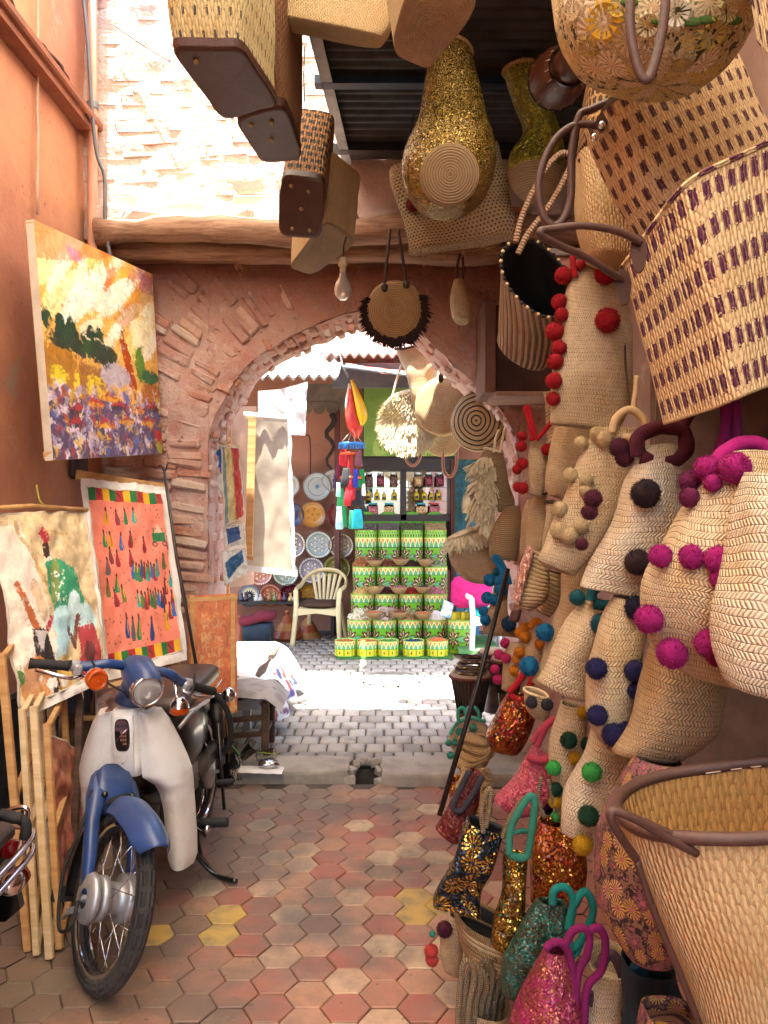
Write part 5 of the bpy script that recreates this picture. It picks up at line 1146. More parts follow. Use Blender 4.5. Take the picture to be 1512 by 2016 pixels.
# ---- display cabinet with mirrored shelves
t = thing('display_cabinet', 'dark red wooden cabinet with mirrored jar shelves', 'cabinet', at(805, 1280, 9.55))
YC = 9.45
def wbox(x0, y0, x1, y1, Y, d, mat, name, par=None, bev=.0):
    a, b = at(x0, y0, Y), at(x1, y1, Y); m = MB(); m.box(((a.x + b.x) / 2, Y + d / 2, (a.z + b.z) / 2), (abs(b.x - a.x), d, abs(a.z - b.z)), None, bev); return m.build(name, mat, par if par else t)
MIR = plain('mirror_glass', '#d8dcdc', .03, 1.0, var=0.0)
wbox(712, 1020, 895, 1290, YC + .02, .2, REDW, 'lower_panel'); wbox(712, 897, 897, 926, YC - .16, .3, DARKW, 'cornice'); wbox(706, 880, 898, 900, YC - .2, .36, REDW, 'top_board')
for x0, x1 in ((708, 716), (789, 800), (886, 898)): wbox(x0, 924, x1, 1024, YC - .16, .3, DARKW, 'upright')
wbox(708, 1013, 898, 1026, YC - .16, .32, DARKW, 'bottom_board')
for x0, x1 in ((716, 789), (800, 886)):
    wbox(x0, 924, x1, 1014, YC + .1, .01, MIR, 'mirror')
    for y in (959, 986): wbox(x0, y, x1, y + 1.2, YC - .14, .22, glass('shelf_glass', '#dcebe4', .02), 'glass_shelf')
wbox(888, 905, 897, 1290, YC - .2, .1, REDW, 'door_post'); wbox(705, 1026, 712, 1290, YC - .2, .1, REDW, 'door_post')
JG = glass('jar_glass', '#f2f4f0', .03)
def jar(px, yt, yb, w, cont, lid, label, sq=False):
    c = at(px, yb, YC - .08); h = (yb - yt) * c.y / F; r = w / 2 * c.y / F; j = thing('spice_jar', label, 'jar', c, group='jars on the mirror shelves')
    m = MB(); e = 6 if sq else 2
    prof = [(1, 0), (1.0, .72), (.82, .82), (.82, .88)]
    rings = [[c + Vector((r * k * a, r * k * b, h * z)) for a, b in sup(20, e)] for k, z in prof]; m.rings(rings, True, True, False); m.build('glass', JG, j)
    m = MB(); m.rings([[c + Vector((r * 1.01 * a, r * 1.01 * b, h * z)) for a, b in sup(20, e)] for z in (.02, .4, .7)], True, True, True); m.build('contents', cont, j)
    m = MB(); m.rings([[c + Vector((r * .86 * a, r * .86 * b, h * z)) for a, b in sup(20, e)] for z in (.86, .87, .99, 1.0)], True, True, True); m.build('lid', lid, j)
def speck(name, cs, sc=60):
    if name in _mc: return _mc[name]
    g = G(name); _mc[name] = g.out(g.ramp(g.voro(sc, None, 'F1', 1), [(i / len(cs), c) for i, c in enumerate(cs)], True), .8, 0, g.bump(g.voro(sc), .006, .8)); return _mc[name]
HIB = speck('hibiscus', ['#7a2434', '#4a1424', '#9a4450', '#5a1c2a']); TEA = speck('dark_tea', ['#4a443c', '#7a4c40', '#34303a', '#8a5a48']); PETAL = speck('rose_petal', ['#9a4c54', '#b86a6c', '#7a3c44', '#a87a6a']); DRY = speck('dried_petal', ['#b08a5a', '#8a6a44', '#c8a878', '#a07850'])
LIDT = plain('glass_lid', '#b8bab4', .3, .2); LIDB = plain('teal_lid', '#2a8a94', .4); LIDR = plain('red_lid', '#a01c24', .4)
for i, (x, c) in enumerate([(726, TEA), (749, HIB), (775, TEA), (823, DRY), (844, HIB), (866, HIB)]): jar(x, 930, 958, 15.5, c, LIDT, ['jar of dark tea, leftmost on the top mirror shelf', 'jar of hibiscus, middle of the left top shelf', 'jar of blue black leaves, right on the left top shelf', 'jar of mixed dried petals, leftmost of the right top shelf', 'jar of dark petals, middle of the right top shelf', 'jar of red and black petals, rightmost top shelf'][i])
OIL = plain('golden_oil', '#b89a10', .15, 0, var=.1); LBL = plain('black_label', '#1c1a18', .6, var=.0)
for i, x in enumerate((725, 742, 756, 776, 820, 835, 849, 864)):
    h0 = 963 if i not in (2, 6) else 967; c = at(x, 985, YC - .08); k = c.y / F; h = (985 - h0) * k; r = 5.4 * k * (1 if i not in (2, 6) else .8)
    b = thing('oil_bottle', ['golden oil bottle leftmost on the mirror shelf', 'golden oil bottle second from the left', 'small golden oil bottle in the left mirror', 'golden oil bottle before the left mirror edge', 'golden oil bottle leftmost in the right mirror', 'golden oil bottle second in the right mirror', 'small golden oil bottle in the right mirror', 'golden oil bottle rightmost on the shelf'][i], 'bottle', c, group='oil bottles on the mirror shelf')
    m = MB(); m.lathe([(r, 0), (r, h * .55), (r * .7, h * .68), (r * .34, h * .75), (r * .34, h * .86)], 16, c, None, True); m.build('bottle', OIL, b)
    MB().lathe([(r * .42, h * .84), (r * .42, h * .98), (r * .1, h)], 12, c, None, True, True).build('cap', plain('bottle_cap', '#c8c2b0', .4), b); MB().box(c + Vector((0, -r * .96, h * .28)), (r * 1.1, r * .12, h * .24)).build('label', LBL, b)
for x, c, l, s in ((734, PETAL, LIDB, 'square jar of pink petals with teal lid on the lowest shelf'), (766, DRY, LIDB, 'square jar of tan chips with teal lid on the lowest shelf'), (829, DRY, LIDB, 'square jar of pale chips with teal lid, right mirror'), (855, PETAL, LIDR, 'square jar of rosy chips with red lid, right mirror')): jar(x, 990, 1012.5, 20, c, l, s, True)
# ---- cactus picture panel
p = Pic(110, 80, '#6a8a3a'); rs = np.random.RandomState(3)
for i in range(20): p.ell(rs.rand(), rs.rand(), .2, .2, rs.choice(['#5a7a34', '#7a9a48', '#84a04c', '#6c8c44']), 0, .35)
for x, y, a, b, r_ in ((.2, .85, .10, .22, .2), (.42, .9, .1, .16, -.3), (.5, .7, .08, .14, .5), (.66, .9, .14, .14, .6), (.3, .55, .07, .12, .1), (.85, .85, .12, .2, -.2)):
    p.ell(x, y, a, b, '#7e9a4a', r_); p.ell(x - .01, y - .02, a * .8, b * .8, '#90aa58', r_)
    for k in range(14): p.ell(x + a * .7 * (rs.rand() - .5) * 2, y + b * .7 * (rs.rand() - .5) * 2, .006, .01, '#2a2a1a')
for x, y in ((.24, .48), (.3, .62), (.36, .74), (.2, .66)): p.ell(x, y, .05, .08, '#a0603a', .3); p.ell(x, y - .06, .04, .03, '#c8a84a')
p.fuzz(.12)
t2 = thing('cactus_panel', 'photo panel of green cactus pads above the cabinet', 'poster', at(800, 900, 9.25))
painted(p, quadfn(at(716, 762, 9.22), at(896, 762, 9.22), at(896, 898, 9.22), at(716, 898, 9.22))).build('print', PAINTF, t2)
m = MB(); a, b = at(714, 752, 9.23), at(898, 900, 9.23); m.box(((a.x + b.x) / 2, 9.25, (a.z + b.z) / 2), (b.x - a.x, .03, a.z - b.z)); m.build('backing', DARKW, t2)
# ---- painted spice tins
def tin_pic(tall, small=False):
    w, h = 192, (96 if tall else 72); p = Pic(w, h, '#62a618'); X, Y_ = p.X, p.Y; asp = (.80 if not small else .66) / (.42 if tall else (.15 if small else .32))   # width/height of the wrap
    b0, b1 = ((.20, .42) if tall else ((.07, .5) if small else (.05, .26)))
    p.rect(0, 0, 1, b0, '#86b03a')
    if tall: p.put((Y_ > .10) & (Y_ < .16) & (((X * 26) % 1) < .55), '#2c5a1c'); p.put((Y_ > .04) & (Y_ < .08) & (((X * 26 + .3) % 1) < .4), '#3c6a1c')
    p.rect(0, b0, 1, b1, '#dcd68c'); n = 15; ph = (X * n) % 1; q = (Y_ - b0) / (b1 - b0)
    arc = np.abs(ph - .5) * 2
    p.put((q > .16) & (q < 1) & (arc < np.clip((q - .2) * 1.5, 0, .78)), '#4f9a68'); p.put((q > .05) & (q < .75) & (arc > 1 - np.clip((.72 - q) * 1.0, 0, .6)), '#cc7e2e')
    p.rect(0, b1, 1, b1 + .015, '#1c3a14')
    if small:
        p.rect(0, .56, 1, .95, '#c8b81c'); p.put((((X * 8) % 1) < .12) & (Y_ > .56) & (Y_ < .95), '#3f8a2c')
        for k in range(8): x = (k + .5) / 8; p.rect(x - .012, .72, x + .012, .79, '#5a2410'); p.rect(x - .004, .66, x + .004, .85, '#5a2410')
        p.rect(0, .95, 1, 1, '#5ea02a'); return p
    cy = (b1 + .88) / 2; R_ = (.88 - b1) / 2 * .98
    for k in range(4):
        cx = (k + .5) / 4; dx = (X - cx) * asp; dy = (Y_ - cy); r = np.hypot(dx, dy) / R_; th = np.arctan2(dy, dx)
        p.put(r < .80 + .20 * np.cos(8 * th), '#5c2410'); pet = np.abs(((th / (2 * math.pi) * 8) % 1) - .5)
        p.put((r > .32) & (r < .72) & (pet > .5 - .12 / np.maximum(r, .2) * .55), '#e0c0a0'); p.put(r < .22, '#7ab02a'); p.put(r < .12, '#2c4a10')
        x2 = (k + 1) / 4 % 1; 
        for xx in (x2, x2 + (1 if x2 == 0 else 0)):
            dx = np.abs(X - xx) * asp; s_ = dx / .45 + np.abs(dy) / (R_ * .62); p.put(s_ < 1.0 * R_ * 2.2, '#5c2410'); p.put(s_ < .78 * R_ * 2.2, '#58a468')
    p.rect(0, .90, 1, .915, '#2c5a1c'); p.rect(0, .915, 1, .99, '#98b022'); p.put((Y_ > .94) & (Y_ < .965) & (((X * 30) % 1) < .3), '#b86a1c'); return p
def tin_mesh(r, h, tall, small=False):
    p = tin_pic(tall, small)
    def fn(s, t): a = (s - .5) * 2 * math.pi * .9999 - math.pi / 2; k = 1 + (.012 if t < .03 or .97 < t else 0); return Vector((r * k * math.cos(a), r * k * math.sin(a), h * (1 - t)))
    m = painted(p, fn); return m.mesh('painted_tin')
TINP = vcol('tin_paint', .35, .1, 60)
TM = {'tall': tin_mesh(.131, .46, True), 'mid': tin_mesh(.131, .34, False), 'small': tin_mesh(.108, .155, False, True)}
LIME = plain('lime_paint', '#4f9018', .4, var=.15)
def mound(par, c, r, hh, mat, chunk, sz, n, flat=.5):
    m = MB(); m.lathe([(r * .96, 0), (r * .8, hh * .45), (r * .5, hh * .8), (r * .2, hh * .97), (.001, hh)], 20, c); m.build('spice_heap', mat, par)
    m = MB()
    for i in range(n):
        a = rnd(0, 6.283); q = math.sqrt(random.random()) * r * .92; z = hh * (1 - (q / r) ** 1.7); M = Matrix.Rotation(rnd(0, 6.3), 3, 'Z') @ Matrix.Rotation(rnd(-1, 1), 3, 'X'); s_ = sz * rnd(.6, 1.3); m.box(c + Vector((q * math.cos(a), q * math.sin(a), z + s_ * .15)), (s_, s_ * rnd(.4, .8), s_ * flat), M, s_ * .12)
    m.build('spice_pieces', chunk, par, kind='stuff')
SP = lambda n, cs: speck('spice_' + n, cs, 90)
SPICES = {'lav': (SP('lav', ['#6a5c50', '#7c7064', '#544840', '#8a8074']), .022), 'herb': (SP('herb', ['#5c5a3c', '#4a4a30', '#74704c', '#3c3c28']), .022), 'straw': (SP('straw', ['#b08a5c', '#c4a070', '#9a7448']), .02), 'bark': (SP('bark', ['#9a5c30', '#7c4420', '#b07440']), .055), 'cin': (SP('cin', ['#7a4426', '#5e301a', '#94583a']), .04), 'clove': (SP('clove', ['#3a241c', '#4c2e22', '#2a1a14']), .02), 'sage': (SP('sage', ['#7c8058', '#686c48', '#949870']), .03), 'camo': (SP('camo', ['#b08c4c', '#c8a860', '#96743c']), .022), 'hib': (SP('hib', ['#3a1418', '#521c20', '#280c10']), .028), 'chili': (SP('chili', ['#8c1c18', '#a82c20', '#6c1410']), .03), 'rose': (SP('rose', ['#a05a5c', '#b87874', '#84424a']), .028), 'shell': (SP('shell', ['#c8bea0', '#d8d0b8', '#a89868']), .06), 'rock': (SP('rock', ['#a08878', '#b8a090', '#887060']), .09), 'nut': (SP('nut', ['#8a7048', '#a0865c', '#745a38']), .035), 'salt': (SP('salt', ['#dcd8d0', '#d0ccc2', '#e4e0da']), .01), 'dust': (SP('dust', ['#b0582c', '#a04a24', '#c06a38']), .012), 'green': (SP('green', ['#4c7a2c', '#5a8a3a', '#3c6420']), .014), 'indigo': (SP('indigo', ['#1c2a4a', '#2a3c5c', '#141c34']), .02)}
def tin(px, ytop, Yc, kind, sp, label, heap=.06, n=70, z0=None):
    zt = H - (ytop - CY) * (Yc - .13) / F; me = TM[kind]; hh = {'tall': .46, 'mid': .34, 'small': .155}[kind]; r = .108 if kind == 'small' else .131
    zb = zt - hh if z0 is None else z0; x = (px - CX) * Yc / F; t_ = thing('spice_tin', label, 'tin', (x, Yc, zb), group='green painted spice tins')
    inst('painted_tin', me, TINP, t_, Matrix.Rotation(rnd(-.22, .22), 4, 'Z'))
    MB().lathe([(r * .98, -.03), (.001, -.03)], 24, (x, Yc, zb + hh)).build('inner_floor', LIME, t_)
    mt, sz = SPICES[sp]
    if kind == 'tall':
        c = Vector((x, Yc, zb + hh)); pts = [c + Vector((.132 * math.cos(math.pi * j / 16), .10, .05 + .16 * math.sin(math.pi * j / 16) ** .6)) for j in range(17)]
        m = MB(); m.prism([c + Vector((.132, .10, -.05))] + pts + [c + Vector((-.132, .10, -.05))], (0, .012, 0)); m.build('raised_back', LIME, t_)
        m = MB(); m.grid(lambda s, q: c + Vector(((s - .5) * .24, -.10 + .2 * q, -.01 + .085 * q ** 1.0 + .012 * nz((s * 9, q * 9, px), 1))), 16, 14); m.build('spice_heap', mt, t_)
        m = MB()
        for i in range(60): s, q = random.random(), random.random(); m.box(c + Vector(((s - .5) * .23, -.10 + .19 * q, -.002 + .085 * q)), (sz, sz * .3, sz * .3), Matrix.Rotation(rnd(0, 3), 3, 'Z'))
        m.build('spice_pieces', mt, t_, kind='stuff')
    else: mound(t_, Vector((x, Yc, zb + hh - .015)), r * .95, heap, mt, mt, sz, n)
    return t_
rows = [('tall', 9.2, 1044, (721, 765, 811, 857), ('lav', 'lav', 'herb', 'straw'), 'top'), ('mid', 8.95, 1116, (717, 764, 811, 858), ('bark', 'cin', 'clove', 'sage'), 'second'), ('mid', 8.7, 1170, (714, 761, 809, 857), ('camo', 'hib', 'chili', 'rose'), 'third'), ('mid', 8.44, 1221, (708, 757, 807, 857), ('shell', 'rock', 'nut', 'salt'), 'fourth')]
wrd = {'lav': 'grey brown seeds', 'herb': 'dark green herbs', 'straw': 'straw coloured chips', 'bark': 'orange bark chips', 'cin': 'brown cinnamon chips', 'clove': 'black cloves', 'sage': 'grey green leaves', 'camo': 'yellow chamomile', 'hib': 'dark hibiscus', 'chili': 'red chillies', 'rose': 'pink rosebuds', 'shell': 'white shells', 'rock': 'pinkish rock lumps', 'nut': 'round nutmegs', 'salt': 'white salt'}
pos = ['leftmost', 'second from left', 'third from left', 'rightmost']
for kind, Yc, yt, xs_, sps, rn in rows:
    for i, (x, s) in enumerate(zip(xs_, sps)):
        tin(x, yt, Yc, kind, s, 'green spice tin of %s, %s in the %s row' % (wrd[s], pos[i], rn), .10 if s in ('rock', 'shell', 'bark', 'salt') else .075, 46 if s in ('rock', 'shell') else 110)
tin(907, 1222, 8.25, 'mid', 'salt', 'green spice tin with yellow packets standing apart on the right', .01, 4)
for i, (x, s) in enumerate(zip((680, 723, 764, 814, 861), ('dust', 'dust', 'green', 'indigo', 'dust'))): tin(x, 1256, 8.02, 'small', s, ['small green tin of rust powder nearest the white chair', 'small green tin with a dusting of rust, second in front', 'small green empty looking tin, middle of the front row', 'small green tin of dark blue powder in the front row', 'small green tin heaped with orange powder, front right'][i], .012 if i < 4 else .04, 30, ZS + .02)
PK = plain('yellow_packet', '#c8b41c', .5, var=.1, c2='#98a020')
for i in range(4):
    c = at(893 + 9 * i, 1214, 8.2 + .03 * (i % 2)); m = MB(); m.box(c, (.045, .05, .10), Matrix.Rotation(rnd(-.2, .2), 3, 'Z'), .004); m.build('yellow_packet', PK, None, base=c - Vector((0, 0, .05)), label='yellow paper packet, number %s from the left, in the right tin' % ['one', 'two', 'three', 'four'][i] if False else ['yellow packet leftmost in the right hand tin', 'yellow packet second in the right hand tin', 'yellow packet third in the right hand tin', 'yellow packet rightmost in the right hand tin'][i], cat='packet', group='yellow packets in the right tin')
t3 = thing('spice_stand', 'stepped green stand holding the spice tins', 'stand', (.3, 8.6, ZS))
for kind, Yc, yt, *_ in rows[:3]:
    zt = H - (yt - CY) * (Yc - .13) / F - (.46 if kind == 'tall' else .34); a, b = (694 - CX) * Yc / F, (884 - CX) * Yc / F
    MB().box(((a + b) / 2, Yc, (zt + ZS) / 2 - .003), (b - a, .25, zt - ZS - .006)).build('step', REDW, t3)
GRN = plain('green_board', '#3c6a2a', .7, var=.3)
MB().box(((664 - CX + 890 - CX) / 2 * 8.1 / F, 8.2, ZS + .008), (226 * 8.1 / F, .62, .016)).build('base_board', GRN, t3)
m = MB(); m.box(at(935, 1268, 8.3) + Vector((0, 0, 0)), (.42, .9, .03)); mm = m.build('green_mat', plain('green_turf', '#4a7a44', .95, bump=1, bs=200), None, base=at(935, 1268, 8.3), label='green mat under the pink cushion chair', cat='mat')
BSK = weave('small_basket_straw', 'coil', '#b08c5c', '#6a4a2c', p={'b': .014, 's': .012})
for i, (x, y, Y_, s) in enumerate([(738, 1106, 8.82, 'cin'), (789, 1104, 8.82, 'cin'), (838, 1106, 8.82, 'straw'), (738, 1160, 8.56, 'camo'), (786, 1160, 8.56, 'rose'), (833, 1158, 8.56, 'clove'), (735, 1208, 8.3, 'dust'), (786, 1208, 8.3, 'cin'), (833, 1210, 8.3, 'dust')]):
    c = at(x, y, Y_); t_ = thing('small_basket', ['small basket of brown sticks, left between top tins', 'small basket of reddish bark, middle between top tins', 'small basket of straw chips, right between top tins', 'small basket of yellow flowers, left between middle tins', 'small basket of rose petals, middle between middle tins', 'small basket of cloves, right between middle tins', 'small basket of orange dust, left between lower tins', 'small basket of brown powder, middle between lower tins', 'small basket of rust powder, right between lower tins'][i], 'basket', c - Vector((0, 0, .05)), group='small baskets between the spice tins')
    m = MB(); m.lathe([(.03, -.05), (.06, -.035), (.085, .0), (.098, .022), (.09, .02), (.07, -.005)], 24, c); m.build('bowl', BSK, t_)
    for sx in (-1, 1): MB().tube([c + Vector((sx * (.09 + .02 * math.sin(k * math.pi / 8)), 0, .02 + .03 * math.sin(k * math.pi / 8))) + Vector((0, .03 * math.cos(k * math.pi / 8), 0)) for k in range(9)], .006, 6).build('handle', BSK, t_)
    mound(t_, c + Vector((0, 0, -.002)), .075, .03, SPICES[s][0], SPICES[s][0], SPICES[s][1], 26)
# ---- white garden chair with a brown cushion
WPL = plain('cream_plastic', '#cfb988', .45, var=.12, vs=5)
def garden_chair(name, label, x, y, rz, mat, seatmat, group=None):
    t_ = thing(name, label, 'chair', (x, y, ZS), (0, 0, rz), group)
    m = MB(); m.grid(lambda s, q: Vector(((s - .5) * (.42 - .04 * q), -.22 + .42 * q, .40 - .015 * q + .02 * ((s - .5) * 2) ** 2 - .03 * max(0, .1 - q) / .1)), 12, 12); m.grid(lambda s, q: Vector(((s - .5) * (.42 - .04 * q), -.22 + .42 * q, .375 - .015 * q)), 6, 6); m.build('seat', mat, t_, local=True)
    for k in range(6):
        a = (k - 2.5) / 2.5; m = MB(); P = [Vector((a * (.085 + .085 * i / 8), .20 + .09 * i / 8, .40 + .34 * i / 8)) for i in range(9)]; m.tube(P, [.016 + .005 * i / 8 for i in range(9)], 8, flat=.5); m.build('back_slat', mat, t_, local=True)
    P = [Vector((-.245, -.20, .60)), Vector((-.26, -.05, .615)), Vector((-.255, .10, .63)), Vector((-.225, .24, .70)), Vector((-.13, .30, .765)), Vector((0, .315, .785)), Vector((.13, .30, .765)), Vector((.225, .24, .70)), Vector((.255, .10, .63)), Vector((.26, -.05, .615)), Vector((.245, -.20, .60))]
    m = MB(); m.tube(catmull(P, 5), .030, 10, flat=.55); m.build('arm_rail', mat, t_, local=True)
    for sx in (-1, 1):
        m = MB(); m.tube(catmull([(sx * .245, -.20, .60), (sx * .235, -.22, .42), (sx * .25, -.25, .18), (sx * .265, -.27, 0)], 4), [.028] * 13, 8, flat=.8); m.build('leg', mat, t_, local=True)
        m = MB(); m.tube(catmull([(sx * .17, .20, .42), (sx * .20, .26, .2), (sx * .22, .30, 0)], 4), .026, 8, flat=.8); m.build('leg', mat, t_, local=True)
    m = MB(); m.grid(lambda s, q: Vector(((s - .5) * .46, -.235, .40 - .075 * q + .03 * (1 - abs(s - .5) * 2) * q)), 10, 3); m.build('apron', mat, t_, local=True)
    m = MB(); m.rings([[Vector((w * a, w * .95 * b - .02, z)) for a, b in sup(24, 4)] for w, z in ((.14, .415), (.20, .42), (.205, .445), (.18, .462), (.05, .468))], True, True, True); m.build('cushion', seatmat, t_, local=True)
    return t_
garden_chair('garden_chair', 'cream plastic garden chair with a brown cushion', (633 - CX) * 8.85 / F, 8.85, R(-8), WPL, plain('brown_fabric', '#4a2c1e', .9, var=.15))
c2 = garden_chair('cushioned_chair', 'white plastic chair with pink fur cushion and teal seat pad', (962 - CX) * 8.2 / F, 8.2, R(10), plain('white_plastic', '#cfcfca', .45, var=.1), plain('teal_fabric', '#1f9aa0', .9, var=.15))
PF = plain('pink_fur', '#c41a6c', .95, var=.35, vs=14, bump=.8, bs=60)
m = MB(); cc = at(928, 1165, 8.15); m.rings([[cc + Vector((.21 * w * a, d, .17 * w * b)) for a, b in sup(32, 4)] for w, d in ((.1, -.08), (.6, -.075), (.92, -.05), (1, 0), (.92, .05), (.5, .07))], True, True, True); m.v = [q + nz3(q, 25) * .014 for q in m.v]; m.build('fur_cushion', PF, None, base=cc - Vector((0, 0, .17)), label='hot pink fur cushion leaning on the white chair', cat='cushion')
m = MB(); cc = at(880, 1200, 8.1); m.box(cc, (.11, .02, .17), Matrix.Rotation(.35, 3, 'Y') @ Matrix.Rotation(-.5, 3, 'X'), .004); m.build('paper_booklet', plain('white_print', '#cdd2d6', .6, var=.3, c2='#5a7a94'), None, base=cc - Vector((0, 0, .08)), label='white printed booklet propped on the salt tin', cat='booklet')
# ---- pottery on the low shelf
t4 = thing('low_shelf', 'low dark shelf under the plates', 'shelf', (-1.2, 9.3, ZS))
MB().box((-1.25, 9.35, .46), (1.5, .34, .03)).build('board', DARKW, t4)
for x in (-1.95, -.6): MB().box((x, 9.35, .25), (.04, .3, .40)).build('leg', DARKW, t4)
TER = plain('terracotta_glaze', '#9a4a22', .35, var=.25)
def tagine(px, py, Y_, s, label, mats):
    c = at(px, py, Y_); t_ = thing('tagine_pot', label, 'pot', c, group='tagine pots on the ground')
    MB().lathe([(.0, 0), (.12 * s, 0), (.165 * s, .045 * s), (.17 * s, .055 * s), (.15 * s, .055 * s)], 32, c).build('dish', mats[0], t_)
    for k, (a, b) in enumerate(((0, .3), (.3, .62), (.62, 1.0))):
        f = lambda q: (.155 * s * (1 - q) ** .85 + .018 * s, .055 * s + .25 * s * q); MB().lathe([f(a + (b - a) * i / 5) for i in range(6)], 32, c).build('cone_band', mats[1 + k % 2], t_)
    MB().lathe([(.018 * s, .30 * s), (.03 * s, .32 * s), (.028 * s, .345 * s), (.001, .355 * s)], 16, c).build('knob', mats[0], t_)
SAND = plain('sand_band', '#b0783c', .5, var=.2)
tagine(566, 1262, 9.0, 1.0, 'brown and sand banded tagine pot beside the white chair', (TER, TER, SAND)); tagine(606, 1264, 9.2, .95, 'glazed orange tagine pot behind the white chair', (TER, SAND, TER)); tagine(472, 1266, 8.9, .9, 'orange tagine pot half hidden by the orange painting', (TER, TER, TER))
for i, (x, c, h) in enumerate([(531, '#8a5a2a', 1.1), (541, '#6a7a3a', .9), (551, '#9a3a2a', 1.0), (560, '#3a2a4a', .85), (476, '#2a2a3a', .8), (484, '#3a1c24', .9), (572, '#c8a05a', .8), (580, '#b8b4a8', .9), (505, '#c8c4bc', .8), (513, '#b8b0a0', .7)]):
    c0_ = at(x, 1219, 9.25); c0_.z = .476; MB().lathe([(.001, 0), (.03, 0), (.034, .03 * h), (.014, .07 * h), (.012, .10 * h), (.02, .115 * h), (.001, .115 * h)], 16, c0_).build('small_vase', plain('vase_' + c, c, .3, var=.15), None, base=c0_, label='%s glazed little vase on the low shelf' % ['amber', 'olive', 'brick red', 'violet', 'black', 'wine dark', 'gold', 'pale grey', 'white', 'ivory'][i], cat='vase', group='little vases on the low shelf')
t5 = thing('padded_stool', 'stool with a maroon pad and hanging denim cover', 'stool', at(512, 1268, 8.6)); c0_ = at(508, 1216, 8.6)
m = MB(); m.rings([[c0_ + Vector((.20 * w * a, .17 * w * b, z + .03 * math.sin(a * 2))) for a, b in sup(28, 4)] for w, z in ((.9, -.04), (1, -.02), (1, .02), (.9, .04), (.1, .05))], True, True, True); m.build('pad', plain('maroon_velvet', '#6a1424', .9, var=.2), t5)
m = MB(); m.rings([[c0_ + Vector((.15 * w * a, .13 * w * b, z + .01 * nz((a * 3, b * 3, z * 9), 1))) for a, b in sup(28, 4)] for w, z in ((1, -.05), (1.1, -.12), (1.05, -.24))], True, True, True); m.v = [q + nz3(q, 8) * .02 for q in m.v]; m.build('denim_cover', plain('dark_denim', '#26303a', .95, var=.3), t5)
for dx, dy in ((-.14, -.1), (.14, -.1), (.14, .1), (-.14, .1)): MB().box((c0_.x + dx, c0_.y + dy, (ZS + c0_.z - .1) / 2), (.03, .03, c0_.z - .1 - ZS)).build('leg', DARKW, t5)
# ---- iron door grille
t6 = thing('iron_gate', 'blue gate with dark scrolled ironwork right of the cabinet', 'gate', at(915, 1290, 9.2))
a, b = at(896, 905, 9.25), at(944, 1290, 9.25); MB().box(((a.x + b.x) / 2, 9.3, (a.z + b.z) / 2), (b.x - a.x, .02, a.z - b.z)).build('blue_panel', plain('blue_glass_panel', '#3c7c94', .3, var=.5, vs=5, c2='#1f4c62'), t6)
GI = plain('green_iron', '#1f4a3c', .5, .3)
for x in (897, 915, 934): MB().bar(at(x, 905, 9.2), at(x, 1285, 9.2), .018).build('bar', GI, t6)
for y in (906, 930, 1000, 1060): MB().bar(at(896, y, 9.2), at(944, y, 9.2), .018).build('bar', GI, t6)
for i in range(9):
    for x, sg in ((906, 1), (925, -1)):
        P = []; 
        for k in range(22): q = k / 21; aa = sg * (1.2 + q * 9.4); rr = (1 - q * .8) * 8; P.append(at(x + rr * math.cos(aa), 921 + i * 17 + rr * math.sin(aa), 9.19))
        MB().tube(P, .007, 5).build('scroll', GI, t6)
# ---- gourds and felt pouches hanging from the awning
YP = 7.15
t7 = thing('pouch_mobile', 'hanging rings of bright felt pouches under two gourds', 'mobile', at(692, 1045, YP))
def ringt(px, py, rx, mat):
    c = at(px, py, YP); r = rx * YP / F; MB().lathe([(r, -.012), (r + .006, 0), (r, .012), (r - .006, 0), (r, -.012)], 28, c).build('ring', mat, t7)
ringt(692, 874, 25, plain('blue_hoop', '#2a72b4', .4)); ringt(690, 893, 20, plain('orange_hoop', '#c0501c', .4)); ringt(691, 940, 21, plain('orange_hoop', '#c0501c'))
for dx in (-22, -8, 8, 22): MB().tube([at(692 + dx, 874, YP - .03), at(694, 845, YP)], .003, 4).build('cord', plain('pale_cord', '#b8a894', .9), t7)
for i in range(26): a_ = i / 26 * 6.283; c = at(692 + 24 * math.cos(a_), 874, YP + .11 * math.sin(a_)); MB().tube([c, c + Vector((rnd(-.01, .01), 0, -.045))], .006, 4).build('peg', plain('blue_hoop', '#2a72b4'), t7)
pou = [(675, 884, 17, 34, '#b8202c'), (706, 886, 14, 32, '#6a3a44'), (690, 895, 12, 38, '#a82a24'), (682, 922, 22, 36, '#26262a', '#d0a820'), (667, 912, 12, 30, '#5a0c24'), (700, 924, 12, 36, '#1f2f8c'), (712, 924, 14, 36, '#1c7a3c'), (689, 935, 12, 30, '#a81c28'), (672, 962, 16, 36, '#2a8a4c'), (684, 960, 14, 36, '#a81c28'), (705, 964, 19, 34, '#26262a', '#2a8a4c'), (666, 950, 10, 28, '#8ac0b8'), (695, 955, 12, 30, '#b82430'), (668, 998, 14, 44, '#8ab4bc'), (678, 996, 12, 42, '#1c7a3c'), (704, 1002, 23, 38, '#169aa4'), (693, 1005, 14, 36, '#1c7a5c'), (716, 952, 8, 24, '#d8d4cc'), (660, 935, 9, 26, '#3a1c3c')]
FELT = {}
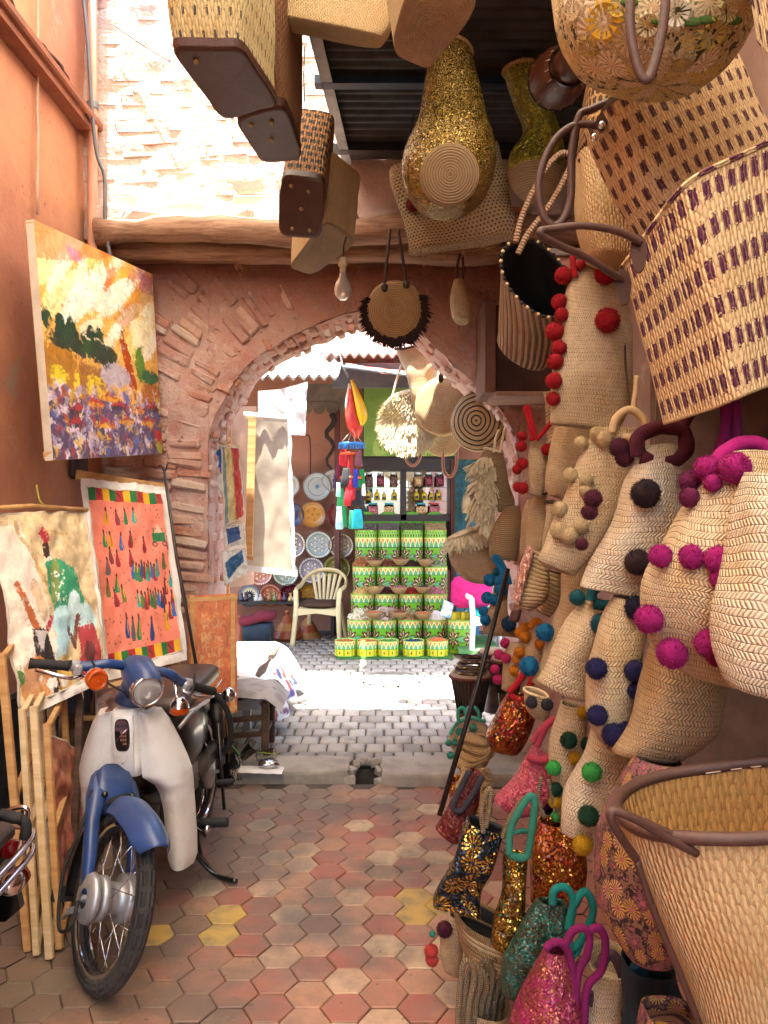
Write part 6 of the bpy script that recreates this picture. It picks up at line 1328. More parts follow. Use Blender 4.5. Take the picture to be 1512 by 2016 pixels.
for i, q in enumerate(pou):
    px, py, w, h, c = q[:5]; Yq = YP + (-.08 if i % 2 else .07); A = at(px, py, Yq); k = Yq / F; mt = FELT.setdefault(c, plain('felt_' + c.strip('#'), c, .95, var=.25, vs=20))
    m = MB(); m.rings([[A + Vector((w / 2 * k * f * a, .022 * g_ * b, -h * k * z)) for a, b in sup(14, 3)] for f, g_, z in ((.62, .5, 0), (.7, .8, .12), (.9, 1, .5), (1.05, 1, .9), (.95, .5, 1))], True, True, True); m.v = [v_ + nz3(v_, 15) * .008 for v_ in m.v]; po = m.build('felt_pouch', mt, t7)
    if len(q) > 5: m = MB(); m.rings([[A + Vector((w / 2 * k * f * a, .024 * b, -h * k * z)) for a, b in sup(14, 3)] for f, z in ((.66, -.04), (.8, .0), (.84, .16), (.7, .17))], True, True, True); m.build('trim', FELT.setdefault(q[5], plain('felt_' + q[5].strip('#'), q[5], .95)), po)
    if i % 3 == 0: MB().tube([A, at(px, max(876, py - 24), Yq)], .0025, 4).build('cord', plain('pale_cord', '#b8a894'), po)
def gourd(pts, rs_, mat, label, Yg):
    m = MB(); P = catmull([at(x, y, Yg) for x, y in pts], 6); rr = [q.x * Yg / F for q in catmull([(r, 0, 0) for r in rs_], 6)]; m.tube(P, rr, 16); return m.build('hanging_gourd', mat, None, base=P[-1], label=label, cat='gourd', group='painted gourds above the pouches')
gourd([(692, 748), (700, 770), (708, 795), (714, 820), (712, 838)], [3, 5.5, 9, 10, 3], plain('yellow_gourd', '#c8a008', .3, var=.1), 'long yellow gourd hanging above the pouches', YP - .06)
gourd([(690, 765), (692, 790), (693, 815), (700, 842), (702, 862)], [3, 8, 14, 15, 5], plain('red_gourd', '#b02420', .3, var=.15, c2='#c04a2c'), 'fat red gourd hanging above the pouches', YP)
gourd([(688, 755), (687, 775), (685, 800), (684, 815)], [2.5, 5, 6, 2], plain('white_gourd', '#d0c4b8', .4, var=.15), 'slim pale gourd behind the red gourd', YP + .06)
# ================================================================ woven goods: materials and builder
PALM = weave('palm_braid', 'braid', '#dac6a2', '#644626'); PALML = weave('palm_braid_light', 'braid', '#e2d6bc', '#7c5e3a', p={'b': .0145, 's': .0095}); PALMD = weave('palm_braid_dark', 'braid', '#bea27a', '#4c341c')
PALMF = weave('palm_braid_fine', 'braid', '#d0b892', '#745430', p={'b': .011, 's': .007})
REED = weave('reed', 'reed', '#dac295', '#86663a'); REEDB = weave('reed_brown', 'reed', '#7c5430', '#3a2414'); REEDC = weave('reed_coarse', 'reed', '#d6bc8a', '#9a7644', p={'s': .0072, 'r': .036}); REEDF = weave('reed_fine', 'reed', '#cfb688', '#866640', p={'s': .006, 'r': .012})
COIL = weave('coil_straw', 'coil', '#bc9a6a', '#6a4828'); COILP = weave('coil_pale', 'coil', '#c0a67c', '#84663c', p={'b': .016, 's': .008}); COILG = weave('coil_grey', 'coil', '#a38b68', '#5c4630', p={'b': .010, 's': .005})
RIBS = weave('ribbed_card', 'rib', '#c0ae92', '#6a563e', p={'b': .026, 'd': .01})
OPENW = weave('open_mesh_straw', 'open', '#b89e78', '#2a1c12', p={'b': .020})
def dashes(du, dv, wu, wv, ph=.5):
    def fn(g, u, v, vec):
        vv = g.math('DIVIDE', v, dv); uu = g.add(g.math('DIVIDE', u, du), g.mul(g.math('MODULO', g.floor(vv), 2.0), ph)); jit = g.mul(g.sub(g.noise(160, 1, vec), .5), .9)
        return g.mul(g.lt(g.abs(g.sub(g.frac(uu), .5)), g.mul(g.add(.5, g.mul(jit, .3)), wu)), g.lt(g.abs(g.sub(g.frac(vv), .5)), g.mul(g.add(.5, jit), wv)))
    return fn
PURP = '#4c1040'
REEDP = weave('reed_purple_rows', 'reed', '#ddc496', '#8c6838', [(PURP, dashes(.027, .072, .58, .52, 0.0))], p={'s': .009, 'r': .03})
REEDQ = weave('reed_purple_spots', 'reed', '#d8be92', '#8c6a40', [('#3c0e2a', dashes(.040, .055, .42, .55))], p={'s': .009, 'r': .036})
REEDK = weave('reed_dark_dash', 'reed', '#b98e54', '#6a4824', [('#24120c', dashes(.020, .034, .6, .7))], p={'s': .009, 'r': .02})
REEDG = weave('reed_green_dash', 'reed', '#ccbc8c', '#7e7044', [('#3a3a3c', dashes(.034, .060, .22, .35))], p={'s': .010, 'r': .04})
REEDM = weave('reed_brown_dash', 'reed', '#a8763c', '#4a2c14', [('#1c0e08', dashes(.036, .05, .7, .6))], p={'s': .012, 'r': .028})
LEATH = plain('brown_leather', '#4c2e26', .5, var=.25, vs=14, bump=.4, bs=120); LEATHB = plain('plum_leather', '#4e342c', .55, var=.2, vs=10, bump=.4, bs=90); LEATHD = plain('dark_leather', '#3a1c18', .5, var=.2, bump=.3); STITCH = plain('pale_stitch', '#b5a08c', .8, var=.1)
ROPE = weave('straw_rope', 'coil', '#ad8d60', '#5c4226', p={'b': .006, 's': .006}); ROPEB = weave('braided_rope', 'coil', '#a98a72', '#5c4034', p={'b': .012, 's': .01}); ROPEG = weave('grey_rope', 'coil', '#8f7c60', '#443726', p={'b': .006, 's': .005}); CREAMR = plain('cream_felt', '#d6bf96', .95, var=.15, vs=20)
BLACKL = plain('black_lining', '#121214', .6, var=.2, bump=.4)
def sequin(name, cols, sc=110, metal=.75, rough=.28, tilt=.55, flowers=None):
    """glittering cloth; flowers (colour, scale): metallic petal bursts over the ground colours"""
    if name in _mc: return _mc[name]
    g = G(name); vec = g.uv()[0]; n = g.n.new('ShaderNodeTexVoronoi'); n.inputs['Scale'].default_value = sc * 1.9; g.l.new(vec, n.inputs['Vector'])
    wn_ = g.white(vec=n.outputs['Position']); f = g.math('FRACT', g.add(g.mul(wn_, .4), g.mul(g.noise(20, 3, vec), 2.0)))
    col = g.ramp(f, [(i / len(cols), c) for i, c in enumerate(cols)], True); m2 = g.mul(g.gt(wn_, .45), metal)
    if flowers:
        w = g.n.new('ShaderNodeTexVoronoi'); w.inputs['Scale'].default_value = flowers[1]; w.voronoi_dimensions = '2D'; g.l.new(vec, w.inputs['Vector'])
        d = g.n.new('ShaderNodeVectorMath'); d.operation = 'SUBTRACT'; g.l.new(vec, d.inputs[0]); g.l.new(w.outputs['Position'], d.inputs[1]); x = g.n.new('ShaderNodeSeparateXYZ'); g.l.new(d.outputs[0], x.inputs[0])
        r = w.outputs['Distance']; pet = g.mul(g.mul(g.gt(g.math('COSINE', g.mul(g.math('ARCTAN2', x.outputs[1], x.outputs[0]), 13.0)), -.15), g.gt(r, .10)), g.lt(r, g.add(.34, g.mul(g.noise(30, 2, vec), .25))))
        pet = g.mul(pet, g.gt(g.noise(9, 2, vec), .42)); col = g.mix(pet, col, lin(flowers[0])); m2 = g.math('MAXIMUM', m2, g.mul(pet, .95))
    gm = g.n.new('ShaderNodeNewGeometry'); a = g.n.new('ShaderNodeVectorMath'); a.operation = 'SUBTRACT'; g.l.new(n.outputs['Color'], a.inputs[0]); a.inputs[1].default_value = (.5, .5, .5)
    s_ = g.n.new('ShaderNodeVectorMath'); s_.operation = 'SCALE'; g.l.new(a.outputs[0], s_.inputs[0]); s_.inputs['Scale'].default_value = tilt * 2
    b = g.n.new('ShaderNodeVectorMath'); b.operation = 'ADD'; g.l.new(gm.outputs['Normal'], b.inputs[0]); g.l.new(s_.outputs[0], b.inputs[1]); c = g.n.new('ShaderNodeVectorMath'); c.operation = 'NORMALIZE'; g.l.new(b.outputs[0], c.inputs[0])
    _mc[name] = g.out(col, rough, m2, c.outputs[0]); return _mc[name]
def floral(name, bgc, petal, centre, leaf, sc=13):
    if name in _mc: return _mc[name]
    g = G(name); vec, u, v = g.uv(); n = g.n.new('ShaderNodeTexVoronoi'); n.inputs['Scale'].default_value = sc; n.inputs['Randomness'].default_value = .75; n.voronoi_dimensions = '2D'; g.l.new(vec, n.inputs['Vector'])
    d = g.n.new('ShaderNodeVectorMath'); d.operation = 'SUBTRACT'; g.l.new(vec, d.inputs[0]); g.l.new(n.outputs['Position'], d.inputs[1]); x = g.n.new('ShaderNodeSeparateXYZ'); g.l.new(d.outputs[0], x.inputs[0])
    th = g.math('ARCTAN2', x.outputs[1], x.outputs[0]); r = n.outputs['Distance']
    pet = g.math('COSINE', g.mul(th, 14.0)); pm = g.mul(g.lt(r, .44), g.gt(r, .12)); streak = g.gt(pet, .1)
    rn = g.white(vec=n.outputs['Position'])
    base = g.ramp(g.noise(70, 3, vec), [(0, bgc[0]), (.42, bgc[0]), (.5, bgc[1]), (.58, bgc[2])], True)
    pc = g.ramp(rn, [(i / len(petal), c) for i, c in enumerate(petal)], True)
    col = g.mix(g.mul(pm, streak), base, pc); col = g.mix(g.lt(r, .12), col, lin(centre)); col = g.mix(g.mul(g.gt(r, .5), g.gt(g.noise(40, 2, vec), .56)), col, lin(leaf))
    h = g.add(g.mul(g.mul(pm, streak), .6), g.mul(g.noise(120, 2, vec), .5)); _mc[name] = g.out(col, .7, 0, g.bump(h, .006, .9)); return _mc[name]
ALLB = []
def rope(par, pts, Y, rpx, mat, name='handle', n=6, fuzzy=False, flat=1.0):
    P = pixpath(pts, Y, n); ys = sum(p.y for p in P) / len(P); r = rpx * ys / F; m = MB()
    if fuzzy: fuzzy_rope(m, P, r)
    else: m.tube(P, r, 9, flat=flat)
    return m.build(name, mat, par)
def bag(label, rows, Y, dep, mat, poms=(), handles=(), rim=None, inner=None, e=2.6, dY=0.0, Yb=None, cat='bag', name='straw_bag', lump=.019, open_=.5, group='bags hanging on the right', n=40, round_=True, extra=None):
    """rows as in sack(); poms (px, py, diameter px, colour); handles (points, Y or None, radius px, material, fuzzy); rim (radius px, material)"""
    o, i, rings = sack(rows, Y, dep, e, dY, n=n, lump=lump, open_=open_, Yb=Yb, round_=round_)
    cb = sum(rings[-1], Vector()) / len(rings[-1]); t = thing(name, label, cat, cb, group=group); ALLB.append(t)
    o.build('body', mat, t)
    if i: i.build('lining', inner or mat, t)
    if rim: m = MB(); r = rim[0] * Y / F; m.tube(rings[0] + [rings[0][0]], r, 8, closed=False); m.v = [p + nz3(p, 40) * r * .15 for p in m.v]; m.build('rim', rim[1], t)
    bv = [bvh_of(o)]
    for q in poms: pompom(t, bv, q[0], q[1], q[2], q[3], (Y + (Yb or Y)) / 2)
    for h in handles: rope(t, h[0], h[1] if h[1] else Y - .04, h[2], h[3], fuzzy=(len(h) > 4 and h[4]))
    return t, bv, rings
def basket4(label, bot, up, sc, mat, botmat=None, studs=0, e=5, Yk=None, group='baskets hanging under the roof', rim=None, shift=(0, 0, 0), band=.0, bandmat=None, name='reed_basket', top=None, inner=None):
    """box basket: bot four base corners (px, py, Y); up: vector to the rim, sc how much wider the rim is"""
    B = [at(*q) for q in bot]; cb = sum(B, Vector()) / 4
    Tp = [at(*q) for q in top] if top else [cb + (q - cb) * sc + Vector(up) + Vector(shift) for q in B]
    t = thing(name, label, 'basket', cb, group=group); N = 56; ALLB.append(t)
    def ring(k, Q):
        f = 1.0; out = []
        for a, b in sup(N, e): s, q = (a + 1) / 2, (b + 1) / 2; out.append((Q[0] * (1 - s) + Q[1] * s) * (1 - q) + (Q[3] * (1 - s) + Q[2] * s) * q)
        return out
    rg = [ring(0, [b.lerp(p, k / 14) for b, p in zip(B, Tp)]) for k in range(15)]; sd = rnd(0, 50)
    rg = [[p + nz3(p + Vector((sd, 0, 0)), 8) * .006 for p in r] for r in rg]
    m = MB(); m.rings(rg, True); m.build('sides', mat, t)
    m = MB(); c = sum(rg[0], Vector()) / N; m.rings([[c + (p - c) * f + (Vector(up).normalized() * -.006) for p in rg[0]] for f in (.02, .5, .9, .99)] + [rg[0]], True, True); m.build('bottom', botmat or mat, t)
    m = MB(); inr = [[p + (sum(r, Vector()) / N - p).normalized() * .008 for p in r] for r in rg]; m.rings(inr[::-1], True); m.rings([inr[0], [c + (p - c) * .02 + Vector(up).normalized() * .01 for p in inr[0]]], True); m.build('lining', inner or mat, t)
    if bandmat:
        m = MB(); m.rings([[p + (p - sum(r, Vector()) / N).normalized() * .004 for p in r] for r in (rg[0], [a.lerp(b, band) for a, b in zip(rg[0], rg[-1])])], True); m.build('leather_band', bandmat, t)
    if rim: m = MB(); m.tube(rg[-1] + [rg[-1][0]], rim[0], 8); m.build('rim', rim[1], t)
    for k in range(studs):
        s, q = [(.25, .15), (.65, .2), (.5, .5), (.3, .85), (.72, .85)][k]; p = (B[0] * (1 - s) + B[1] * s) * (1 - q) + (B[3] * (1 - s) + B[2] * s) * q
        MB().ball(p - Vector(up).normalized() * .007, .009, 2, 0).build('stud', plain('brass_stud', '#b09a6a', .3, .9), t)
    return t, rg
# ================================================================ baskets under the roof
U = Vector((0, 0, 1))
basket4('pale reed basket with a wide brown leather bottom hanging foremost at top left', [(333, 92, 2.18), (478, 90, 2.18), (548, 206, 2.50), (438, 232, 2.59)], (-.02, -.05, .40), 1.22, REEDG, LEATH, 1, 7, band=.05, bandmat=LEATH)
basket4('brown reed basket with leather bottom second in the row', [(462, 232, 2.72), (560, 204, 2.66), (598, 310, 3.07), (514, 319, 3.12)], (.0, -.08, .46), 1.15, REEDB, LEATH, 3, 6, band=.06, bandmat=LEATHD)
basket4('dark dashed reed basket showing its studded leather bottom', [(552, 342, 3.2), (640, 354, 3.2), (632, 470, 3.44), (550, 462, 3.44)], (.02, .32, .42), 1.05, REEDM, LEATHB, 5, 6, band=.07, bandmat=LEATHD)
basket4('honey reed basket hanging behind the light bulb', [(640, 430, 3.5), (706, 474, 3.82), (614, 541, 4.30), (567, 524, 4.18)], (.02, .0, .30), 1.05, REEDF, COILG, 0, 6)
bag('flat reed tray basket along the top edge', [(498, -90, 778, -90), (502, -20, 776, -10), (512, 20, 770, 50), (522, 40, 752, 80)], 2.7, .10, REEDF, e=5, cat='basket', name='reed_basket', group='baskets hanging under the roof', lump=.006)
basket4('straw basket with a dark woven bottom at top centre', [(768, 100, 2.37), (848, 136, 2.48), (956, -12, 2.10), (806, -40, 2.03)], (-.05, .0, .32), 1.05, REEDF, PALMD, 0, 5)
# gold sequinned vases
GOLD = sequin('gold_sequin', ['#8c7434', '#6c5828', '#a89050', '#5c4a20', '#988048'], 150, .9, .2, .45); GREENG = sequin('olive_sequin', ['#6c6418', '#4c5010', '#8c8428', '#3c3c10', '#a89c30'], 150, .85, .3, .5)
t, bv, rg = bag('gold sequinned bottle basket hanging mouth up at the roof', [(846, 100, 928, 108), (836, 170, 945, 176), (822, 240, 958, 240), (798, 296, 974, 290), (790, 340, 975, 335), (806, 385, 955, 385), (840, 412, 918, 412)], 3.25, [.17, .22, .28, .36, .36, .29, .15], GOLD, e=2, Yb=3.05, cat='basket', name='sequin_basket', group='sequinned baskets at the roof', lump=.003, rim=(4, COIL))
m = MB(); h0, nr = raycast(bv, 885, 345, 3.1); Mx = (nr + Vector((0, -.5, -.15))).normalized().to_track_quat('Z', 'Y').to_matrix(); q = 58 * h0.y / F
m.lathe([(q, -.03), (q, .012), (q * .92, .018), (q * .5, .022), (.002, .024)], 36, h0, Mx); m.build('straw_base', COILG, t)
t, bv, rg = bag('olive green sequinned bottle basket tilted beside the drum', [(992, 142, 1056, 132), (1010, 200, 1074, 190), (1030, 258, 1098, 252), (1004, 302, 1110, 300), (1000, 338, 1110, 335)], 3.6, [.15, .16, .18, .25, .26], GREENG, e=2, cat='basket', name='sequin_basket', group='sequinned baskets at the roof', lump=.003, rim=(4, COIL))
m = MB(); o, _, _ = sack([(1000, 338, 1110, 335), (1012, 366, 1100, 366), (1040, 394, 1084, 394)], 3.6, [.262, .2, .1], 2); o.build('straw_base', COILG, t)
# goblet drum
dc = at(1092, 160, 3.1); dM = (at(1160, 90, 2.72) - dc).normalized(); DM = dM.to_track_quat('Z', 'Y').to_matrix(); DRW = wood_mat('drum_wood', '#5c2f1a', '#341a10', 2.0, .4)
t = thing('goblet_drum', 'dark wooden goblet drum hanging under the roof', 'drum', dc, group=None)
MB().lathe([(.105, 0), (.108, .02), (.10, .10), (.075, .17), (.06, .2), (.062, .26), (.08, .36)], 32, dc, DM).build('shell', DRW, t); MB().lathe([(.001, -.004), (.10, -.006), (.11, .0), (.112, .012)], 32, dc, DM).build('skin', plain('goat_skin', '#6a4a38', .7, var=.3), t)
MB().lathe([(.07, .17), (.078, .178), (.07, .19)], 32, dc, DM).build('ring', BLK, t)
for k in range(14): a = k / 14 * 6.283; MB().tube([dc + DM @ Vector((.11 * math.cos(a), .11 * math.sin(a), .01)), dc + DM @ Vector((.077 * math.cos(a + .2), .077 * math.sin(a + .2), .175))], .0022, 4).build('cord', STITCH, t)
t, bv, rg = bag('open knotted straw basket with one red pompom', [(768, 330, 976, 285), (778, 385, 990, 342), (790, 445, 1002, 405), (802, 500, 1012, 468)], 3.9, [.16, .17, .17, .16], OPENW, [(812, 405, 30, '#7a1c14')], e=4, cat='basket', name='open_basket', group='baskets hanging under the roof', round_=False)
for k in range(9): a = at(830 + 18 * k, 500 - 4 * k, 3.85); MB().tube([a, a + Vector((rnd(-.03, .03), 0, -.03)), a + Vector((rnd(-.05, .05), rnd(-.03, .03), -.06))], .002, 4).build('loose_straw', COIL, t)
# light bulb on its wire
t = thing('light_bulb', 'bare frosted light bulb hanging on a twisted wire', 'bulb', at(675, 590, 3.75)); c = at(675, 515, 3.75)
m = MB(); m.tube([q + nz3(q, 14) * .008 for q in pixpath([(690, 350, 3.74), (686, 430, 3.75), (678, 480, 3.75), (676, 515, 3.75)], None, 6)], .004, 6); m.build('wire', plain('brown_wire', '#4a2c20'), t)
MB().lathe([(.004, .02), (.014, .018), (.016, .0), (.022, -.008), (.022, -.02), (.015, -.024), (.015, -.045), (.012, -.05)], 20, c).build('socket', plain('ivory_bakelite', '#b8aa90', .4), t)
g = G('frosted_glass'); FR = g.out(lin('#d8d4cc'), .35, 0, None, Transmission_Weight=.75, IOR=1.3)
MB().lathe([(.014, -.05), (.018, -.075), (.036, -.105), (.042, -.135), (.036, -.162), (.018, -.180), (.001, -.184)], 28, c).build('glass_globe', FR, t)
# round bag with brown fringe, narrow bag
def round_bag(label, px, py, r, Y, nx, mat, fringe=None, thick=.05, name='round_bag', hole=None, group='round bags in the arch', straps=(), strapmat=None, poms=(), spiral=None, fr=1.0):
    c = at(px, py, Y); rr = r * Y / F; d = Vector(nx).normalized(); M = d.to_track_quat('Z', 'Y').to_matrix(); t = thing(name, label, 'bag', c - Vector((0, 0, rr)), group=group)
    prof = [(.002, thick * .62), (rr * .3, thick * .6), (rr * .7, thick * .55), (rr * .93, thick * .45), (rr, thick * .25), (rr, -thick * .25), (rr * .9, -thick * .45), (.002, -thick * .5)]
    m = MB(); m.rings([[c + M @ Vector((q * math.cos(6.2832 * k / 44), q * math.sin(6.2832 * k / 44), z)) for k in range(44)] for q, z in prof], True, True, True); m.v = [p + nz3(p, 9) * .006 for p in m.v]; m.build('body', mat, t)
    if fringe:
        m = MB()
        for k in range(fringe[2]):
            a = rnd(fringe[3], fringe[4]); e = M @ Vector((math.cos(a), math.sin(a), 0)); b = c + e * rr * rnd(.88, 1.0) * fr + d * thick * rnd(-.1, .6); L = fringe[1] * rnd(.6, 1.1); w = e.cross(d) * rnd(.004, .009); tip = b + e * L * .8 + Vector((rnd(-.3, .3) * L, 0, -L * .35)) + d * rnd(-.1, .35) * L
            m.add([b + w, b - w, tip], [(0, 1, 2)], None, False)
        m.build('fringe', fringe[0], t, kind='stuff')
    for s in straps: rope(t, s[0], Y - .03, s[1], strapmat or LEATHD)
    return t, c, M, rr
DKF = plain('dark_brown_yarn', '#2a1612', .95, var=.2)
t, c, M, rr = round_bag('round straw bag with dark brown fringe hanging in the arch crown', 778, 612, 58, 4.3, (-.12, -1, -.1), COIL, (DKF, .055, 900, -3.6, .5), .06, straps=[([(757, 562), (762, 510), (768, 452)], 3), ([(800, 556), (792, 505), (784, 452)], 3)])
for px, py in ((757, 566), (800, 560)): MB().ball(at(px, py, 4.24), .02, 2, 0, (1, .4, 1.2)).build('leather_tab', LEATHD, t)
bag('narrow straw bag seen edge on against the arch', [(893, 556, 912, 556), (886, 590, 924, 592), (890, 622, 926, 625), (898, 632, 922, 634)], 4.5, .16, PALMF, handles=[([(898, 560), (900, 525), (905, 500)], None, 2.5, LEATHD), ([(910, 560), (912, 530), (910, 500)], None, 2.5, LEATHD)], lump=.004, group='bags in the arch')
# ---- wall box, pink board
t = thing('wall_box', 'brown wooden box frame fixed on the right arch pier', 'box', at(1020, 775, 4.6))
BRW = plain('brown_painted_wood', '#6a4436', .8, var=.3, bump=.4)
def wb(x0, y0, x1, y1, Y, d, mat, name, par): a, b = at(x0, y0, Y), at(x1, y1, Y); MB().box(((a.x + b.x) / 2, Y + d / 2, (a.z + b.z) / 2), (abs(b.x - a.x), d, abs(a.z - b.z)), None, .004).build(name, mat, par)
wb(955, 590, 976, 772, 4.5, .45, BRW, 'post', t); wb(976, 770, 1110, 779, 4.5, .45, plain('pale_edge_wood', '#9a7a68', .8), 'shelf', t); wb(976, 600, 1110, 770, 4.88, .04, plain('box_dark_wood', '#553529', .85, var=.3), 'back_panel', t)  # back panel wood is a darker brown than the post
t = thing('pink_board', 'pink painted board with a cut corner among the baskets', 'board', at(1100, 600, 3.3))
MB().prism([at(1063, 492, 3.3), at(1150, 490, 3.3), at(1150, 640, 3.3), at(1110, 620, 3.3), at(1063, 548, 3.3)], (0, .03, 0)).build('panel', plain('pink_paint', '#a87468', .7, var=.2), t); wb(1062, 488, 1151, 503, 3.28, .05, plain('grey_edge', '#8a7f76', .7), 'top_edge', t)
# ---- ribbed basket with black lining
t, bv, rg = bag('cream ribbed basket with a black lining and scalloped rim', [(1008, 476, 1112, 612), (996, 545, 1110, 650), (986, 610, 1098, 690), (982, 655, 1082, 716)], 2.95, [.26, .25, .24, .2], RIBS, inner=BLACKL, e=2.2, Yb=3.25, cat='basket', name='ribbed_basket', open_=.8, lump=.006, handles=[([(1015, 478), (1030, 420), (1070, 340), (1105, 302), (1125, 320), (1085, 400), (1040, 460), (1020, 500)], 2.92, 6, ROPEB)], group='baskets on the right wall')
for k in range(0, 40): p = rg[0][k]; MB().ball(p, .008, 1).build('stitch', BLACKL if k % 2 else CREAMR, t)
# ================================================================ big baskets at the right, near the camera
EMB = floral('gold_embroidery', ('#a8986c', '#c8bc94', '#6c6238'), ['#cdb24a', '#d8c89c', '#c4a84c', '#e0d8c0'], '#c8b088', '#3c3c1c', 11)
t, bv, rg = bag('large basket covered with cream and gold embroidered flowers at top right', [(1070, -120, 1500, -120), (1090, -20, 1486, -20), (1104, 50, 1470, 60), (1140, 110, 1440, 118), (1200, 150, 1385, 165)], 1.75, [.34, .36, .36, .32, .2], EMB, e=2.3, cat='basket', name='embroidered_basket', group='baskets on the right wall', lump=.006)
def flower(par, bv, px, py, d, petal, cen, Y, n=14):
    h, nr = raycast(bv, px, py, Y); r = d / 2 * h.y / F; M = nr.to_track_quat('Z', 'Y').to_matrix(); m = MB()
    for k in range(n):
        a = 6.2832 * k / n + rnd(-.1, .1); q = [Vector((r * .25 * math.cos(a), r * .25 * math.sin(a), .006)), Vector((r * .7 * math.cos(a - .16), r * .7 * math.sin(a - .16), .010)), Vector((r * rnd(.9, 1.05) * math.cos(a), r * math.sin(a), .003)), Vector((r * .7 * math.cos(a + .16), r * .7 * math.sin(a + .16), .010))]; m.add([h + M @ p for p in q], [(0, 1, 2, 3)], None, False)
    f = m.build('flower', wool(petal), par); m = MB(); m.lathe([(r * .34, .002), (r * .3, .012), (r * .1, .015), (.001, .015)], 16, h, M); m.build('flower_centre', wool(cen), f)
for px, py, d, p_, c_ in [(1132, 18, 56, '#c9b28a', '#b59c84'), (1192, 40, 90, '#c8a022', '#d8c050'), (1220, 10, 60, '#c8b04a', '#d8c890'), (1275, 48, 60, '#cfc6a0', '#b8a040'), (1400, 65, 75, '#c9b85a', '#d0c8a8'), (1262, 105, 50, '#b8a88c', '#a89880'), (1340, 120, 60, '#a89a70', '#8a7c54'), (1160, 90, 54, '#a8954c', '#8c7c48'), (1430, 20, 60, '#d0c89c', '#b0a050'), (1330, 25, 70, '#d8d4c0', '#a03040')]: flower(t, bv, px, py, d, p_, c_, 1.6)
for px, py in ((1300, 40), (1360, 42), (1390, 38), (1240, 5), (1440, 40)): h_, nr = raycast(bv, px, py, 1.6); MB().ball(h_ + nr * .004, .016, 2, 0, (1.3, .3, .6)).build('leaf', wool('#4a6a24'), t)
rope(t, [(1248, -60), (1240, 40), (1252, 120), (1268, 156), (1284, 140), (1304, 60), (1316, -60)], 1.50, 10, LEATHB, flat=.7)
basket4('purple dashed basket cut by the top right corner', [(1478, 70, 1.45), (1512, 112, 1.45), (1640, 60, 1.6), (1600, 0, 1.7)], (-.03, 0, .28), 1.15, REEDQ, group='baskets on the right wall')
# spotted basket
t, bv, rg = bag('tan basket with scattered dark purple spots under the embroidered one', [(1170, 240, 1422, 138), (1196, 300, 1446, 190), (1235, 385, 1480, 262), (1292, 480, 1520, 345)], 2.15, [.22, .22, .21, .2], REEDQ, e=4, dY=.15, cat='basket', name='spotted_basket', group='baskets on the right wall', lump=.006)
rope(t, [(1225, 190), (1165, 215), (1140, 230), (1126, 300), (1122, 400), (1096, 444), (1068, 420), (1062, 350), (1090, 280), (1135, 246), (1190, 250)], 2.05, 8, LEATH, flat=.8)
m = MB(); m.prism([at(x, y, 2.03) for x, y in ((1205, 180), (1255, 165), (1200, 235), (1185, 262), (1172, 240))], (0, .01, 0)); m.build('leather_patch', LEATH, t)
for px, py in ((1185, 246), (1170, 270)): MB().ball(at(px, py, 2.02), .010, 2).build('stud', CHROME, t)
# purple row basket, nearest
t, rg = basket4('large straw basket with rows of purple dashes and leather handle, nearest on the right', [(1290, 838, 1.78), (1462, 782, 1.52), (1640, 700, 1.62), (1480, 770, 1.90)], U, 1, REEDP, COILP, 0, 7, group='baskets on the right wall', rim=(.006, REEDP), top=[(1210, 545, 1.80), (1352, 352, 1.54), (1640, 225, 1.64), (1470, 420, 1.92)], name='purple_row_basket')
rope(t, [(1262, 478, 1.62), (1215, 455, 1.60), (1150, 444, 1.58), (1090, 450, 1.57), (1062, 458, 1.56), (1095, 480, 1.58), (1150, 505, 1.62), (1200, 535, 1.66), (1224, 550, 1.69)], None, 7.5, LEATHB)
for px, py, Y_ in ((1258, 492, 1.635), (1228, 558, 1.70)):
    c = at(px, py, Y_); pts = [c + Vector((.018 * math.cos(a), .004 * math.cos(a), .036 * math.sin(a) * (1.35 if math.sin(a) < 0 else .8))) for a in [6.2832 * k / 18 for k in range(18)]]; m = MB(); m.prism(pts, (-.004, -.010, 0)); pt = m.build('leather_tab', LEATHB, t)
    for k in range(0, 18, 2): MB().tube([c + (pts[k] - c) * .8 + Vector((-.004, -.011, 0)), c + (pts[(k + 1) % 18] - c) * .8 + Vector((-.004, -.011, 0))], .0012, 4).build('stitch', STITCH, pt)
bag('plain honey reed basket squeezed between the patterned ones', [(1134, 312, 1215, 300), (1137, 380, 1262, 385), (1142, 450, 1290, 455), (1160, 505, 1270, 530)], 2.45, .2, REED, e=4, cat='basket', name='honey_basket', group='baskets on the right wall', handles=[([(1140, 318), (1170, 300), (1178, 340)], None, 5, LEATHB)], lump=.006)
bag('small dash patterned basket beneath the drum', [(1168, 120, 1250, 118), (1152, 190, 1240, 195), (1143, 295, 1220, 300)], 2.7, .2, REEDK, e=4, cat='basket', name='dashed_basket', group='baskets on the right wall', lump=.006)
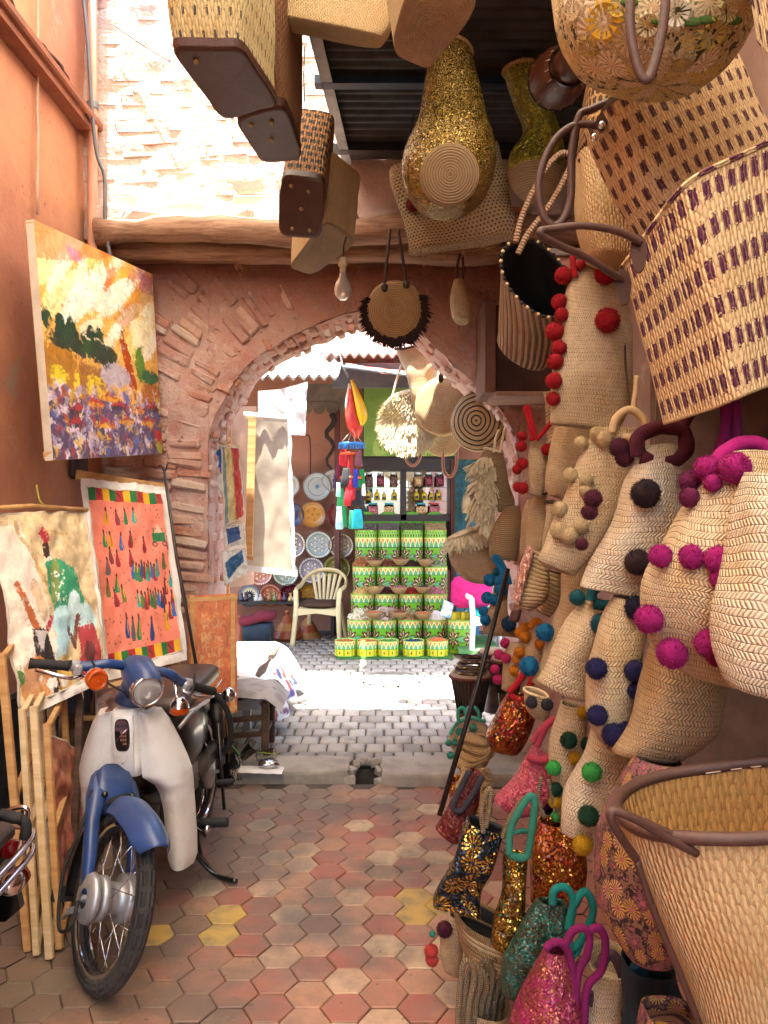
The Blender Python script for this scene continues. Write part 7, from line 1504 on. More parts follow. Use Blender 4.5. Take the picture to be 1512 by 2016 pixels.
# ================================================================ pompom bags on the right, top to bottom
REDP, CRM, DKB, MAR, MAG, TEAL, BLU, NAV, DGR, LGR, YEL, ORG, PNK, MINT, COR = '#a8081c', '#cfb98c', '#2c1820', '#4c0c24', '#a0086c', '#0c5c6c', '#0c6c9c', '#16144c', '#06402a', '#3cae4c', '#c49a14', '#c8780c', '#c02464', '#3c9a80', '#c8443c'
bag('straw bag edged with red pompoms below the leather handles', [(1138, 530, 1182, 536), (1122, 580, 1236, 590), (1112, 660, 1250, 665), (1104, 740, 1256, 735), (1095, 800, 1250, 795), (1086, 838, 1215, 848)], 2.62, [.06, .12, .14, .14, .12, .08], PALM, [(1118, 548, 38, REDP), (1110, 596, 34, REDP), (1113, 622, 30, REDP), (1104, 655, 42, REDP), (1107, 688, 34, REDP), (1100, 715, 36, REDP), (1096, 752, 36, REDP), (1094, 785, 30, REDP), (1192, 636, 52, REDP), (1186, 548, 44, REDP), (1205, 545, 36, '#600c14')], [([(1136, 528), (1160, 510), (1190, 522), (1205, 545)], None, 9, wool(REDP), True), ([(1130, 492), (1128, 520), (1134, 545)], None, 6, wool(REDP), True)])
bag('plain tan straw bag under the red pompom bag', [(1088, 836, 1168, 846), (1078, 895, 1160, 900), (1070, 945, 1120, 955), (1076, 970, 1108, 976)], 2.95, [.08, .12, .1, .06], PALMF, rim=None)
bag('small straw bag with red pompom clusters and red handles', [(1042, 868, 1086, 876), (1040, 920, 1080, 925), (1042, 975, 1066, 985)], 3.2, [.05, .10, .06], PALMF, [(1034, 860, 22, REDP), (1033, 880, 24, REDP), (1035, 914, 26, REDP), (1024, 924, 22, REDP), (1025, 958, 22, REDP), (1036, 960, 26, REDP), (1073, 886, 26, REDP)], [([(1048, 868), (1042, 830), (1034, 806), (1040, 804), (1050, 840), (1056, 866)], None, 4.5, wool(REDP), True), ([(1056, 866), (1070, 850), (1090, 820), (1085, 780)], None, 4.5, wool(REDP), True)])
bag('slim straw bag hanging behind the small red pompom bag', [(1068, 770, 1092, 770), (1066, 830, 1095, 830), (1068, 868, 1092, 868)], 3.4, .1, COILP)
bag('straw bag dotted with cream pompoms and a cream handle', [(1168, 850, 1266, 855), (1134, 920, 1250, 930), (1104, 1000, 1220, 1005), (1078, 1070, 1175, 1080), (1063, 1108, 1128, 1138)], 2.45, [.08, .14, .14, .12, .08], PALM, [(1152, 876, 30, CRM), (1178, 858, 32, CRM), (1190, 868, 36, CRM), (1131, 938, 32, CRM), (1156, 948, 30, CRM), (1154, 968, 28, CRM), (1109, 1006, 34, CRM), (1106, 1048, 38, CRM), (1122, 1055, 38, CRM), (1143, 1036, 32, CRM)], [([(1206, 852), (1212, 825), (1238, 806), (1264, 822), (1270, 850), (1250, 862), (1225, 860)], None, 8, CREAMR, True), ([(1246, 806), (1250, 780), (1254, 740)], None, 5, CREAMR, True)])
bag('straw bag with brown and maroon pompoms and a thick maroon felt rim', [(1256, 892, 1350, 884), (1226, 960, 1346, 968), (1188, 1055, 1332, 1065), (1158, 1110, 1312, 1135), (1142, 1150, 1288, 1188)], 2.02, [.10, .14, .15, .13, .08], PALML, [(1272, 975, 62, DKB), (1252, 1102, 56, DKB), (1232, 886, 44, MAR), (1240, 905, 40, MAR), (1178, 985, 40, MAR), (1170, 1012, 36, MAR), (1152, 1075, 28, MAR)], [([(1258, 898), (1256, 862), (1296, 842), (1340, 846), (1352, 880), (1330, 906), (1290, 908), (1262, 900)], None, 15, wool(MAR), True), ([(1335, 855), (1352, 825), (1372, 790)], None, 12, wool(MAR), True)])
bag('round straw bag with bright magenta pompoms at the right edge', [(1385, 905, 1560, 890), (1348, 985, 1580, 990), (1308, 1080, 1590, 1090), (1280, 1170, 1590, 1190), (1300, 1255, 1580, 1280), (1362, 1325, 1560, 1360)], 1.62, [.14, .22, .26, .26, .22, .14], PALM, [(1452, 930, 68, MAG), (1404, 930, 56, MAG), (1410, 955, 40, MAG), (1372, 955, 50, '#6a0c44'), (1368, 985, 44, '#6a0c44'), (1314, 1100, 52, MAG), (1366, 1100, 54, MAG), (1416, 1105, 62, MAG), (1420, 1140, 46, MAG), (1292, 1215, 62, MAG), (1334, 1275, 66, MAG), (1400, 1258, 64, MAG), (1412, 1285, 44, MAG)], [([(1405, 915), (1440, 880), (1490, 872), (1530, 905)], None, 15, wool(MAG), True), ([(1412, 900), (1428, 845), (1430, 790), (1445, 790), (1450, 845), (1446, 885)], 1.72, 11, wool('#7a0a50'), True)])
bag('pale straw bag filling the right edge in front of the magenta one', [(1475, 935, 1640, 935), (1446, 1040, 1650, 1040), (1438, 1170, 1650, 1175), (1428, 1280, 1640, 1295), (1446, 1345, 1600, 1370)], 1.42, [.10, .16, .18, .16, .10], PALML)
bag('tan straw bag with blue pompoms behind the teal one', [(1112, 1108, 1165, 1115), (1096, 1180, 1160, 1190), (1076, 1260, 1125, 1270), (1046, 1335, 1105, 1352)], 2.7, [.08, .13, .12, .07], PALMF, [(1084, 1248, 40, BLU), (1052, 1316, 42, BLU)])
bag('straw bag with teal pompoms and a teal felt rim', [(1160, 1176, 1216, 1190), (1128, 1222, 1200, 1238), (1090, 1282, 1172, 1298), (1052, 1338, 1158, 1386)], 2.22, [.08, .13, .14, .08], PALM, [(1143, 1182, 34, TEAL), (1180, 1230, 46, TEAL)], [([(1164, 1182), (1168, 1160), (1196, 1152), (1226, 1162), (1222, 1186), (1192, 1192), (1170, 1188)], None, 11, wool(TEAL), True)])
bag('straw bag with navy blue pompoms beside the teal one', [(1218, 1182, 1292, 1196), (1184, 1255, 1284, 1268), (1160, 1330, 1275, 1345), (1160, 1415, 1255, 1428), (1200, 1472, 1240, 1490)], 2.02, [.08, .14, .15, .13, .07], PALM, [(1248, 1198, 52, '#0c0c30'), (1181, 1314, 46, NAV), (1243, 1318, 46, NAV), (1246, 1356, 40, NAV), (1181, 1406, 44, NAV), (1204, 1440, 50, NAV), (1226, 1432, 34, NAV)])
bag('dark tan straw bag with rounded end right of the navy one', [(1290, 1235, 1424, 1282), (1268, 1335, 1420, 1362), (1248, 1420, 1402, 1440), (1208, 1478, 1330, 1492)], 1.86, [.12, .17, .16, .10], PALMD)
bag('straw bag with dark green and yellow pompoms at the back', [(1106, 1384, 1164, 1392), (1092, 1450, 1152, 1460), (1086, 1535, 1134, 1548), (1090, 1608, 1112, 1630)], 2.42, [.07, .12, .11, .06], PALM, [(1120, 1456, 36, DGR), (1096, 1510, 32, LGR), (1100, 1551, 30, DGR), (1131, 1490, 28, YEL), (1101, 1577, 30, YEL), (1149, 1463, 28, DGR), (1170, 1448, 24, YEL), (1102, 1605, 24, LGR), (1146, 1402, 26, YEL)])
bag('straw bag with one light green pompom at the front', [(1162, 1442, 1238, 1460), (1134, 1515, 1224, 1535), (1108, 1595, 1206, 1610), (1098, 1640, 1186, 1668)], 2.2, [.08, .13, .13, .08], PALML, [(1167, 1518, 42, LGR), (1158, 1601, 44, DGR), (1146, 1657, 42, YEL)])
FLP = floral('purple_embroidery', ('#7a5c4c', '#2a1c24', '#8c5460'), ['#b08a3c', '#9a5c6c', '#c09a6c', '#7c4058', '#c8a04c'], '#a85c6c', '#1c1418', 22)
bag('basket embroidered with pink, gold and black flowers', [(1236, 1490, 1340, 1500), (1192, 1580, 1345, 1590), (1178, 1680, 1345, 1700), (1190, 1790, 1340, 1800), (1232, 1868, 1320, 1882)], 1.8, [.14, .22, .24, .22, .14], FLP, cat='basket', name='embroidered_basket', group='baskets on the right wall')
t, bv, rg = bag('open reed basket with a plum leather rim at bottom right', [(1226, 1604, 1720, 1530), (1252, 1690, 1716, 1640), (1300, 1810, 1700, 1790), (1362, 1960, 1680, 1960), (1400, 2070, 1650, 2070)], 1.36, [.30, .29, .27, .24, .2], REEDC, e=2.4, cat='basket', name='reed_basket', group='baskets on the right wall', open_=.9, lump=.005, rim=(13, LEATHB), inner=weave('reed_inside', 'reed', '#bb9152', '#7c5628', p={'s': .010, 'r': .05}))
rope(t, [(1372, 1680, 1.24), (1310, 1648, 1.23), (1250, 1612, 1.22), (1206, 1596, 1.22), (1204, 1616, 1.22), (1224, 1650, 1.23), (1252, 1690, 1.25)], None, 9, LEATHB); rope(t, [(1380, 1668, 1.25), (1320, 1640, 1.25), (1262, 1612, 1.25)], None, 6, LEATHB)
m = MB(); m.tube(pixpath([(1252, 1690, 1.30), (1290, 1800, 1.30), (1340, 1920, 1.31), (1385, 2040, 1.32)], None, 5), .006, 6); m.build('leather_seam', LEATHB, t)
for k in range(20): a, b = rg[0][k], rg[0][k + 1]; MB().tube([a.lerp(b, .2) + Vector((0, -.013, -.004)), a.lerp(b, .75) + Vector((0, -.013, -.004))], .0016, 4).build('stitch', STITCH, t)
# ================================================================ sequinned bags lower down
SEQ1 = sequin('red_sequin', ['#6a1810', '#8c2c14', '#981810', '#3a0c08', '#1c0c0c'], 90, .4, .3, .5, ('#b07828', 26)); SEQ2 = sequin('green_blue_sequin', ['#0c2418', '#14203c', '#10141c', '#0c3424', '#1c346c', '#181410'], 90, .4, .25, .5, ('#c8a84c', 15)); SEQ3 = sequin('gold_green_sequin', ['#5a3c14', '#6c4c18', '#4c3410', '#3c7c64', '#241c0c'], 90, .6, .25, .5, ('#b8983c', 18)); SEQ4 = sequin('orange_sequin', ['#98481c', '#a85c20', '#7c2414', '#28204c', '#8c1c18'], 90, .6, .25, .5, ('#d09a3c', 20)); SEQ5 = sequin('teal_sequin', ['#1c4c44', '#4c3c24', '#0c5c54', '#3c3018', '#5c4830', '#2c7c70'], 120, .35, .35); SEQ6 = sequin('magenta_sequin', ['#8c1c4c', '#a03c60', '#98543c', '#701040', '#a85c64', '#8c1c58'], 120, .35, .35, .5, ('#b87858', 26)); SEQ7 = sequin('pink_fuzz_sequin', ['#b0485c', '#a83c50', '#98505a', '#b85c6c', '#8c4c44'], 120, .2, .5); SEQ8 = sequin('oxide_scale', ['#5c1c1c', '#6c2824', '#4c1818', '#642420'], 90, .25, .45)
RF = wool('#a8101c'); GRY = wool('#34343e'); TQ = wool('#0c7c74'); MGF = wool('#7c0c58'); TGF = wool('#2c7c68'); PKF = wool('#a8384c'); VIO = wool('#2c1054')
bag('red and gold sequinned bag with a red felt handle', [(1000, 1364, 1044, 1374), (976, 1400, 1042, 1414), (950, 1440, 1032, 1455), (958, 1470, 1012, 1488)], 2.95, [.07, .11, .11, .07], SEQ1, handles=[([(1002, 1364), (1022, 1340), (1050, 1300), (1046, 1340), (1036, 1374)], None, 7, RF, True), ([(1002, 1366), (1020, 1378), (1040, 1376)], None, 7, RF, True)])
bag('pink fluffy sequinned bag leaning left with a looped handle', [(1052, 1462, 1096, 1492), (1018, 1505, 1076, 1545), (985, 1550, 1040, 1588), (970, 1572, 1012, 1600)], 2.55, [.06, .09, .09, .06], SEQ7, handles=[([(1056, 1468), (1075, 1430), (1094, 1418), (1096, 1450), (1082, 1490), (1060, 1496), (1040, 1490)], None, 8, PKF, True), ([(1050, 1460), (1062, 1440), (1085, 1420)], None, 7, PKF, True)])
bag('flat red scaly clutch with a grey felt opening near the floor', [(924, 1516, 950, 1530), (900, 1560, 938, 1590), (872, 1606, 912, 1636), (856, 1630, 890, 1654)], 2.78, [.05, .06, .07, .06], SEQ8, handles=[([(924, 1518), (905, 1556), (892, 1588), (908, 1596), (930, 1565), (950, 1528)], None, 6, GRY, True)])
bag('green and blue sequinned tote with gold flowers and straw rope handles', [(934, 1612, 1002, 1628), (910, 1662, 990, 1678), (884, 1728, 968, 1748), (860, 1784, 956, 1814)], 2.36, [.07, .11, .11, .08], SEQ2, e=4, handles=[([(952, 1640), (948, 1600), (958, 1560), (966, 1556), (964, 1590), (956, 1630)], None, 5, ROPEG), ([(990, 1650), (1002, 1615), (1028, 1575), (1034, 1580), (1012, 1620), (996, 1648)], None, 5, ROPEG)], inner=BLACKL)
bag('narrow gold sequinned bag with a mint felt handle', [(998, 1684, 1046, 1692), (986, 1740, 1042, 1750), (966, 1806, 1032, 1826), (962, 1848, 1012, 1862)], 2.28, [.06, .10, .10, .07], SEQ3, handles=[([(1002, 1682), (1004, 1640), (1012, 1616), (1034, 1578), (1048, 1568), (1052, 1590), (1046, 1640), (1038, 1684), (1020, 1688), (1002, 1682)], None, 7.5, TGF, True), ([(1012, 1640), (1030, 1635), (1046, 1640)], 2.32, 5, TGF, True)])
bag('glowing orange and gold sequinned bag behind the mint handle', [(1058, 1606, 1128, 1622), (1044, 1670, 1146, 1684), (1040, 1730, 1140, 1748), (1044, 1768, 1130, 1786)], 2.42, [.07, .12, .12, .08], SEQ4, handles=[([(1072, 1610), (1060, 1570), (1066, 1530)], None, 4, ROPEG), ([(1110, 1615), (1090, 1580), (1080, 1535)], None, 4, ROPEG)])
bag('teal net sequinned bag with turquoise felt handles', [(1062, 1776, 1112, 1782), (1030, 1830, 1112, 1848), (1004, 1895, 1066, 1918), (986, 1958, 1018, 1976)], 2.2, [.07, .11, .11, .06], SEQ5, handles=[([(1088, 1780), (1092, 1752), (1115, 1748), (1128, 1775), (1122, 1820)], None, 8, TQ, True), ([(1118, 1830), (1128, 1785), (1152, 1755), (1168, 1790), (1150, 1840), (1128, 1868), (1116, 1840)], None, 8, TQ, True), ([(1150, 1840), (1140, 1870), (1122, 1890)], None, 5, TQ, True)])
bag('magenta sequinned bag with magenta felt handles at the bottom edge', [(1074, 1866, 1118, 1872), (1048, 1905, 1134, 1915), (1020, 1975, 1136, 1985), (998, 2070, 1130, 2070)], 2.05, [.06, .11, .13, .12], SEQ6, handles=[([(1074, 1868), (1090, 1856), (1108, 1858), (1122, 1885), (1130, 1930), (1136, 2030)], None, 8, MGF, True), ([(1112, 1866), (1124, 1838), (1144, 1826), (1160, 1840), (1156, 1880), (1136, 1925), (1134, 2030)], None, 8, MGF, True), ([(1160, 1832), (1180, 1828), (1192, 1856), (1184, 1910), (1156, 1945), (1150, 2030)], None, 8, MGF, True)])
t, bv, rg = bag('pile of coiled straw bowls on the floor with a dark inner stripe', [(892, 1798, 1014, 1848), (902, 1842, 1012, 1886), (916, 1885, 1000, 1915), (930, 1908, 990, 1930)], 2.5, [.2, .19, .16, .1], COILP, inner=BLACKL, cat='basket', name='coiled_bowls', rim=(5, ROPE), open_=.4)
for f in (.3, .48): m = MB(); k = int(f * (len(rg) - 1)); m.tube(rg[k] + [rg[k][0]], .0075, 7); m.build('coil_ridge', ROPE, t)
bag('straw bag with coral and maroon pompoms on the floor', [(882, 1800, 908, 1812), (866, 1850, 908, 1858), (870, 1900, 902, 1918)], 2.6, [.06, .10, .06], PALMF, [(881, 1832, 34, MAR), (857, 1872, 30, COR), (858, 1888, 28, COR), (890, 1802, 20, MAR), (855, 1840, 14, MINT)])
t = thing('rope_handle_bags', 'bundle of straw bags showing looped grey rope handles', 'bags', at(945, 2010, 2.35), group='bags hanging on the right')
for k in range(7): x = 908 + 12 * k; y0 = 1900 + 10 * (k % 3); rope(t, [(x - 8, 2060), (x - 4, 1960), (x + 4, y0), (x + 18, y0 - 6), (x + 26, y0 + 24), (x + 16, 1980), (x + 10, 2060)], 2.3 + .03 * k, 6, ROPEG)
o, i, rg = sack([(905, 1960, 1000, 1965), (898, 2020, 1000, 2030), (900, 2090, 1000, 2090)], 2.42, .2); o.build('body', PALMD, t)
bag('mauve and cream bag behind the magenta handles', [(1150, 1890, 1226, 1900), (1148, 1960, 1232, 1970), (1140, 2060, 1240, 2060)], 2.1, .14, PALM, handles=[([(1180, 1905), (1196, 1880), (1214, 1890), (1236, 1950), (1240, 1985), (1222, 1990), (1206, 1950)], None, 11, wool('#5c4448'), True), ([(1160, 1950), (1168, 1975), (1180, 1972)], None, 10, wool('#4c343c'), True)])
bag('dark teal felt bag in the gap by the reed basket', [(1228, 1880, 1320, 1890), (1232, 1950, 1345, 1960), (1235, 2060, 1370, 2060)], 1.95, .16, wool('#0c2c3c'), handles=[([(1250, 1900), (1270, 1930), (1290, 1980), (1285, 2040)], None, 12, wool('#10445c'), True)])
bag('black and tan embroidered bag at the very bottom', [(1260, 1985, 1370, 1985), (1250, 2070, 1390, 2070)], 1.7, .14, FLP)
bag('violet felt bag half hidden behind the pink handle', [(1072, 1480, 1096, 1486), (1064, 1540, 1092, 1550), (1058, 1590, 1080, 1600)], 2.7, .1, VIO)
# ================================================================ goods farther along the right wall
bag('straw bag with small orange pompoms and an orange handle', [(1040, 1236, 1068, 1246), (1022, 1290, 1062, 1300), (1012, 1330, 1050, 1342)], 3.05, [.05, .10, .08], PALMF, [(1030, 1248, 24, ORG), (1040, 1238, 24, ORG), (1040, 1256, 26, ORG), (1024, 1300, 22, ORG), (1030, 1285, 24, ORG), (1020, 1322, 24, ORG), (1060, 1268, 22, ORG)], [([(1044, 1236), (1052, 1222), (1064, 1228), (1066, 1252)], None, 6, wool(ORG), True)])
bag('straw bag with small pink pompoms', [(998, 1258, 1026, 1264), (988, 1310, 1018, 1318), (984, 1352, 1008, 1362)], 3.4, [.05, .10, .07], PALMF, [(1000, 1268, 22, PNK), (988, 1290, 22, PNK), (1000, 1296, 22, PNK), (980, 1318, 20, PNK), (986, 1338, 22, PNK), (1018, 1288, 18, PNK)])
bag('little straw pouch with two grey felt buttons', [(1042, 1350, 1088, 1368), (1040, 1385, 1090, 1395), (1056, 1410, 1084, 1420)], 2.6, [.08, .10, .06], PALMF, [(1048, 1381, 26, '#34303a'), (1073, 1386, 26, '#34303a')], rim=(3, CREAMR))
bag('straw bag with teal blue pompoms beside the tall basket', [(975, 1135, 1006, 1142), (962, 1190, 1000, 1198), (958, 1240, 1030, 1252)], 3.9, [.06, .12, .08], PALMD, [(972, 1144, 28, BLU), (985, 1146, 26, BLU), (985, 1162, 28, BLU), (966, 1178, 26, BLU), (976, 1182, 24, BLU), (958, 1206, 22, BLU), (960, 1222, 24, BLU), (998, 1226, 32, '#0a3c5c'), (982, 1128, 18, TEAL)], [([(994, 1150), (985, 1120), (972, 1100), (980, 1098), (996, 1124), (1004, 1150)], None, 5, wool(BLU), True)])
GRF = plain('cream_yarn', '#d6cbaa', .95, var=.2, vs=30)
def fringe_rows(par, bv, pts, L, n, mat, Y, spread=10, ln=1.0):
    m = MB()
    for px, py in pts:
        for k in range(n):
            h_, nr = raycast(bv, px + rnd(-spread, spread), py + rnd(-spread * .5, spread * .5), Y); w = Vector((rnd(-1, 1), rnd(-.3, .3), rnd(-1, 1))).normalized() * rnd(.004, .008); tip = h_ + nr * L * rnd(.35, .9) + Vector((rnd(-.3, .3) * L, 0, -L * rnd(.5, 1.1))); m.add([h_ + w, h_ - w, tip + w * .6, tip - w * .6], [(0, 1, 3, 2)], None, False)
    m.build('fringe', mat, par, kind='stuff')
t, bv, rg = bag('straw basket with a cream fringe below its rim', [(888, 1058, 978, 1032), (892, 1085, 980, 1080), (912, 1130, 985, 1130), (930, 1145, 985, 1150)], 4.3, [.22, .21, .17, .12], PALMF, rim=(4, GRF), cat='basket', name='fringed_basket', group='bags in the arch', inner=COILP, handles=[([(918, 1046), (930, 1010), (935, 985)], None, 3, GRF), ([(948, 1038), (950, 1000), (952, 985)], None, 3, GRF), ([(963, 1034), (965, 1005), (966, 985)], None, 3, GRF)])
fringe_rows(t, bv, [(892 + 10 * k, 1066 - 2 * k) for k in range(9)], .06, 50, GRF, 4.2)
t, bv, rg = bag('shaggy cream fringed bag hanging by the arch edge', [(958, 892, 992, 892), (938, 940, 1008, 950), (930, 985, 1016, 990), (935, 1008, 1005, 1006)], 4.1, [.06, .12, .12, .08], COILG, group='bags in the arch', handles=[([(972, 892), (976, 862), (982, 846)], None, 2.5, GRF), ([(985, 892), (990, 860), (994, 842)], None, 2.5, GRF)], rim=(3, GRF))
fringe_rows(t, bv, [(940 + 7 * (k % 4), 915 + 9 * k) for k in range(12)] + [(955 + 5 * (k % 3), 905 + 10 * k) for k in range(10)], .07, 55, GRF, 4.05)
bag('plain straw bag with a black corner below the shaggy one', [(992, 1000, 1024, 995), (970, 1040, 1026, 1040), (966, 1085, 1022, 1085), (968, 1100, 1020, 1100)], 4.0, [.05, .10, .10, .07], COILG, group='bags in the arch')
bag('long tan straw clutch hanging flat', [(1034, 985, 1062, 978), (1024, 1030, 1060, 1030), (1024, 1090, 1050, 1095)], 3.5, [.05, .08, .06], PALMF); bag('second straw clutch with a leather flap', [(1060, 975, 1082, 972), (1044, 1030, 1078, 1035), (1044, 1092, 1066, 1100)], 3.3, [.05, .08, .06], PALMF, rim=(2.5, LEATH)); bag('third straw clutch nearest the cream pompom bag', [(1078, 985, 1096, 985), (1064, 1040, 1090, 1045), (1060, 1100, 1082, 1110)], 3.15, [.05, .08, .06], PALM, rim=(2.5, LEATHD))
SEQP = sequin('rose_sequin', ['#b07868', '#c89c8c', '#8c5848', '#d0b0a0'], 90, .5)
t, bv, rg = bag('half round straw purse with rose sequins on its side', [(1042, 1082, 1086, 1098), (1024, 1130, 1078, 1150), (1010, 1170, 1064, 1185), (1014, 1190, 1040, 1202)], 2.95, [.08, .12, .13, .08], COILP, inner=BLACKL)
o, _, _ = sack([(1034, 1076, 1046, 1092), (1012, 1130, 1030, 1145), (1006, 1180, 1018, 1196)], 2.90, .05); o.build('sequin_panel', SEQP, t)
bag('small straw purse behind the rose sequined one', [(1080, 1120, 1112, 1128), (1062, 1170, 1100, 1185), (1052, 1205, 1082, 1216)], 3.1, [.07, .11, .07], COILP, rim=(2, LEATH)); bag('tiny brown leather strap bag hanging low', [(1004, 1205, 1024, 1196), (1000, 1222, 1016, 1226)], 3.3, .05, LEATH)
# arch hangings
t, c, M, rr = round_bag('round bag of shaggy cream wool outside the arch', 808, 828, 60, 5.9, (-.25, -1, 0), GRF, (GRF, .09, 2600, 0, 6.283), .10, straps=[([(770, 790), (790, 720), (812, 690)], 2.2)], strapmat=GRF, fr=.8)
m = MB()
for k in range(2600):
    a, q = rnd(0, 6.283), math.sqrt(random.random()) * rr; 
    if (.28 < q / rr < .48 and math.sin(a) < -.1) and random.random() < .8: continue
    e = M @ Vector((math.cos(a), math.sin(a), 0)); b = c + e * q + (M @ Vector((0, 0, 1))) * .05; w = e.cross(M @ Vector((0, 0, 1))) * rnd(.004, .008); m.add([b + w, b - w, b + (M @ Vector((0, 0, 1))) * rnd(.015, .04) + e * .02 + Vector((rnd(-.02, .02), 0, -.045))], [(0, 1, 2)], None, False)
m.build('shag', GRF, t, kind='stuff')
t, c, M, rr = round_bag('big round coiled straw bag in front of the shaggy one', 872, 800, 58, 5.7, (-.45, -1, 0), COIL, None, .09, straps=[([(868, 738), (864, 700), (860, 680)], 3), ([(896, 742), (895, 710), (893, 690)], 3)])
for px, py in ((868, 744), (897, 746)): MB().ball(at(px, py, 5.6), .035, 2, 0, (.6, .3, 1.1)).build('leather_tab', LEATHD, t)
g = G('black_spiral_straw'); tc = g.n.new('ShaderNodeTexCoord'); sx_ = g.n.new('ShaderNodeSeparateXYZ'); g.l.new(tc.outputs['Object'], sx_.inputs[0]); vec, u, v = g.uv()
col = g.mix(g.lt(g.frac(g.add(g.math('DIVIDE', v, .032), g.mul(g.noise(6, 2, vec), .25))), .3), lin('#b8a078'), lin('#16110f')); SPI = g.out(col, .8, 0, g.bump(g.sin(g.math('DIVIDE', v, .014)), .004, .7))
t, c, M, rr = round_bag('round straw bag with black spiral rings at the arch edge', 946, 830, 60, 5.3, (-.55, -1, 0), SPI, None, .12)
round_bag('pale flat round straw bag behind the big coiled one', 872, 862, 38, 6.0, (-.2, -1, -.2), COILP, None, .05)
bag('cone shaped straw basket above the shaggy bag', [(780, 690, 868, 676), (800, 730, 862, 735), (812, 790, 845, 800), (822, 826, 836, 828)], 5.85, [.16, .14, .1, .05], PALMF, cat='basket', name='cone_basket', group='bags in the arch', rim=(3, LEATHD))
for (x, y, w, h, Y_, lab) in ((814, 885, 16, 66, 5.9, 'leather loop handle hanging under the shaggy bag'), (886, 905, 14, 70, 5.6, 'leather loop handle hanging under the spiral bag')):
    m = MB(); m.tube(pixpath([(x - w, y - 16, Y_), (x - w + 2, y + h * .3, Y_), (x, y + h * .48, Y_), (x + w - 3, y + h * .25, Y_), (x + w, y - 16, Y_)], None, 5), .011, 8); m.build('bag_handle', plain('tan_leather', '#a87454', .5), None, base=at(x, y, Y_), label=lab, cat='handle')
bag('small dark straw basket on the far gate shelf', [(912, 970, 932, 972), (910, 1010, 930, 1012)], 8.9, .12, PALMD, cat='basket', name='small_basket', group='goods by the iron gate')
# ---- djembe drums with tambourines, mint bag, coil stacks, rod
CRD = plain('drum_cord', '#1c1512', .8); SKN = plain('drum_skin', '#a88c70', .7, var=.3); DJW = wood_mat('djembe_wood', '#4c3222', '#2c1c12', 2.0, .5)
def djembe(px, yb, r, h, Y, label):
    c = at(px, yb, Y); c.z = max(c.z, .0); t = thing('djembe_drum', label, 'drum', c, group='drums standing on the street')
    MB().lathe([(r * .7, 0), (r * .55, h * .25), (r * .62, h * .45), (r * .95, h * .9), (r, h)], 32, c).build('shell', DJW, t); MB().lathe([(r * 1.02, h * .98), (r, h + .006), (.001, h + .008)], 32, c).build('skin', SKN, t)
    for k in range(30): a = k / 30 * 6.283; MB().tube([c + Vector((r * 1.0 * math.cos(a), r * 1.0 * math.sin(a), h * .97)), c + Vector((r * .66 * math.cos(a), r * .66 * math.sin(a), h * .46))], .004, 5).build('cord', CRD, t)
    MB().tube([c + Vector((r * 1.04 * math.cos(k / 32 * 6.283), r * 1.04 * math.sin(k / 32 * 6.283), h * .96)) for k in range(33)], .010, 7).build('hoop', plain('red_cord', '#5c2418', .8), t); return c + Vector((0, 0, h))
top = djembe(926, 1462, .125, .44, 5.05, 'dark corded drum with tambourines stacked on top'); djembe(975, 1400, .11, .42, 5.5, 'drum behind the dark corded one'); djembe(1000, 1420, .10, .40, 5.0, 'drum farthest right behind the bags')
for k in range(3):
    c = top + Vector((.01 * k, 0, .018 + .036 * k)); t = thing('tambourine', ['tambourine lowest on the drum', 'tambourine in the middle on the drum', 'tambourine on top of the drum stack'][k], 'tambourine', c - Vector((0, 0, .016)), group='tambourines on the drum'); r = .10 - .008 * k
    MB().lathe([(r, -.015), (r, .015), (r - .008, .015), (r - .008, -.015), (r, -.015)], 32, c).build('frame', DJW, t)
    for q in range(8): a = q / 8 * 6.283 + k; MB().lathe([(.001, .004), (.016, .003), (.016, -.003), (.001, -.004)], 12, c + Vector((r * math.cos(a), r * math.sin(a), 0))).build('jingle', plain('brass', '#a88c50', .3, .9), t)
t, c, M, rr = round_bag('round straw bag with mint green pompoms and mint handles', 925, 1452, 40, 4.4, (-.3, -1, .1), PALMF, None, .10)
bvx = [BVHTree.FromPolygons([c + M @ Vector((rr * math.cos(a) * q, rr * math.sin(a) * q, .06)) for q in (.01, 1.0) for a in [6.2832 * k / 24 for k in range(24)]], [(k, (k + 1) % 24, 24 + (k + 1) % 24, 24 + k) for k in range(24)])]
for px, py, d in ((906, 1440, 17), (932, 1432, 16), (898, 1460, 16), (916, 1468, 16), (884, 1462, 14), (886, 1488, 16)): pompom(t, bvx, px, py, d, MINT, 4.35)
for pts in ([(886, 1446), (900, 1424), (925, 1414), (955, 1420)], [(903, 1424), (902, 1400), (912, 1394), (918, 1410), (916, 1422)], [(918, 1418), (920, 1396), (932, 1392), (942, 1402), (942, 1420)]): rope(t, pts, 4.33, 3.5, wool(MINT), fuzzy=True)
t = thing('coil_mat_stack', 'slumped stack of coiled straw bags by the rod', 'bags', at(935, 1600, 3.4), group=None)
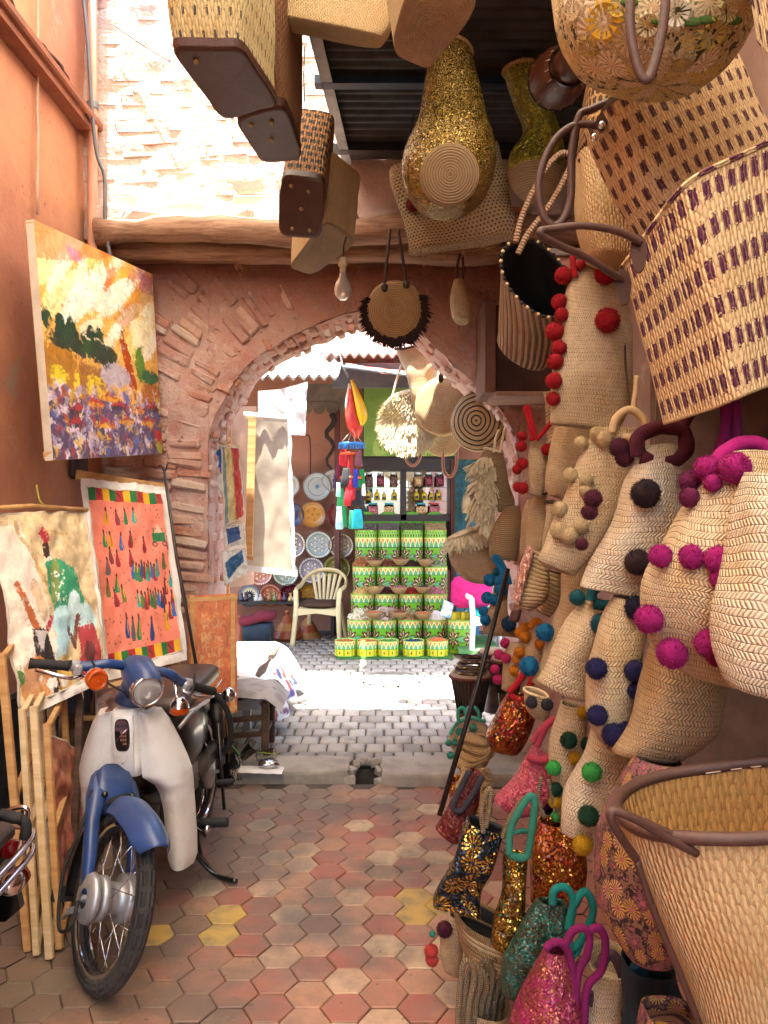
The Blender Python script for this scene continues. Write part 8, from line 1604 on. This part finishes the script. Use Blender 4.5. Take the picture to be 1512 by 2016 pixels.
for k in range(9):
    y = 1462 + 14 * k; x = 932 + 6 * math.sin(k * 1.7); Y_ = 3.75 - .05 * k; c = at(x, y, Y_); w = (30 + 4 * math.sin(k)) * Y_ / F
    m = MB(); m.lathe([(w, -.012), (w * 1.04, 0), (w, .012), (w * .7, .014), (.001, .012)], 28, c, Matrix.Rotation(.25 + .1 * math.sin(k), 3, 'X') @ Matrix.Rotation(.15, 3, 'Y')); m.v = [p + nz3(p, 14) * .014 for p in m.v]; m.build('coiled_bag', COIL, t)
    m = MB(); m.tube([c + Vector((w * math.cos(a), w * math.sin(a) * .9, .012 + .012 * math.sin(a * 2 + k))) for a in [6.2832 * q / 28 for q in range(29)]], .008, 6); m.build('rope_rim', ROPE, t)
for k in range(5): rope(t, [(945, 1530 + 16 * k), (950, 1516 + 16 * k), (962, 1520 + 16 * k), (966, 1536 + 16 * k), (958, 1544 + 16 * k)], 3.1, 3.5, ROPE)
bag('copper sequinned pouch lying on the kerb', [(885, 1540, 912, 1530), (880, 1555, 905, 1575), (893, 1578, 915, 1572)], 3.7, .09, SEQ4)
m = MB(); m.tube([at(1000, 1120, 3.6), at(940, 1350, 3.45), at(865, 1606, 3.25)], .011, 10); m.build('black_rod', plain('rod_black', '#2a211e', .45, .3), None, base=at(865, 1606, 3.25), label='long dark rod leaning from the bags to the tiles', cat='rod')
# ---- cords and hooks that carry the goods
for i, pts in enumerate([([(885, 108, 3.25), (882, 60, 3.3), (878, 10, 3.35)]), ([(800, 315, 3.9), (806, 270, 3.9), (815, 225, 3.95)]), ([(960, 290, 3.9), (955, 250, 3.95), (950, 215, 4.0)]), ([(600, 200, 3.6), (598, 150, 3.6), (600, 90, 3.6)]), ([(1030, 135, 3.6), (1032, 90, 3.6), (1036, 40, 3.6)]), ([(1240, 800, 2.5), (1232, 720, 2.55), (1228, 600, 2.6)]), ([(960, 985, 4.3), (958, 940, 4.3), (956, 880, 4.3)])]):
    P = pixpath(pts, None, 6); m = MB(); m.tube(P, .0035, 5); key = ['gold sequinned bottle', 'open knotted', 'open knotted', 'dark dashed reed', 'olive green', 'dotted with cream', 'cream fringe below'][i]
    m.build('cord', plain('brown_wire', '#4a2c20'), [q for q in ALLB if key in q['label']][0])
